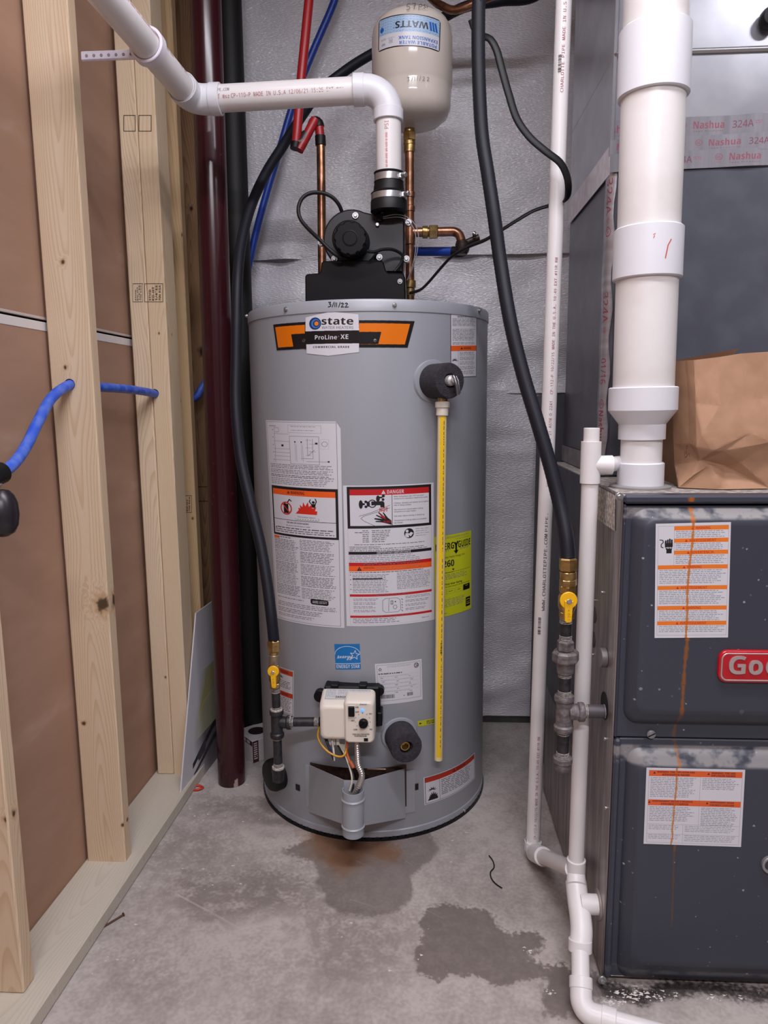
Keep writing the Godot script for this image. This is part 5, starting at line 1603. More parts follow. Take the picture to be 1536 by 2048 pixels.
func water_heater() -> void:
	var t := thing("water_heater", "tall grey tank water heater covered in labels, standing in the middle of the corner", "water heater", TANK)
	var st := S()
	turned(st, TANK, Vector3.UP, [Vector2(0.026, 0.30), Vector2(0.026, TR - 0.001), Vector2(0.030, TR), Vector2(1.369, TR), Vector2(1.371, TR - 0.004), Vector2(1.371, 0.30)], 128)
	part(t, "jacket", st, M.jacket)
	st = S()
	turned(st, TANK, Vector3.UP, [Vector2(1.3675, 0.30), Vector2(1.3675, TR + 0.0005), Vector2(1.369, TR + 0.0022), Vector2(1.392, TR + 0.0022), Vector2(1.397, TR - 0.001), Vector2(1.398, TR - 0.006), Vector2(1.392, TR - 0.012), Vector2(1.386, TR - 0.02), Vector2(1.386, 0)], 128)
	var band := part(t, "top_cover", st, M.jacket)
	st = S()
	turned(st, TANK, Vector3.UP, [Vector2(0.006, 0), Vector2(0.006, TR - 0.004), Vector2(0.010, TR + 0.002), Vector2(0.025, TR + 0.002), Vector2(0.028, TR - 0.001), Vector2(0.028, 0.3)], 128)
	part(t, "base_pan", st, M.jacket)
	st = S()
	var n := 96
	st.set_smooth_group(-1)
	for k in n:   # a gasket with a scalloped lip
		var a0 := TAU * k / n
		var a1 := TAU * (k + 1) / n
		for j in 4:
			var u0 := lerpf(a0, a1, j / 4.0); var u1 := lerpf(a0, a1, (j + 1) / 4.0)
			var h0 := 0.005 + 0.006 * sqrt(maxf(sin(PI * j / 4.0), 0.0)); var h1 := 0.005 + 0.006 * sqrt(maxf(sin(PI * (j + 1) / 4.0), 0.0))
			var r := TR + 0.0045
			quad(st, TANK + Vector3(r * sin(u0), 0, r * cos(u0)), TANK + Vector3(r * sin(u0), h0, r * cos(u0)), TANK + Vector3(r * sin(u1), h1, r * cos(u1)), TANK + Vector3(r * sin(u1), 0, r * cos(u1)))
			quad(st, TANK + Vector3(r * sin(u0), h0, r * cos(u0)), TANK + Vector3((r - 0.006) * sin(u0), h0, (r - 0.006) * cos(u0)), TANK + Vector3((r - 0.006) * sin(u1), h1, (r - 0.006) * cos(u1)), TANK + Vector3(r * sin(u1), h1, r * cos(u1)))
	part(t, "base_gasket", st, M.rubber, "black scalloped base gasket")
	for q in [[490, 632], [573.7, 618.7], [788.5, 610], [956, 620.8]]:
		var p := on_tank(q[0], q[1], 0.002)
		var o := (p - Vector3(TANK.x, p.y, TANK.z)).normalized()
		st = S(); turned(st, p, o, [Vector2(0, 0), Vector2(0, 0.0058), Vector2(0.002, 0.0058), Vector2(0.0021, 0.004), Vector2(0.006, 0.0036), Vector2(0.0065, 0)], 12)
		part(band, "screw", st, M.steel)
	for q in [[530, 1620], [927, 1620]]:
		var p := on_tank(q[0], q[1], 0.002)
		var o := (p - Vector3(TANK.x, p.y, TANK.z)).normalized()
		st = S(); turned(st, p, o, [Vector2(0, 0), Vector2(0, 0.005), Vector2(0.003, 0.0045), Vector2(0.004, 0)], 12)
		part(t, "screw", st, M.steel)
	var im := blank(270, 100, Color(INK, 0))
	var ink := Color(0.05, 0.05, 0.07, 1.0)
	for q in [[[14, 20], [44, 18], [30, 42], [46, 50], [44, 72], [14, 80]], [[62, 84], [84, 16]], [[98, 22], [94, 78]], [[118, 22], [114, 78]], [[138, 88], [158, 20]], [[166, 40], [182, 26], [196, 38], [176, 74], [170, 82], [204, 80]], [[214, 40], [230, 26], [244, 38], [222, 76], [218, 84], [254, 80]]]: stroke(im, q, 8, ink)
	sticker(t, "date_writing", painted(im, 0.6, true, 0.1), "handwritten date 3/11/22", [[655, 602], [700, 602], [700, 617], [655, 617]], TANK, TR, 0.003)
	sticker(t, "brand_badge", painted(badge(), 0.28, true), "orange, black and white maker's badge", [[547, 627], [829, 627], [829, 717], [547, 717]], TANK, TR, 0.0012)
	for q in [[608, 682], [750, 682]]:
		var p := on_tank(q[0], q[1], 0.001)
		var o := (p - Vector3(TANK.x, p.y, TANK.z)).normalized()
		st = S(); turned(st, p, o, [Vector2(0, 0), Vector2(0, 0.0052), Vector2(0.002, 0.0046), Vector2(0.0025, 0.002), Vector2(0.001, 0)], 14)
		part(t, "badge_rivet", st, mat(rgb8(90, 86, 80), 0.35, 0.8))
	sticker(t, "wiring_label", painted(label_wiring(), 0.5, true), "tall label with wiring diagram and orange WARNING", [[532, 840], [681, 843], [689, 1256], [553, 1235]])
	sticker(t, "danger_label", painted(label_danger(), 0.5), "white label headed DANGER in red", [[686, 971], [867, 965], [868.5, 1239], [693.5, 1252]])
	sticker(t, "energy_label", painted(label_energy_guide(), 0.5), "yellow energy cost label", [[868, 1074], [942, 1060], [942, 1216], [870, 1237]])
	sticker(t, "star_label", painted(label_energy_star(), 0.4), "blue square label with a star", [[668.8, 1288], [719.5, 1287.5], [721.8, 1338], [671.7, 1338.5]])
	sticker(t, "rating_label", painted(label_rating(), 0.5), "white rating plate", [[749.7, 1327.6], [843, 1317.3], [845, 1398.5], [753.8, 1409.8]])
	sticker(t, "relief_label", painted(label_relief(), 0.5), "narrow label by the relief valve", [[900.5, 628.5], [953.3, 629.3], [952, 753], [901, 755]])
	sticker(t, "fire_label", painted(label_fire(480, 260, false), 0.5), "low label with a red band", [[846.7, 1555], [949, 1504.5], [949.6, 1555.7], [848.7, 1610]])
	sticker(t, "gas_label", painted(label_fire(200, 470, true), 0.5), "label behind the gas pipe", [[552, 1329], [587.7, 1342], [587.7, 1432], [553, 1418]])
	im = blank(256, 90, Color(0.74, 0.74, 0.14))
	poly(im, [[16, 30], [44, 46], [16, 62]], INK); small_print(im, 90, 20, 150, 24, 13, INK, 0.05, 0.7); small_print(im, 90, 52, 150, 24, 13, INK, 0.05, 0.7)
	sticker(t, "drain_label", painted(im, 0.5), "small yellow strip", [[835, 1442], [882, 1432], [882, 1444], [836, 1453]])
	heater_door(t)
	gas_control(t)
	heater_ports(t)
	blower(t)

func heater_door(t: Node3D) -> void:
	# the prow-shaped access door with its tube, in front of an open burner slot
	var c := TANK
	var zt := -1.655
	var L0 := on_tank(608, 1531, 0.001); var R0 := on_tank(812, 1537, 0.001)
	var y_top := (L0.y + R0.y) / 2
	var y_bot := on_tank(700, 1640).y - 0.005
	var st := S()
	var hit := cyl_hit(612, 1545, TANK, TR); var hit2 := cyl_hit(829, 1545, TANK, TR)
	patch4(st, TANK, TR + 0.003, Vector2(hit.x, y_top + 0.0), Vector2(hit2.x, y_top + 0.0), Vector2(hit2.x, y_bot + 0.02), Vector2(hit.x, y_bot + 0.02), 20, 0.004)
	part(t, "door_flange", st, M.jacket)
	st = S()
	var h3 := cyl_hit(622, 1545, TANK, TR); var h4 := cyl_hit(812, 1545, TANK, TR)
	patch4(st, TANK, TR + 0.0036, Vector2(h3.x, on_tank(618, 1522).y), Vector2(h4.x, on_tank(812, 1528).y), Vector2(h4.x, y_bot + 0.04), Vector2(h3.x, y_bot + 0.04), 20)
	part(t, "burner_opening", st, mottled(rgb8(46, 32, 28), rgb8(72, 50, 42), 10.0, 0.5, 0.2, 41), "dark rusty burner opening")
	st = S(); box(st, on_tank(738, 1537, 0.003) - Vector3(0.005, 0.003, 0), on_tank(772, 1537, 0.006) + Vector3(0, 0.004, 0.004), 0.001)
	part(t, "burner_bracket", st, mat(rgb8(150, 120, 110), 0.3, 0.8))
	# two bent plates meeting at the tube, each with a side going back to the jacket
	var door := S()
	var lt := V(618, 1530, on_tank(618, 1530).z + 0.004); var lb := V(618, 1624, on_tank(618, 1624).z + 0.006)
	var mt := V(688, 1561, zt); var mb := V(688, 1649, zt)
	var nt := V(724, 1562, zt); var nb := V(724, 1652, zt)
	var rt := V(809, 1537.5, on_tank(809, 1537).z + 0.004); var rb := V(811, 1636, on_tank(811, 1636).z + 0.006)
	var back := Vector3(0, 0, -0.0025)
	for q in [[lt, mt, mb, lb], [mt, nt, nb, mb], [nt, rt, rb, nb]]:
		face(door, q, Vector3(0, 0, 1))
		face(door, [q[0] + back, q[1] + back, q[2] + back, q[3] + back], Vector3(0, 0, -1))
		face(door, [q[0], q[1], q[1] + back, q[0] + back], Vector3.UP)
		face(door, [q[3], q[2], q[2] + back, q[3] + back], Vector3.DOWN)
	var under := [lb, mb, nb, rb]
	for i in 3:   # the bottom return
		var p0: Vector3 = under[i]; var p1: Vector3 = under[i + 1]
		var b0 := Vector3(p0.x, p0.y + 0.0, minf(TANK.z + sqrt(maxf(TR * TR - pow(p0.x - TANK.x, 2), 0.0)), p0.z)); var b1 := Vector3(p1.x, p1.y, minf(TANK.z + sqrt(maxf(TR * TR - pow(p1.x - TANK.x, 2), 0.0)), p1.z))
		face(door, [p0, p1, b1, b0], Vector3.DOWN)
	var dp := part(t, "access_door", door, M.jacket, "prow shaped access door")
	st = S()
	var ta := V(706, 1579, zt + 0.008); var tb := V(706.5, 1667, zt + 0.008)
	var r := 0.0265
	var down := tb - ta
	var l := down.length()
	turned(st, tb, -down, [Vector2(0.0, r - 0.003), Vector2(0, r), Vector2(0.020, r), Vector2(0.023, r + 0.003), Vector2(0.026, r), Vector2(l - 0.026, r), Vector2(l - 0.023, r + 0.003), Vector2(l - 0.02, r), Vector2(l, r), Vector2(l, r - 0.002), Vector2(0, r - 0.003)], 36)
	part(dp, "air_tube", st, M.jacket, "round grey tube")
	for q in [[596, 1574, 0.012, 0.013], [831, 1573, 0.012, 0.013]]:
		var h := cyl_hit(q[0], q[1], TANK, TR)
		st = S(); patch4(st, TANK, TR + 0.0012, Vector2(h.x - 0.024, h.y + 0.008), Vector2(h.x + 0.024, h.y + 0.008), Vector2(h.x + 0.024, h.y - 0.010), Vector2(h.x - 0.024, h.y - 0.010), 4)
		part(t, "jacket_slot", st, mat(rgb8(22, 18, 20), 0.8))
	# flexible metal conduit and the wires that drop into the tube
	st = S()
	var dense := spline(path([[714, 1478, -1.69], [715, 1505, -1.675], [717, 1530, -1.66], [724, 1550, -1.65], [718, 1570, -1.647], [708, 1590, -1.648]]), 0.0016)
	var rad := []
	for i in dense.size(): rad.append(0.0082 if i % 3 == 0 else 0.0070)
	tube(st, dense, rad, 14)
	part(t, "flexible_conduit", st, mat(rgb8(200, 198, 196), 0.25, 0.85), "ribbed metal conduit")
	var wires := [[rgb8(196, 146, 30), [[640, 1448, -1.70], [636, 1475, -1.69], [652, 1500, -1.675], [676, 1513, -1.668], [690, 1508, -1.668], [694, 1482, -1.70]], 0.0026], [rgb8(20, 20, 24), [[644, 1460, -1.71], [656, 1490, -1.69], [668, 1520, -1.68]], 0.0032], [rgb8(24, 40, 80), [[652, 1474, -1.70], [660, 1500, -1.685], [670, 1521, -1.68]], 0.003], [rgb8(200, 198, 200), [[664, 1480, -1.69], [667, 1500, -1.68], [669, 1521, -1.675]], 0.0026],
		[rgb8(196, 190, 176), [[676, 1484, -1.70], [690, 1510, -1.68], [700, 1538, -1.665], [704, 1560, -1.655], [699, 1582, -1.65]], 0.0024], [rgb8(186, 92, 40), [[696, 1480, -1.69], [693, 1500, -1.68], [698, 1520, -1.672], [705, 1534, -1.665]], 0.0032], [rgb8(20, 20, 24), [[670, 1478, -1.72], [684, 1505, -1.70], [700, 1530, -1.68], [708, 1560, -1.66], [704, 1584, -1.652]], 0.0026]]
	for w in wires:
		st = S(); tube(st, spline(path(w[1]), 0.006), w[2], 8)
		part(t, "wire", st, mat(w[0], 0.4))
	st = S(); rod(st, V(699, 1522, -1.668), V(708, 1536, -1.662), 0.0052, 10, 0.002)
	part(t, "wire_splice", st, mat(rgb8(168, 84, 52), 0.4))
	st = S(); var w0 := V(688, 1480, -1.715)
	sheet(st, V(680, 1484, -1.712), V(700, 1492, -1.712), V(692, 1503, -1.70), V(682, 1500, -1.70))
	part(t, "paper_tag", st, mat(rgb8(200, 196, 184), 0.7))

func gas_control(t: Node3D) -> void:
	var zb := -1.768
	var zf := -1.668
	var st := S()
	var y1 := V(690, 1410, zf).y; var y0 := V(690, 1482, zf).y
	var xl := V(638, 1450, zf).x; var xr := V(747, 1450, zf).x
	var cx := (xl + xr) / 2; var cy := (y0 + y1) / 2
	box(st, Vector3(xl + 0.004, y0 + 0.004, zb - 0.02), Vector3(xr + 0.012, y1 + 0.018, zb + 0.03), 0.004)
	for q in [[xl - 0.008, y1 - 0.012, 0.016], [xr + 0.010, y1 + 0.004, 0.012]]: rod(st, Vector3(q[0], q[1], zb + 0.004), Vector3(q[0], q[1], zb + 0.024), q[2], 20)
	for x in [-0.036, 0.036]: box(st, Vector3(cx + x - 0.010, y1 + 0.012, zb + 0.006), Vector3(cx + x + 0.010, y1 + 0.024, zb + 0.034), 0.002)
	box(st, Vector3(xr + 0.006, y0 + 0.016, zb + 0.006), Vector3(xr + 0.018, y0 + 0.052, zb + 0.05), 0.002)
	var body := part(t, "gas_control", st, M.black, "gas control with white cover")
	var cream := mat(rgb8(222, 214, 202), 0.4)
	st = S()
	var w := xr - xl; var h := y1 - y0
	var at := Transform3D(Basis(), Vector3(cx, cy, zb))
	var d := zf - zb
	panel(st, at, [[Vector2(0, 0.006), Vector2(w, h + 0.012), 0.010, 0.022], [Vector2(0, 0.006), Vector2(w + 0.002, h + 0.012), 0.012, 0.03], [Vector2(0, 0.001), Vector2(w + 0.001, h + 0.004), 0.013, d - 0.022], [Vector2(0, 0), Vector2(w - 0.004, h - 0.004), 0.014, d - 0.006], [Vector2(0, 0), Vector2(w - 0.012, h - 0.012), 0.012, d - 0.001], [Vector2(0, 0), Vector2(w - 0.022, h - 0.022), 0.010, d]])
	part(body, "cover", st, cream, "cream plastic cover")
	# the raised operating face on the right with its tongue below
	st = S()
	var fx0 := V(688, 1450, zf).x; var fx1 := V(749, 1450, zf).x
	var fy0 := V(720, 1485, zf).y; var fy1 := V(720, 1400, zf).y
	var fc := Vector2((fx0 + fx1) / 2 - cx, (fy0 + fy1) / 2 - cy); var fs := Vector2(fx1 - fx0, fy1 - fy0)
	panel(st, at, [[fc, fs, 0.010, 0.05], [fc, fs, 0.012, d - 0.002], [fc, fs - Vector2(0.006, 0.006), 0.010, d + 0.006], [fc, fs - Vector2(0.012, 0.012), 0.008, d + 0.008]])
	part(body, "operating_face", st, cream)
	var z2 := zf + 0.0085
	st = S(); box(st, V(697, 1432, z2) , V(709, 1412, z2) + Vector3(0, 0, 0.006), 0.002)
	part(body, "rocker_switch", st, M.black, "black rocker switch")
	st = S(); box(st, V(696, 1437, z2) - Vector3(0, 0, 0.001), V(710, 1411, z2) + Vector3(0, 0, 0.001), 0.001)
	part(body, "switch_bezel", st, mat(rgb8(200, 194, 184), 0.4))
	var k := V(727, 1446, z2)
	st = S(); turned(st, k, Vector3(0, 0, 1), [Vector2(0, 0), Vector2(0, 0.0118), Vector2(0.008, 0.0108), Vector2(0.010, 0.009), Vector2(0.010, 0)], 32)
	box(st, Vector3(-0.0026, -0.009, 0.009), Vector3(0.0026, 0.009, 0.0145), 0.001, Transform3D(Basis(Vector3(0, 0, 1), -0.7), k))
	part(body, "temperature_dial", st, M.black, "round black dial")
	var lm := mat(rgb8(60, 110, 255), 0.3)
	lm.emission_enabled = true; lm.emission = Color(0.25, 0.5, 1.0); lm.emission_energy_multiplier = 2.2
	st = S(); var lp := V(725, 1420.5, z2); box(st, lp - Vector3(0.0035, 0.003, 0.001), lp + Vector3(0.0035, 0.003, 0.0018), 0.0006)
	part(body, "status_light", st, lm, "lit blue status light")
	var im := blank(300, 440, Color(INK, 0))
	text(im, "STATUS", Rect2(156, 76, 70, 14), Color(0.2, 0.3, 0.6), true)
	text(im, "ON", Rect2(112, 104, 30, 14), INK); text(im, "OFF", Rect2(112, 150, 36, 14), INK)
	for a in 9:
		var g := PI * 0.78 + PI * 1.44 * a / 8.0
		stroke(im, [[186 + cos(g) * 70, 246 + sin(g) * 70], [186 + cos(g) * 80, 246 + sin(g) * 80]], 4, INK)
	text(im, "HOT", Rect2(70, 236, 34, 14), INK); text(im, "LOW", Rect2(92, 324, 40, 14), INK); text(im, "HI", Rect2(256, 322, 26, 14), INK); text(im, "VAC", Rect2(250, 168, 30, 14), INK)
	text(im, "TURN DIAL FOR WATER", Rect2(78, 372, 176, 12), INK); text(im, "TEMPERATURE", Rect2(98, 390, 130, 12), INK)
	st = S(); sheet(st, V(689, 1392, z2 + 0.0004), V(748, 1392, z2 + 0.0004), V(748, 1481, z2 + 0.0004), V(689, 1481, z2 + 0.0004))
	part(body, "dial_marks", st, painted(im, 0.5, true, 0.1))
	st = S(); box(st, V(728, 1482, z2 - 0.001), V(736, 1477, z2 + 0.0012), 0.0004)
	part(body, "indicator_window", st, M.black)
	im = blank(400, 100, Color(0.78, 0.77, 0.76))
	frame(im, 6, 6, 388, 88, 2, GREY); small_print(im, 14, 12, 90, 76, 12, Color(0.45, 0.5, 0.56)); small_print(im, 214, 12, 176, 76, 12, Color(0.45, 0.5, 0.56)); small_print(im, 112, 12, 90, 44, 12, Color(0.45, 0.5, 0.56)); text(im, "⚠ DANGER", Rect2(96, 66, 110, 20), INK)
	st = S()
	var ty0 := y1 + 0.0105; var tz := zb + 0.034; var ty1 := y1 + 0.004; var tz1 := zf - 0.024
	sheet(st, Vector3(cx - w * 0.42, ty0 + 0.0035, tz), Vector3(cx + w * 0.42, ty0 + 0.0035, tz), Vector3(cx + w * 0.42, ty1, tz1), Vector3(cx - w * 0.42, ty1, tz1))
	part(body, "top_label", st, painted(im, 0.5))
	st = S()
	for x in [660, 668, 676, 694]: box(st, V(x, 1489, -1.70) - Vector3(0.004, 0, 0.005), V(x, 1479, -1.70) + Vector3(0.004, 0.004, 0.005), 0.001)
	part(body, "wire_plug", st, mat(rgb8(210, 206, 198), 0.4))

func foam_sleeve(t: Node3D, base: Vector3, axis: Vector3, r: float, l: float, bore: float, shift: Vector3) -> MeshInstance3D:
	# a thick foam collar pushed on a valve; its mouth is open
	var st := S()
	turned(st, base - axis * 0.02, axis, [Vector2(0, r - 0.001), Vector2(0.01, r), Vector2(l + 0.014, r), Vector2(l + 0.019, r - 0.002), Vector2(l + 0.02, r - 0.006), Vector2(l + 0.02, bore + 0.002), Vector2(l + 0.018, bore), Vector2(l - 0.03, bore * 0.92), Vector2(l - 0.03, 0)], 40)
	return part(t, "foam_sleeve", st, M.foam, "charcoal foam sleeve")

func heater_ports(t: Node3D) -> void:
	# relief valve, upper right
	var b := on_tank(866, 763)
	var o := (b - Vector3(TANK.x, b.y, TANK.z)).normalized()
	var st := S()
	turned(st, b - o * 0.004, o, [Vector2(0, 0), Vector2(0, 0.055), Vector2(0.0065, 0.052), Vector2(0.008, 0.045), Vector2(0.008, 0)], 40)
	part(t, "port_shield", st, M.jacket)
	var sl := foam_sleeve(t, b, o, 0.0425, 0.075, 0.016, Vector3.ZERO)
	var tip := b + o * 0.075
	st = S(); turned(st, b + o * 0.03, o, [Vector2(0, 0.012), Vector2(0.046, 0.013), Vector2(0.052, 0.012), Vector2(0.056, 0.007), Vector2(0.062, 0.006), Vector2(0.063, 0)], 20)
	part(t, "relief_valve", st, mat(rgb8(186, 184, 184), 0.45, 0.4), "relief valve with a test lever")
	st = S()
	var side := o.cross(Vector3.UP).normalized() * -1.0
	var l0 := tip + o * 0.012
	tube(st, [l0 + Vector3(0, 0.012, 0), l0 + o * 0.006 + Vector3(0, 0.004, 0), l0 + o * 0.010 + Vector3(0, -0.012, 0) + side * 0.004, l0 + o * 0.010 + Vector3(0, -0.034, 0) + side * 0.008], [0.003, 0.0042, 0.0045, 0.0040], 8, true, 0.5)
	tube(st, [l0 + Vector3(0, 0.010, 0) + side * 0.008, l0 + o * 0.006 + Vector3(0, 0.0, 0) + side * 0.010, l0 + o * 0.008 + Vector3(0, -0.030, 0) + side * 0.014], [0.002, 0.0028, 0.0028], 8, true, 0.5)
	part(t, "test_lever", st, mat(rgb8(120, 118, 122), 0.3, 0.8))
	# drain valve, lower middle
	b = on_tank(799, 1470)
	o = (b - Vector3(TANK.x, b.y, TANK.z)).normalized()
	st = S()
	turned(st, b - o * 0.004, o, [Vector2(0, 0), Vector2(0, 0.050), Vector2(0.0065, 0.047), Vector2(0.008, 0.042), Vector2(0.008, 0)], 40)
	part(t, "port_shield", st, M.jacket)
	foam_sleeve(t, b, o, 0.041, 0.075, 0.0165, Vector3.ZERO)
	st = S()
	var c := b + o * 0.035 + Vector3(-0.003, 0.003, 0)
	turned(st, c, o, [Vector2(0, 0.0125), Vector2(0.034, 0.0125), Vector2(0.036, 0.0118), Vector2(0.036, 0.0088), Vector2(0.028, 0.0080), Vector2(0.016, 0.0076), Vector2(0.016, 0)], 24)
	part(t, "drain_valve", st, M.brass, "brass drain valve outlet")
	# a black plug low on the left
	b = on_tank(557, 1546)
	o = (b - Vector3(TANK.x, b.y, TANK.z)).normalized()
	st = S()
	turned(st, b - o * 0.01, o, [Vector2(0, 0.045), Vector2(0.030, 0.045), Vector2(0.040, 0.040), Vector2(0.044, 0.02), Vector2(0.044, 0)], 32)
	part(t, "port_plug", st, M.rubber, "black foam plug")

func blower(t: Node3D) -> void:
	var zh := -1.835
	# the hood on the tank top
	var st := S()
	var P := func(px: float, py: float) -> Vector2:
		var p := V(px, py, zh)
		return Vector2(p.x, p.y)
	var y0: float = 1.388
	var out := PackedVector2Array()
	for q in [[610, 553], [612, 549], [616, 547.5], [638, 546], [641, 543], [643, 525], [646, 522], [700, 519.5], [764, 521.5], [767, 524], [772, 541], [776, 545.5], [803, 546], [808, 549], [810, 554]]: out.append(P.call(q[0], q[1]))
	out.append(Vector2(P.call(811, 590).x, y0)); out.append(Vector2(P.call(610, 590).x, y0))
	prism(st, out, Transform3D(Basis(), Vector3(0, 0, zh)), 0.24, 0.003)
	var hood := part(t, "blower_hood", st, M.black, "black hood under the blower")
	for q in [[800, 563]]:
		var p := V(q[0], q[1], zh)
		st = S(); rod(st, p, p + Vector3(0, 0, 0.003), 0.0062, 16); rod(st, p + Vector3(0, 0, 0.003), p + Vector3(0, 0, 0.007), 0.0038, 6, 0.001, true)
		part(hood, "bolt", st, M.steel)
	# the scroll housing and its outlet
	var zs := -1.868
	st = S()
	var poly_ := PackedVector2Array()
	var c := V(703, 478, zs)
	var r := absf(V(646, 478, zs).x - c.x)
	for k in 25:
		var a := deg_to_rad(62.0 + 268.0 * k / 24.0)
		poly_.append(Vector2(c.x + cos(a) * r, c.y + sin(a) * r))
	for q in [[770, 545], [806, 545], [809, 500], [809, 410], [749, 410], [748, 428]]:
		var p := V(q[0], q[1], zs); poly_.append(Vector2(p.x, p.y))
	prism(st, poly_, Transform3D(Basis(), Vector3(0, 0, zs)), 0.10, 0.004)
	var house := part(t, "blower_housing", st, mat(rgb8(24, 24, 29), 0.42), "black scroll shaped blower housing")
	for q in [[711, 431.5], [669, 518], [759, 515], [817, 445], [642, 485], [813, 518], [765, 429], [755, 450]]:
		var p := V(q[0], q[1], zs)
		var big: bool = q[0] != 765 and q[0] != 755
		st = S()
		if big: rod(st, p + Vector3(0, 0, -0.012), p + Vector3(0, 0, 0.004), 0.0085, 16, 0.001)
		rod(st, p + Vector3(0, 0, 0.002), p + Vector3(0, 0, 0.0075), 0.0048, 12, 0.001)
		part(house, "screw", st, M.steel)
	# the motor and its notched cap
	st = S()
	var mc := V(707, 484, zs)
	rod(st, mc - Vector3(0, 0, 0.01), mc + Vector3(-0.004, -0.006, 0.072), 0.0415, 40, 0.003)
	var motor := part(t, "blower_motor", st, M.rubber)
	st = S()
	var cap := PackedVector2Array()
	var rc := 0.0395
	for k in 96:
		var a := TAU * k / 96.0
		var rr := rc * (1.0 - 0.075 * smoothstep(0.45, 0.85, sin(a * 10.0)))
		cap.append(Vector2(cos(a) * rr, sin(a) * rr))
	var mp := V(700, 476, zs + 0.082)
	prism(st, cap, Transform3D(Basis(), mp), 0.03, 0.0025)
	turned(st, mp + Vector3(0, 0, -0.001), Vector3(0, 0, 1), [Vector2(0, 0.019), Vector2(0.0018, 0.0185), Vector2(0.0022, 0.0165), Vector2(0.0012, 0.0155), Vector2(0.0012, 0)], 32)
	part(motor, "motor_cap", st, M.black, "round notched motor cap")
	# rubber hose, thin leads, the sensor and the lead across the front
	st = S(); tube(st, spline(path([[684, 424, -1.872], [677, 408, -1.862], [664, 394, -1.855], [645, 386, -1.85], [622, 386, -1.845], [605, 396, -1.84], [597, 415, -1.835], [600, 436, -1.83], [615, 456, -1.82], [640, 480, -1.80], [660, 500, -1.795], [676, 512, -1.80], [692, 515, -1.82]]), 0.006), 0.0047, 12)
	part(t, "rubber_hose", st, M.rubber, "looped black rubber hose")
	st = S(); tube(st, spline(path([[733, 502, -1.79], [748, 504, -1.80], [765, 499, -1.815], [785, 499, -1.83], [800, 506, -1.845], [806, 514, -1.85], [800, 530, -1.852], [789, 543, -1.85]]), 0.006), 0.0038, 10)
	part(t, "motor_lead", st, M.rubber)
	var sp := V(760, 438, zs)
	st = S(); rod(st, sp, sp + Vector3(0, 0, 0.016), 0.0085, 18); rod(st, sp + Vector3(-0.002, 0.004, 0.012), sp + Vector3(0.012, 0.006, 0.016), 0.0035, 8)
	part(t, "pressure_sensor", st, M.black)
	for q in [[[766, 434, -1.85], [790, 429, -1.848], [812, 433, -1.846], [830, 449, -1.845], [837, 474, -1.845], [833, 510, -1.85], [826, 535, -1.86], [817, 556, -1.87]], [[766, 437, -1.85], [795, 434, -1.848], [814, 440, -1.846], [828, 458, -1.845], [832, 484, -1.846], [829, 515, -1.85], [822, 540, -1.86], [815, 560, -1.87]]]:
		st = S(); tube(st, spline(path(q), 0.006), 0.0011, 6)
		part(t, "sensor_lead", st, mat(rgb8(140, 138, 144), 0.4))

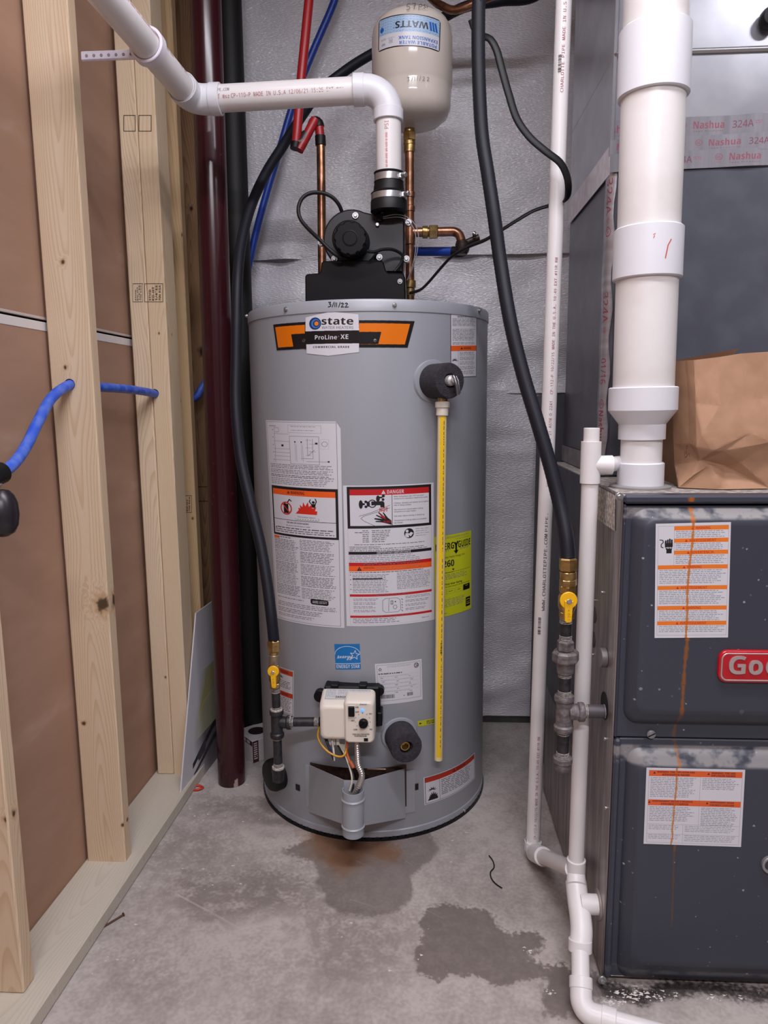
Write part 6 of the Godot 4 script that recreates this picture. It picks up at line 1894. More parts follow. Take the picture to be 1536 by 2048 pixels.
func vent_pipe() -> void:
	var r := 0.0302
	var zv := -1.845
	# rubber boot between the blower and the pipe
	var p0 := V(778, 424, zv)
	var up := Vector3(0, 1, 0)
	var yy := func(py: float) -> float: return V(778, py, zv).y - p0.y
	var t := thing("rubber_boot", "black rubber vent boot tightened with two steel hose clamps above the blower", "coupling", p0)
	var st := S()
	turned(st, p0, up, [Vector2(-0.002, 0.030), Vector2(0, 0.045), Vector2(yy.call(404), 0.0445), Vector2(yy.call(402), 0.043), Vector2(yy.call(390), 0.043), Vector2(yy.call(388), 0.0442), Vector2(yy.call(384), 0.038), Vector2(yy.call(366), 0.0350), Vector2(yy.call(365), 0.0362), Vector2(yy.call(364), 0.0350), Vector2(yy.call(350), 0.0350), Vector2(yy.call(348), 0.0362), Vector2(yy.call(346), 0.0362), Vector2(yy.call(345.5), 0.025)], 40)
	part(t, "boot", st, M.rubber)
	for q in [[364.5, 351, 0.0356], [402, 390, 0.0436]]:
		st = S()
		var a: Vector3 = p0 + up * float(yy.call(q[0])); var b: Vector3 = p0 + up * float(yy.call(q[1]))
		turned(st, a, up, [Vector2(0, q[2] - 0.002), Vector2(0, q[2]), Vector2((b - a).y, q[2]), Vector2((b - a).y, q[2] - 0.002)], 40)
		var cp := part(t, "hose_clamp", st, M.steel, "steel hose clamp")
		var mid := (a + b) / 2
		st = S()
		var d := Vector3(0.80, 0, 0.60)
		box(st, mid + d * (q[2] + 0.003) - Vector3(0.006, 0.0065, 0.005), mid + d * (q[2] + 0.003) + Vector3(0.006, 0.0065, 0.005), 0.002)
		var sx := Vector3(0.62, -0.05, 0.55).normalized()
		rod(st, mid + d * (q[2] + 0.005), mid + d * (q[2] + 0.005) + sx * 0.014, 0.0062, 6, 0.001, true)
		part(cp, "clamp_screw", st, M.steel)
	# the pipe: up from the boot, left above the heater, then along the stud wall towards the camera
	t = thing("vent_pipe", "white plastic vent pipe bending left above the blower and up along the stud wall", "pipe", p0)
	var zr := -1.845
	var e1 := V(777, 178, zr); e1.x = p0.x
	var e2 := V(385, 184, -1.84); e2.y = e1.y - 0.012
	var far := V(150, -80, -1.36)
	var dir := (far - e2).normalized()
	st = S(); rod(st, V(778, 349, zv), Vector3(e1.x, V(778, 225, zv).y, zr), r, 32, 0.001)
	part(t, "pipe_section", st, M.pvc)
	st = S(); rod(st, Vector3(V(725, 178, zr).x, e1.y - 0.001, zr), Vector3(V(425, 180, zr).x, e2.y + 0.001, zr + 0.004), r, 32, 0.001)
	part(t, "pipe_section", st, M.pvc)
	# right elbow
	var hub := 0.0348
	st = S()
	var ya := V(778, 243, zv).y
	var xa := V(707, 178, zr).x
	tube(st, bent([Vector3(e1.x, ya + 0.012, zr), e1, Vector3(xa + 0.012, e1.y, zr)], 0.055, 14), 0.0338, 32)
	ring(st, Vector3(e1.x, ya, zr), Vector3(e1.x, ya + 0.026, zr), hub + 0.001, r, 32)
	ring(st, Vector3(xa, e1.y, zr), Vector3(xa + 0.026, e1.y, zr), hub + 0.001, r, 32)
	part(t, "elbow", st, M.pvc_white, "white quarter bend above the blower")
	# left elbow
	st = S()
	var xb := V(443, 182, zr).x
	var f1 := e2 + dir * 0.062
	tube(st, bent([Vector3(xb - 0.01, e2.y, e2.z), e2, f1], 0.035, 12), 0.0338, 32)
	ring(st, Vector3(xb - 0.026, e2.y, e2.z), Vector3(xb, e2.y, e2.z), hub + 0.001, r, 32)
	ring(st, f1 - dir * 0.022, f1, hub + 0.0005, r, 32)
	part(t, "elbow", st, M.pvc_white, "white bend in front of the maroon post")
	st = S(); rod(st, f1 - dir * 0.01, far + dir * 0.3, r, 32, 0.001)
	part(t, "pipe_section", st, M.pvc)
	# print
	var im := blank(1400, 130, Color(0.7, 0.3, 0.3, 0))
	var c := Color(0.66, 0.36, 0.36, 0.85)
	text(im, "PE.COM", Rect2(6, 10, 128, 34), Color(0.16, 0.14, 0.16, 0.9), true, true)
	stroke(im, [[12, 82], [22, 66], [12, 112]], 4, c); text(im, "®sz", Rect2(56, 78, 76, 34), c, true, true)
	text(im, "CP-110-P MADE IN U.S.A 12/06/21 15:26 EXT #4R", Rect2(150, 72, 1220, 40), c, true, true)
	st = S(); strip(st, Vector3(V(441, 180, zr).x, e2.y + 0.0005, zr + 0.004), Vector3(V(695, 178, zr).x, e1.y - 0.001, zr), r, Vector3(0.1, 0.02, 1), 0.50)
	part(t, "pipe_print", st, painted(im, 0.5, true, 0.1))
	im = blank(420, 60, Color(0.7, 0.3, 0.3, 0))
	text(im, "PSI", Rect2(340, 12, 70, 36), Color(0.72, 0.40, 0.38, 0.8), true, true); small_print(im, 10, 20, 300, 20, 22, Color(0.80, 0.56, 0.54), 0.0, 0.8)
	st = S(); strip(st, Vector3(e1.x, V(778, 344, zv).y, zr), Vector3(e1.x, V(778, 248, zv).y, zr), r, Vector3(-0.10, 0, 1), 0.26)
	part(t, "pipe_print", st, painted(im, 0.5, true, 0.1))
	im = blank(700, 60, Color(0.7, 0.3, 0.3, 0))
	text(im, "TE", Rect2(620, 12, 60, 36), Color(0.66, 0.38, 0.36, 0.7), true, true); small_print(im, 10, 20, 560, 20, 22, Color(0.76, 0.56, 0.54), 0.0, 0.8)
	var pd := f1 + dir * 0.02
	st = S(); strip(st, pd + dir * 0.42, pd, r, Vector3(0.75, 0.35, 0.55), 0.22)
	part(t, "pipe_print", st, painted(im, 0.5, true, 0.1))
	# the hanger
	var hc := V(296, 84, -1.62)
	var tt := ((hc - e2).dot(dir))
	hc = e2 + dir * tt
	var hz := hc.z
	t = thing("pipe_hanger", "clear plastic J hook holding the white vent pipe to the knotty stud", "hanger", V(158, 112, hz))
	var clear := mat(rgb8(214, 210, 224), 0.3)
	clear.transparency = BaseMaterial3D.TRANSPARENCY_ALPHA
	clear.albedo_color.a = 0.62
	clear.roughness = 0.3
	st = S(); ring(st, hc - dir * 0.011, hc + dir * 0.011, r + 0.0075, r + 0.001, 40)
	part(t, "loop", st, mat(rgb8(222, 218, 230), 0.35))
	st = S()
	var s1 := V(262, 113, hz)
	box(st, Vector3(-0.728, V(158, 121, hz).y, hz - 0.008), Vector3(s1.x + 0.03, V(158, 102, hz).y, hz + 0.0), 0.002)
	part(t, "strap", st, clear)
	st = S()
	for k in 7:
		var x := lerpf(-0.715, s1.x, k / 6.0)
		rod(st, Vector3(x, V(158, 112, hz).y, hz - 0.001), Vector3(x, V(158, 112, hz).y, hz + 0.0006), 0.0032, 10)
	part(t, "strap_hole", st, mat(rgb8(120, 112, 120), 0.6))

func expansion_tank() -> void:
	var z := -2.07
	var c := V(822, 130, z)
	var yb := V(822, 258, z).y
	var R := (V(906, 130, z).x - V(743, 130, z).x) / 2 * 0.985
	c = Vector3((V(906, 130, z).x + V(743, 130, z).x) / 2, 0, z)
	var y := func(py: float) -> float: return V(824, py, z + R).y
	var t := thing("expansion_tank", "cream expansion tank hanging upside down behind the white vent elbow", "tank", Vector3(c.x, yb, z))
	var st := S()
	var base := Vector3(c.x, yb, z)
	var ym: float = y.call(140) - yb
	var yt: float = y.call(38) - yb
	turned(st, base, Vector3.UP, [Vector2(0, 0.0), Vector2(0.0, R * 0.22), Vector2(0.004, R * 0.45), Vector2(0.013, R * 0.70), Vector2(0.028, R * 0.88), Vector2(0.046, R * 0.955), Vector2(0.065, R * 0.965), Vector2(ym - 0.012, R * 0.975), Vector2(ym - 0.003, R * 0.985), Vector2(ym, R), Vector2(yt, R), Vector2(yt + 0.02, R * 0.97), Vector2(yt + 0.036, R * 0.88), Vector2(yt + 0.05, R * 0.7), Vector2(yt + 0.057, R * 0.4), Vector2(yt + 0.059, 0)], 72)
	var shell := part(t, "shell", st, mat(rgb8(206, 197, 188), 0.12))
	var cc := Vector3(c.x, 0, z)
	sticker(t, "maker_label", painted(label_expansion(), 0.35, true), "blue and white label printed upside down", [[758, 42], [881, 42], [879, 105], [757, 105]], cc, R, 0.0008)
	var im := blank(300, 110, Color(INK, 0))
	var ink := Color(0.16, 0.14, 0.15, 0.85)
	for q in [[[60, 14], [26, 18], [22, 46], [46, 44], [56, 66], [40, 84], [20, 82]], [[84, 18], [116, 16], [108, 50], [100, 76]], [[92, 46], [118, 44]], [[154, 92], [158, 34], [184, 26], [194, 44], [176, 58], [160, 52]], [[226, 30], [210, 36], [214, 46], [232, 54], [224, 68], [206, 66]], [[252, 40], [250, 66]], [[254, 24], [255, 27]]]: stroke(im, q, 6, ink)
	sticker(t, "pressure_writing", painted(im, 0.6, true, 0.1), "handwritten 57 psi", [[810, 6], [862, 6], [862, 26], [810, 26]], cc, R, 0.0008)
	im = blank(300, 70, Color(INK, 0))
	ink = Color(0.3, 0.27, 0.26, 0.7)
	for q in [[[12, 18], [36, 16], [26, 32], [38, 44], [16, 54]], [[62, 56], [76, 14]], [[100, 14], [98, 54]], [[124, 14], [122, 54]], [[150, 58], [164, 12]], [[184, 24], [200, 16], [208, 28], [186, 52], [212, 52]], [[234, 24], [250, 16], [258, 28], [236, 52], [264, 52]]]: stroke(im, q, 4, ink)
	sticker(t, "date_writing", painted(im, 0.6, true, 0.1), "faint handwritten date", [[812, 152], [864, 152], [864, 167], [812, 167]], cc, R * 0.975, 0.0015)

func water_lines() -> void:
	# copper under the expansion tank, tee, branch
	var z := -2.07
	var x := V(819, 300, z).x
	var yy := func(py: float) -> float: return V(819, py, z).y
	var t := thing("copper_riser", "copper pipe with brass union running down from the expansion tank behind the blower", "pipe", Vector3(x, 1.386, z))
	var st := S(); rod(st, Vector3(x, 1.387, z), Vector3(x, yy.call(300), z), 0.0125, 20)
	part(t, "pipe_section", st, M.copper)
	st = S()
	var b0 := Vector3(x, yy.call(305), z)
	turned(st, b0, Vector3.UP, [Vector2(0, 0.0125), Vector2(0, 0.0155), Vector2(0.018, 0.0155), Vector2(0.019, 0.0165), Vector2(0.024, 0.0165), Vector2(0.025, 0.015), Vector2(0.032, 0.015)], 24)
	rod(st, Vector3(x, yy.call(283), z), Vector3(x, yy.call(265), z), 0.0185, 6, 0.002, true)
	rod(st, Vector3(x, yy.call(266), z), Vector3(x, yy.call(255), z), 0.014, 20)
	part(t, "brass_union", st, M.brass, "brass union")
	for q in [[396, 384, 0.0148], [424, 412, 0.0148], [490, 444, 0.0152]]:
		st = S(); rod(st, Vector3(x, yy.call(q[0]), z), Vector3(x, yy.call(q[1]), z), q[2], 20)
		part(t, "copper_fitting", st, M.copper)
	st = S()
	rod(st, Vector3(x, yy.call(576), z), Vector3(x, yy.call(561), z), 0.0165, 20); rod(st, Vector3(x, yy.call(592), z), Vector3(x, yy.call(577), z), 0.0140, 20)
	part(t, "brass_nipple", st, M.brass)
	t = thing("cold_branch", "copper branch with brass union and shutoff leading right from the tee to blue tubing", "pipe", V(850, 464, z))
	var yb: float = yy.call(465)
	st = S()
	tube(st, bent([Vector3(x, yb, z), Vector3(V(917, 462, z).x, yb, z), Vector3(V(924, 488, z + 0.02).x, yb - 0.032, z + 0.015)], 0.024, 10), 0.0125, 20)
	part(t, "pipe_section", st, M.copper)
	st = S()
	rod(st, Vector3(V(845, 464, z).x, yb, z), Vector3(V(856, 464, z).x, yb, z), 0.0165, 20); rod(st, Vector3(V(858, 464, z).x, yb, z), Vector3(V(876, 464, z).x, yb, z), 0.0185, 6, 0.002, true)
	part(t, "brass_union", st, M.brass)
	st = S()
	var v0 := V(924, 486, z + 0.02)
	turned(st, v0, Vector3(0, 1, 0), [Vector2(-0.03, 0), Vector2(-0.03, 0.014), Vector2(-0.018, 0.018), Vector2(-0.002, 0.018), Vector2(0, 0.0165), Vector2(0.004, 0.0165), Vector2(0.005, 0.0125)], 24)
	rod(st, v0 + Vector3(0.0, -0.004, 0), V(958, 474, z + 0.02), 0.0085, 14)
	box(st, V(945, 478, z + 0.03), V(952, 462, z + 0.035), 0.002)
	part(t, "shutoff", st, mat(rgb8(52, 42, 38), 0.45, 0.5), "dark shutoff fitting")
	st = S(); rod(st, V(946, 466, z + 0.04), V(951, 468, z + 0.042), 0.005, 8)
	part(t, "shutoff_screw", st, M.steel)
	t = thing("blue_supply_tube", "short level blue plastic tube behind the copper branch", "pipe", V(880, 502, -2.12))
	st = S(); tube(st, path([[790, 502, -2.14], [850, 503, -2.13], [922, 503, -2.09]]), 0.0125, 16)
	part(t, "tube", st, M.blue)
	st = S(); tube(st, bent([V(905, 504, -2.10), V(930, 504, -2.085), V(926, 484, -2.07)], 0.014, 8), 0.0150, 16)
	part(t, "crimp_elbow", st, M.rubber)
	# hot side: red tube zigzag to copper
	t = thing("red_supply_tube", "red plastic tube dropping beside the blue one and turning back at a black elbow", "pipe", V(590, 290, -2.08))
	var zr := -2.10
	st = S(); tube(st, path([[656, -330, zr - 0.04], [624, -60, zr - 0.02], [603, 150, zr], [594.5, 260, zr + 0.01], [592, 290, zr + 0.01]]), 0.0125, 18)
	part(t, "tube", st, M.red)
	st = S(); tube(st, path([[592, 286, zr + 0.01], [590.5, 298, zr + 0.012]]), 0.0145, 18)
	part(t, "crimp_band", st, M.rubber)
	st = S(); tube(st, bent([V(592, 295, zr + 0.01), V(592, 309, zr + 0.015), V(613, 268, zr)], 0.010, 6), 0.0135, 16)
	part(t, "elbow", st, mat(rgb8(46, 30, 34), 0.4))
	st = S(); tube(st, path([[598, 301, zr + 0.012], [630, 239, zr - 0.01]]), 0.0125, 18)
	part(t, "tube", st, M.red)
	t = thing("hot_riser", "copper riser with a short red tube and black bands left of the blower", "pipe", V(641, 520, zr))
	st = S(); tube(st, path([[641.5, 288, zr - 0.02], [643, 400, zr - 0.01], [645, 600, zr]]), 0.0118, 18)
	part(t, "copper_pipe", st, M.copper)
	st = S(); tube(st, path([[637, 244, zr - 0.02], [641, 276, zr - 0.02]]), 0.0125, 18)
	part(t, "tube", st, M.red)
	st = S(); tube(st, path([[640.5, 272, zr - 0.02], [641.5, 291, zr - 0.02]]), 0.0148, 18)
	part(t, "crimp_band", st, M.rubber)
	st = S(); tube(st, bent([V(626, 250, zr - 0.012), V(632.5, 224, zr - 0.018), V(638, 254, zr - 0.02)], 0.008, 6), 0.0150, 16)
	part(t, "crimp_elbow", st, M.rubber)
	t = thing("blue_wall_tube", "long blue plastic tube slanting down in front of the insulation to the post", "pipe", V(500, 560, -2.40))
	st = S(); tube(st, spline(path([[790, -300, -2.40], [690, -60, -2.40], [665, 12, -2.40], [625, 105, -2.40], [592, 190, -2.40], [562, 290, -2.40], [535, 380, -2.40], [512, 465, -2.40], [496, 540, -2.40], [486, 600, -2.40], [470, 690, -2.40], [455, 760, -2.40]]), 0.02), 0.0112, 14)
	part(t, "tube", st, M.blue)

func gas_hose(t: Node3D, pts: Array, r: float) -> void:
	var st := S()
	var way := path(pts)
	var first: Vector3 = way[0]
	if first.x < 0.12: way.push_front(Vector3(first.x, 2.74, first.z))   # the straight drop goes on to the ceiling
	var d := spline(way, 0.0042)
	var rad := []
	for i in d.size(): rad.append(r if i % 2 == 0 else r * 0.972)
	tube(st, d, rad, 18)
	part(t, "hose", st, M.hose)

func valve(t: Node3D, top: Vector3, bottom: Vector3, pivot: Vector3, tip: Vector3, s: float) -> void:
	# a brass ball valve with a yellow lever
	var ax := (top - bottom).normalized()
	var l := top.distance_to(bottom)
	var st := S()
	turned(st, bottom, ax, [Vector2(0, 0), Vector2(0, 0.013 * s), Vector2(0.012, 0.013 * s), Vector2(0.016, 0.0155 * s), Vector2(l * 0.35, 0.018 * s), Vector2(l * 0.65, 0.018 * s), Vector2(l - 0.018, 0.0155 * s), Vector2(l - 0.016, 0.012 * s), Vector2(l, 0.012 * s), Vector2(l, 0)], 24)
	rod(st, top - ax * 0.016, top, 0.0172 * s, 6, 0.002, true)
	rod(st, bottom, bottom + ax * 0.014, 0.0162 * s, 6, 0.002, true)
	rod(st, Vector3(pivot.x, pivot.y, (top.z + bottom.z) / 2), pivot, 0.007 * s, 12)
	var body := part(t, "ball_valve", st, M.brass, "brass ball valve")
	st = S()
	rod(st, pivot, pivot + Vector3(0, 0, 0.005), 0.0172 * s, 32, 0.001)
	var d := tip - pivot
	var side := Vector3(-d.y, d.x, 0).normalized()
	var w0 := 0.0082 * s
	var w1 := 0.0068 * s
	var a := PackedVector2Array([Vector2(0, 0) + Vector2(side.x, side.y) * w0, Vector2(d.x, d.y) * 0.93 + Vector2(side.x, side.y) * w1, Vector2(d.x, d.y) + Vector2(side.x, side.y) * w1 * 0.5, Vector2(d.x, d.y) - Vector2(side.x, side.y) * w1 * 0.5, Vector2(d.x, d.y) * 0.93 - Vector2(side.x, side.y) * w1, -Vector2(side.x, side.y) * w0])
	prism(st, a, Transform3D(Basis(), pivot + Vector3(0, 0, 0.009)), 0.006, 0.001)
	var lever := part(body, "lever", st, M.yellow, "yellow lever")
	st = S(); rod(st, pivot + Vector3(0, 0, 0.009), pivot + Vector3(0, 0, 0.012), 0.0058 * s, 6, 0.001, true)
	part(body, "lever_screw", st, M.steel)
	st = S()
	var im := blank(60, 120, Color(INK, 0))
	var c := Color(0.35, 0.24, 0.02, 0.7)
	stroke(im, [[24, 20], [30, 8], [38, 20]], 4, c); circle(im, 30, 50, 9, 3, c); small_print(im, 12, 70, 36, 8, 10, Color(0.35, 0.24, 0.02, 0.7)); small_print(im, 16, 100, 26, 8, 10, Color(0.35, 0.24, 0.02, 0.7))
	var e := pivot + Vector3(0, 0, 0.0094)
	sheet(st, e + d * 0.35 + side * w0 * 0.8, e + d * 0.35 - side * w0 * 0.8, e + d * 0.92 - side * w0 * 0.8, e + d * 0.92 + side * w0 * 0.8)
	part(body, "lever_print", st, painted(im, 0.5, true, 0.1))

func pipe_run(t: Node3D, called: String, a: Vector3, b: Vector3, r: float, m: Material, threads := true) -> void:
	var st := S()
	rod(st, a, b, r, 20, 0.001)
	var o := part(t, called, st, m)
	if threads:
		st = S()
		var ax := (b - a).normalized()
		for e in [[a, 1.0], [b, -1.0]]:
			for k in 4: rod(st, e[0] + ax * e[1] * (0.003 + 0.003 * k), e[0] + ax * e[1] * (0.0048 + 0.003 * k), r * 1.03, 20, 0.0004)
		part(o, "thread", st, M.dope)

func tee(t: Node3D, top: Vector3, bottom: Vector3, out: Vector3, r: float, m: Material) -> void:
	var st := S()
	var ax := (top - bottom).normalized()
	var l := top.distance_to(bottom)
	turned(st, bottom, ax, [Vector2(0, r * 0.6), Vector2(0, r * 1.13), Vector2(0.003, r * 1.2), Vector2(0.010, r * 1.2), Vector2(0.013, r), Vector2(l - 0.013, r), Vector2(l - 0.010, r * 1.2), Vector2(l - 0.003, r * 1.2), Vector2(l, r * 1.13), Vector2(l, r * 0.6)], 24)
	var mid := (top + bottom) / 2
	mid += ax * ax.dot(out - mid)
	var o := out - mid
	var ol := o.length()
	turned(st, mid, o, [Vector2(r * 0.6, r), Vector2(ol - 0.013, r), Vector2(ol - 0.010, r * 1.2), Vector2(ol - 0.003, r * 1.2), Vector2(ol, r * 1.13), Vector2(ol, r * 0.6)], 24)
	part(t, "tee", st, m)

func gas_trains() -> void:
	# left, to the water heater
	var z := -1.70
	var t := thing("gas_hose", "black corrugated gas hose hanging down the left side of the water heater", "hose", V(549, 1278, z))
	gas_hose(t, [[1190, -290, -2.3], [1170, -120, -2.26], [1080, -14, -2.24], [1000, 2, -2.24], [930, 14, -2.26], [860, 50, -2.3], [790, 84, -2.3], [735, 113, -2.28], [690, 142, -2.26], [640, 183, -2.24], [600, 238, -2.2], [566, 292, -2.15], [530, 350, -2.1], [500, 418, -2.04], [482, 490, -1.98], [475, 560, -1.93], [473, 640, -1.90], [472, 720, -1.88], [471, 790, -1.86], [474, 850, -1.84], [483, 925, -1.82], [502, 1010, -1.79], [521, 1090, -1.76], [534, 1165, -1.73], [543, 1235, -1.705], [548, 1284, -1.70]], 0.0142)
	var hs := thing("gas_train", "yellow handled gas valve and black iron pipe joined to the water heater gas control", "gas pipe", V(557, 1545, z))
	var st := S()
	rod(st, V(548, 1303, z), V(547.5, 1279, z), 0.0165, 6, 0.003, true)
	rod(st, V(548, 1311, z), V(548, 1301, z), 0.0115, 18)
	part(hs, "flare_nut", st, M.brass, "brass flare nut")
	valve(hs, V(548, 1328, z), V(550, 1376, z), V(547, 1342, z + 0.026), V(548.5, 1375, z + 0.030), 0.82)
	st = S(); rod(st, V(548, 1329, z), V(548, 1309, z), 0.0135, 20)
	part(hs, "brass_collar", st, mat(rgb8(150, 136, 118), 0.4, 0.7))
	pipe_run(hs, "iron_nipple", V(551, 1374, z), V(553, 1424, z), 0.0108, M.iron)
	tee(hs, V(553, 1420, z), V(554.5, 1474, z), V(583, 1445, z), 0.0148, M.iron)
	pipe_run(hs, "iron_nipple", V(576, 1444, z), V(640, 1443.5, z), 0.0115, M.iron)
	pipe_run(hs, "iron_nipple", V(554.5, 1468, z), V(556.5, 1536, z), 0.0112, M.iron)
	st = S(); turned(st, V(557, 1563, z), Vector3.UP, [Vector2(0, 0), Vector2(0, 0.010), Vector2(0.003, 0.0145), Vector2(0.026, 0.0152), Vector2(0.028, 0.0165), Vector2(0.036, 0.0165), Vector2(0.037, 0.011)], 20)
	part(hs, "cap", st, M.iron)
	st = S()
	for q in [[553, 1420, 0.0155], [556.5, 1535, 0.0158]]: rod(st, V(q[0], q[1] + 2, z), V(q[0], q[1] - 3, z), q[2], 18, 0.001)
	rod(st, V(577, 1444.5, z), V(583, 1444.5, z), 0.0172, 18, 0.001)
	part(hs, "pipe_dope", st, M.dope, "pale dried pipe dope")
	# right, to the furnace
	z = -1.362
	t = thing("gas_hose", "thick black gas hose dropping from the ceiling to the valve beside the furnace", "hose", V(1137, 1115, z))
	gas_hose(t, [[960, -90, -1.62], [957, 20, -1.62], [957, 130, -1.615], [963, 260, -1.60], [976, 350, -1.58], [988, 430, -1.56], [1001, 525, -1.54], [1020, 640, -1.50], [1045, 745, -1.47], [1075, 845, -1.44], [1100, 930, -1.42], [1120, 1010, -1.40], [1132, 1070, -1.375], [1136, 1117, -1.362]], 0.0142)
	hs = thing("gas_train", "yellow handled gas valve, union and tee of grey iron pipe beside the furnace", "gas pipe", V(1126, 1535, z))
	st = S(); rod(st, V(1136, 1142, z), V(1136, 1115, z), 0.0178, 6, 0.003, true); rod(st, V(1136, 1158, z), V(1136, 1143, z), 0.0158, 20)
	part(hs, "flare_nut", st, M.brass, "brass flare nut")
	st = S(); rod(st, V(1136, 1172, z), V(1136, 1157, z), 0.0166, 8, 0.002, true)
	part(hs, "brass_collar", st, M.brass)
	valve(hs, V(1135, 1170, z), V(1133, 1236, z), V(1136.5, 1200, z + 0.026), V(1135.5, 1244, z + 0.030), 0.95)
	pipe_run(hs, "iron_nipple", V(1132, 1232, z), V(1131, 1284, z), 0.0118, M.iron)
	st = S()
	rod(st, V(1131, 1302, z), V(1131.5, 1280, z), 0.0168, 6, 0.003, true)
	rod(st, V(1131, 1324, z), V(1131, 1301, z), 0.0258, 8, 0.004, true)
	rod(st, V(1130, 1346, z), V(1130.5, 1323, z), 0.0165, 20)
	part(hs, "union", st, M.malleable, "grey octagonal union")
	pipe_run(hs, "iron_nipple", V(1130, 1340, z), V(1129, 1394, z), 0.0126, M.iron)
	tee(hs, V(1128.5, 1390, z), V(1127, 1461, z), V(1168, 1424, z), 0.0160, M.malleable)
	var na := V(1160, 1422, z); var nb := VX(1212, 1421, FX + 0.012)
	nb.y = na.y; nb.z = na.z
	pipe_run(hs, "iron_nipple", na, nb, 0.0132, mat(rgb8(88, 84, 88), 0.5, 0.3))
	pipe_run(hs, "iron_nipple", V(1127, 1455, z), V(1125.5, 1516, z), 0.0122, M.iron)
	st = S(); turned(st, V(1125, 1541, z), Vector3.UP, [Vector2(0, 0), Vector2(0, 0.0125), Vector2(0.004, 0.0155), Vector2(0.018, 0.0160), Vector2(0.019, 0.0188), Vector2(0.028, 0.0188), Vector2(0.030, 0.012)], 24)
	part(hs, "cap", st, M.malleable)

func drain_pipes() -> void:
	# condensate pipe standing on the floor
	var r := 0.0172
	var z := -1.70
	var foot := V(1066, 1690, z)
	var head := V(1130, -60, -1.72)
	head = foot + (head - foot) * ((2.74 - foot.y) / (head.y - foot.y))
	var t := thing("condensate_pipe", "thin white plastic pipe printed in red standing between the heater and the furnace", "pipe", foot)
	var st := S(); rod(st, foot, head, r, 24, 0.001)
	part(t, "pipe_section", st, M.pvc)
	var ax := (head - foot).normalized()
	st = S()
	var e := foot - ax * 0.030; e.y = 0.024
	var out := Vector3(0.085, 0.0, 0.055)
	var j := V(1144, 1740, -1.405)
	var od := (j - e).normalized()
	tube(st, bent([foot + ax * 0.010, e, e + od * 0.035], 0.018, 8), 0.0205, 24)
	ring(st, foot - ax * 0.012, foot + ax * 0.012, 0.0215, r, 24)
	ring(st, e + od * 0.022, e + od * 0.048, 0.0225, r, 24)
	part(t, "elbow", st, M.pvc)
	st = S(); rod(st, e + od * 0.040, e + od * 0.105, 0.0225, 24, 0.001)
	part(t, "coupling", st, M.pvc)
	var junction := V(1146, 1738, -1.405)
	st = S(); tube(st, [e + od * 0.09, junction], r, 20)
	part(t, "pipe_section", st, M.pvc)
	var c := Color(0.62, 0.30, 0.32, 0.9)
	var im := blank(2000, 60, Color(c, 0))
	text(im, "CP-112-P 10/22/15 MADE IN THE U.S.A. 10:49 EXT #11R RM", Rect2(10, 12, 1960, 36), c, true, true)
	var face_d := to_eye(foot)
	var at := func(py: float) -> Vector3:
		var y := V(1085, py, z).y
		return foot + ax * ((y - foot.y) / ax.y)
	var pm := painted(im, 0.5, true, 0.1)
	st = S(); strip(st, at.call(1672), at.call(1466), r, face_d + Vector3(0.25, 0, 0), 0.30); part(t, "pipe_print", st, pm)
	st = S(); strip(st, at.call(790), at.call(512), r, face_d + Vector3(0.25, 0, 0), 0.30); part(t, "pipe_print", st, pm)
	im = blank(1400, 70, Color(c, 0))
	text(im, "WWW.CHARLOTTEPIPE.COM", Rect2(10, 12, 520, 46), Color(0.25, 0.12, 0.14, 0.95), true, true); text(im, "PIPE.", Rect2(545, 16, 120, 38), Color(0.28, 0.14, 0.16, 0.9), true, true); text(im, "200 PSI PVC 1120 SDR 21 ASTM D 2241", Rect2(840, 16, 550, 40), c, true, true)
	st = S(); strip(st, at.call(1222), at.call(800), r, face_d + Vector3(0.22, 0, 0), 0.32); part(t, "pipe_print", st, painted(im, 0.5, true, 0.1))
	im = blank(900, 70, Color(c, 0))
	text(im, "CHARLOTTE PIPE MADE IN U.S.A.", Rect2(10, 12, 870, 44), c, true, true)
	st = S(); strip(st, at.call(188), at.call(-20), r, face_d + Vector3(0.15, 0, 0), 0.30); part(t, "pipe_print", st, painted(im, 0.5, true, 0.1))
	im = blank(120, 60, Color(c, 0))
	var x := 4.0
	while x < 114:
		var w := rng.randi_range(2, 6)
		bar(im, x, 6, w, 48, Color(INK, 0.85)); x += w + rng.randi_range(2, 5)
	var bm := painted(im, 0.5, true, 0.1)
	for q in [[1268, 1232], [147, 109]]:
		st = S(); strip(st, at.call(q[0]), at.call(q[1]), r, face_d + Vector3(-0.25, 0, 0), 0.25); part(t, "barcode_print", st, bm)
	# the vertical stack beside the furnace, with the branch over its top and the trap below
	z = -1.405
	t = thing("drain_pipe", "white plastic drain pipe with tees and a trap running down the furnace side", "pipe", V(1160, 2000, z))
	var x0 := V(1181, 930, z).x
	var sy := func(py: float) -> float: return V(1170, py, z).y
	st = S()
	var top := Vector3(x0, V(1181, 856, z).y, z)
	ring(st, Vector3(x0, sy.call(900), z), top, 0.0150, 0.012, 24)
	part(t, "open_riser", st, M.pvc)
	st = S()
	var ty0: float = sy.call(966); var ty1: float = sy.call(883)
	turned(st, Vector3(x0, ty0, z), Vector3.UP, [Vector2(0, 0.0150), Vector2(0, 0.0190), Vector2(ty1 - ty0, 0.0190), Vector2(ty1 - ty0, 0.0150)], 28)
	var by: float = V(1200, 930, z).y
	turned(st, Vector3(x0, by, z), Vector3(1, 0, 0), [Vector2(0.005, 0.0180), Vector2(V(1224, 930, z).x - x0, 0.0185), Vector2(V(1224, 930, z).x - x0, 0.0150)], 28)
	part(t, "tee", st, M.pvc)
	st = S(); rod(st, Vector3(x0 + 0.03, by, z - 0.0), Vector3(V(1400, 930, z).x, by, z - 0.195), 0.0145, 20)
	part(t, "branch", st, M.pvc)
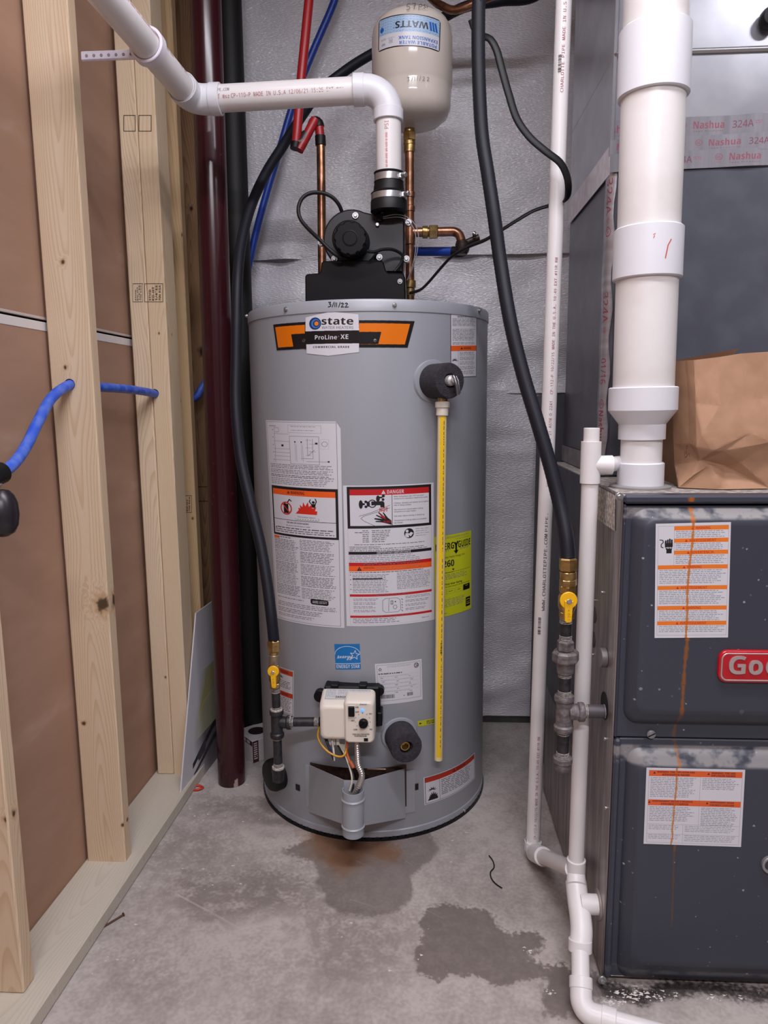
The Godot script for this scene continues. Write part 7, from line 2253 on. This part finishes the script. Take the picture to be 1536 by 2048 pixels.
	var yb: float = V(1158, 1738, z).y
	var xb := V(1152, 1738, z).x
	st = S(); tube(st, [Vector3(x0, ty0 + 0.004, z), Vector3(xb, yb, z)], 0.0160, 24)
	part(t, "pipe_section", st, M.pvc)
	# lower tee: run, branch in from the left
	st = S()
	ring(st, Vector3(xb, V(1156, 1748, z).y, z), Vector3(xb, V(1156, 1718, z).y, z), 0.0195, 0.015, 24)
	tube(st, [Vector3(xb, V(1156, 1745, z).y, z), V(1153, 1770, z + 0.02)], [0.0185, 0.0205], 24)
	part(t, "tee", st, M.pvc)
	# the trap body: leans forward, takes a stub from the furnace, drops to the floor
	var trap := path([[1152, 1764, -1.395], [1156, 1800, -1.365], [1161, 1835, -1.335], [1163, 1866, -1.31], [1160, 1890, -1.295]])
	st = S(); tube(st, spline(trap, 0.006), 0.0215, 28)
	ring(st, V(1160, 1903, -1.292), V(1160.5, 1878, -1.30), 0.0228, 0.016, 28)
	part(t, "trap", st, M.pvc, "white trap body")
	st = S()
	var sa := V(1160, 1808, -1.352); var sb := VX(1194, 1806, FX + 0.003)
	sb.y = sa.y; sb.z = -1.352
	rod(st, sa, sb, 0.0200, 24, 0.001)
	part(t, "trap_stub", st, M.pvc)
	st = S(); turned(st, Vector3(FX - 0.003, sa.y, -1.352), Vector3(1, 0, 0), [Vector2(0, 0.020), Vector2(0, 0.029), Vector2(0.003, 0.030)], 28)
	part(t, "stub_flange", st, mat(rgb8(150, 142, 138), 0.5, 0.4))
	var fl := VY(1163, 2024, 0.024)
	var d0 := V(1160, 1892, -1.293)
	st = S(); rod(st, d0, fl + (d0 - fl).normalized() * 0.045, 0.0172, 24, 0.001)
	part(t, "pipe_section", st, M.pvc)
	var end := VY(1300, 2062, 0.024)
	var ed := (end - fl).normalized()
	st = S()
	var ud := (d0 - fl).normalized()
	tube(st, bent([fl + ud * 0.044, fl, fl + ed * 0.048], 0.026, 10), 0.0205, 28)
	ring(st, fl + ud * 0.036, fl + ud * 0.056, 0.0218, 0.017, 28)
	ring(st, fl + ed * 0.036, fl + ed * 0.062, 0.0218, 0.017, 28)
	part(t, "elbow", st, M.pvc)
	st = S(); rod(st, fl + ed * 0.05, fl + ed * 0.9, 0.0172, 24, 0.001)
	part(t, "pipe_section", st, M.pvc)
	# yellow-striped discharge pipe under the relief valve
	var b := on_tank(866, 763)
	var o := (b - Vector3(TANK.x, b.y, TANK.z)).normalized()
	var zt := (b + o * 0.045).z
	t = thing("discharge_pipe", "cream discharge pipe with a yellow printed stripe hanging under the relief valve", "pipe", V(876, 1520, zt))
	var pa := V(884.5, 828, zt); var pb := V(877, 1519, zt)
	st = S(); ring(st, pb, pa, 0.0112, 0.009, 24)
	part(t, "pipe_section", st, mat(rgb8(226, 208, 158), 0.4))
	st = S()
	var up := (pa - pb).normalized()
	rod(st, pa - up * 0.004, V(885, 815, zt), 0.0150, 24, 0.001); rod(st, V(885, 816, zt), V(885, 803, zt), 0.0178, 24, 0.002)
	part(t, "adapter", st, mat(rgb8(214, 208, 196), 0.45))
	st = S(); rod(st, V(885, 804, zt), V(885, 790, zt), 0.0120, 16)
	part(t, "brass_outlet", st, M.brass)
	im = blank(2000, 44, Color(0.92, 0.76, 0.05))
	x = 60.0
	while x < 1960:
		if not (x > 1180 and x < 1240): small_print(im, x, 32, 22, 9, 10, INK.lightened(0.25), 0.0, 0.8)
		x += rng.randf_range(26, 40)
	for k in 16: bar(im, 640 + k * 4, 24, rng.randi_range(1, 3), 18, INK)
	st = S(); strip(st, pb + up * 0.012, pa - up * 0.006, 0.0112, to_eye(pa) + Vector3(0.10, 0, 0), 0.50)
	part(t, "yellow_stripe", st, painted(im, 0.4), "yellow stripe with print")

func odds_and_ends() -> void:
	# power cord, a flat twin lead
	var t := thing("power_cord", "flat black power cord looped over the thin white pipe and into the heater top", "cord", V(828, 585, -1.95))
	var st := S()
	tube(st, spline(path([[944, 40, -1.70], [952, 62, -1.69], [966, 72, -1.68], [980, 78, -1.675], [993, 100, -1.67], [1004, 140, -1.665], [1018, 190, -1.66], [1034, 238, -1.655], [1060, 275, -1.65], [1092, 303, -1.645], [1120, 325, -1.645], [1133, 350, -1.65], [1137, 375, -1.66], [1134, 396, -1.69], [1122, 405, -1.735], [1096, 412, -1.745], [1066, 422, -1.745], [1030, 443, -1.75], [1000, 462, -1.76], [970, 480, -1.79], [940, 492, -1.83], [905, 512, -1.88], [880, 538, -1.91], [856, 566, -1.93], [840, 580, -1.94], [820, 586, -1.95]]), 0.008), 0.0084, 12, true, 0.42)
	part(t, "cord", st, M.rubber)
	# red copper stub at the top edge
	st = S(); tube(st, spline(path([[820, -60, -2.30], [860, -6, -2.25], [884, 12, -2.22], [912, 20, -2.2], [960, 2, -2.18], [1040, -40, -2.18], [1110, -150, -2.2], [1125, -300, -2.2]]), 0.01), 0.011, 14)
	tag(part(self, "copper_pipe", st, M.copper), "short dark copper pipe crossing the top edge behind the expansion tank", "pipe")
	# leaning white sign panel behind the post
	var im := blank(256, 512, rgb8(204, 202, 208))
	for y in range(190, 512):
		for xx in range(60, 256):
			var f := clampf((xx - 90.0 - absf(y - 330.0) * 0.25) / 90.0, 0.0, 1.0)
			im.set_pixel(xx, y, im.get_pixel(xx, y).lerp(Color(0.64, 0.63, 0.48) if y < 380 else Color(0.30, 0.27, 0.30), f * 0.75))
	poly(im, [[256, 200], [190, 214], [132, 330], [150, 318], [256, 260]], rgb8(176, 168, 120)); stroke(im, [[190, 214], [132, 330]], 3, rgb8(206, 200, 140)); stroke(im, [[140, 322], [186, 290], [256, 276]], 3, rgb8(206, 200, 140))
	poly(im, [[96, 436], [256, 380], [256, 400], [96, 452]], rgb8(44, 40, 46)); poly(im, [[100, 470], [256, 420], [256, 440], [104, 480]], rgb8(60, 56, 62)); poly(im, [[130, 430], [200, 400], [190, 440], [140, 450]], rgb8(70, 64, 70))
	t = thing("sign_panel", "thin white printed panel leaning on the studs behind the maroon post", "sign", VY(357, 1614, 0.0))
	var p0 := VY(357, 1614, 0.0); var p1 := VY(440, 1506, 0.0)
	p1 = p0 + (p1 - p0).normalized() * 0.46
	var q0 := VX(390, 1226, -0.706); var rise := q0 - (p0 + (p1 - p0) * ((q0.z - p0.z) / (p1.z - p0.z)))
	var tl := q0
	var tr := q0 + (p1 - p0) * 0.72
	p1 = p0 + (p1 - p0) * 1.0
	tr = tl + (p1 - p0) * 0.62
	st = S()
	var nrm := (p1 - p0).cross(tl - p0).normalized()
	if nrm.x < 0: nrm = -nrm
	st.set_smooth_group(-1)
	var k := nrm * 0.004
	quad(st, p0 + k, tl + k, tr + k, p1 + k, Vector2(0, 1), Vector2(0, 0), Vector2(1.7, 0), Vector2(1.7, 1))
	face(st, [p0, tl, tr, p1], -nrm)
	for e in [[p0, tl], [tl, tr], [tr, p1], [p1, p0]]: face(st, [e[0], e[1], e[1] + k, e[0] + k], (e[0] + e[1]) / 2 - (p0 + tl + tr + p1) / 4)
	part(t, "sheet", st, painted(im, 0.45))
	# small carton behind the post
	var bc := VY(505, 1518, 0.0)
	t = thing("carton", "small white carton with dark red lettering on the floor behind the post", "box", bc)
	var turn := Transform3D(Basis(Vector3.UP, 0.75), Vector3(bc.x + 0.012, 0, bc.z - 0.048))
	st = S(); box(st, Vector3(-0.055, 0.0, -0.055), Vector3(0.055, 0.075, 0.055), 0.002, turn)
	part(t, "box", st, mat(rgb8(196, 190, 192), 0.7))
	im = blank(256, 180, rgb8(196, 190, 192)); bar(im, 0, 0, 50, 180, rgb8(60, 22, 28)); small_print(im, 10, 16, 30, 150, 18, rgb8(190, 176, 178), 0.0, 0.6)
	st = S(); sheet(st, turn * Vector3(-0.055, 0.0745, 0.0555), turn * Vector3(0.055, 0.0745, 0.0555), turn * Vector3(0.055, 0.001, 0.0555), turn * Vector3(-0.055, 0.001, 0.0555))
	part(t, "printed_face", st, painted(im, 0.7))
	st = S(); sheet(st, turn * Vector3(-0.0555, 0.0745, -0.055), turn * Vector3(-0.0555, 0.0745, 0.055), turn * Vector3(-0.0555, 0.001, 0.055), turn * Vector3(-0.0555, 0.001, -0.055))
	im = blank(256, 180, rgb8(196, 190, 192)); bar(im, 0, 0, 256, 40, rgb8(60, 22, 28)); small_print(im, 40, 8, 180, 26, 28, rgb8(190, 176, 178), 0.0, 0.9)
	part(t, "printed_face", st, painted(im, 0.7))
	st = S()
	var hole_c := turn * Vector3(-0.005, 0.0757, -0.005)
	turned(st, hole_c, Vector3.UP, [Vector2(0, 0), Vector2(0, 0.028), Vector2(0.0003, 0.028), Vector2(0.0003, 0)], 20)
	part(t, "round_label", st, mat(rgb8(34, 24, 28), 0.6))
	# floor litter
	st = S()
	var rc := VY(395, 1578, 0.0)
	var loop := []
	for a in 21: loop.append(rc + Vector3(cos(TAU * a / 20) * 0.016, 0.004 + 0.002 * sin(TAU * a / 10), sin(TAU * a / 20) * 0.013))
	tube(st, loop, 0.0035, 8, false)
	tag(part(self, "plastic_ring", st, mat(rgb8(196, 52, 36), 0.4)), "little red plastic ring on the floor by the leaning white panel", "ring")
	var na := VY(181, 1869, 0.003); var nb := VY(246, 1830, 0.003)
	t = thing("nail", "rusty nail lying on the floor beside the bottom plate", "nail", na)
	st = S(); rod(st, na, nb, 0.0022, 10)
	part(t, "shank", st, mat(rgb8(92, 66, 54), 0.6, 0.4))
	var nd := (nb - na).normalized()
	st = S(); rod(st, nb + Vector3(0, 0.001, 0), nb + nd * 0.0022 + Vector3(0, 0.001, 0), 0.0045, 12)
	part(t, "head", st, mat(rgb8(92, 66, 54), 0.6, 0.4))
	st = S()
	var wp := []
	for q in [[978, 1711], [986, 1722], [988, 1735], [981, 1744], [983, 1757], [992, 1768], [1004, 1776]]: wp.append(VY(q[0], q[1], 0.0032))
	tube(st, spline(wp, 0.005), 0.0015, 8)
	tag(part(self, "wire_scrap", st, M.rubber), "curled scrap of thin black wire on the floor right of the heater", "wire")
	# crumbs of plaster, far too many to count
	var chip := S()
	face(chip, [Vector3(-0.5, 0, -0.4), Vector3(0.5, 0, -0.5), Vector3(0.2, 0.35, 0.1)], Vector3(0, 1, -1)); face(chip, [Vector3(0.5, 0, -0.5), Vector3(0.4, 0, 0.5), Vector3(0.2, 0.35, 0.1)], Vector3(1, 1, 0)); face(chip, [Vector3(0.4, 0, 0.5), Vector3(-0.5, 0, -0.4), Vector3(0.2, 0.35, 0.1)], Vector3(-1, 1, 1)); face(chip, [Vector3(-0.5, 0, -0.4), Vector3(0.5, 0, -0.5), Vector3(0.4, 0, 0.5)], Vector3.DOWN)
	chip.generate_normals()
	var cm := chip.commit()
	cm.surface_set_material(0, mat(rgb8(208, 202, 196), 0.9))
	var r := RandomNumberGenerator.new(); r.seed = 40
	var clusters := [["plaster_crumbs", "scattered white plaster crumbs on the concrete by the bottom plate", [[330, 1710, 40, 30, 14], [290, 1790, 40, 30, 12], [420, 1640, 50, 20, 14], [200, 1900, 60, 50, 12], [420, 1760, 80, 60, 10], [520, 1620, 30, 40, 10], [780, 1880, 100, 60, 12]]],
		["foam_litter", "pale flakes and dirt littering the dark gap under the furnace front", [[1262, 1988, 26, 12, 60], [1225, 2004, 26, 8, 36], [1320, 1990, 50, 9, 26], [1430, 1994, 70, 9, 18], [1100, 1985, 8, 5, 10], [1056, 1902, 7, 5, 12], [905, 1735, 16, 16, 4], [960, 1690, 50, 30, 5]]]]
	for cl in clusters:
		var places := []
		for g in cl[2]:
			for n in g[4]:
				var p := VY(g[0] + r.randfn() * g[2] * 0.6, g[1] + r.randfn() * g[3] * 0.6, 0.0005)
				if p.x < -0.70 or p.z < -2.3 or (Vector2(p.x - TANK.x, p.z - TANK.z).length() < TR + 0.01): continue
				var s := 0.0014 + 0.005 * pow(r.randf(), 2.0)
				if cl[0] == "plaster_crumbs": s *= 0.9
				places.append(Transform3D(Basis(Vector3.UP, r.randf() * TAU).scaled(Vector3(s * r.randf_range(0.8, 2.2), s * 0.7, s)), p))
		var mm := MultiMesh.new()
		mm.transform_format = MultiMesh.TRANSFORM_3D
		mm.mesh = cm
		mm.instance_count = places.size()
		for n in places.size(): mm.set_instance_transform(n, places[n])
		var mi := MultiMeshInstance3D.new()
		mi.name = cl[0]
		mi.multimesh = mm
		add_child(mi)
		tag(mi, cl[1], "debris", "", "stuff")
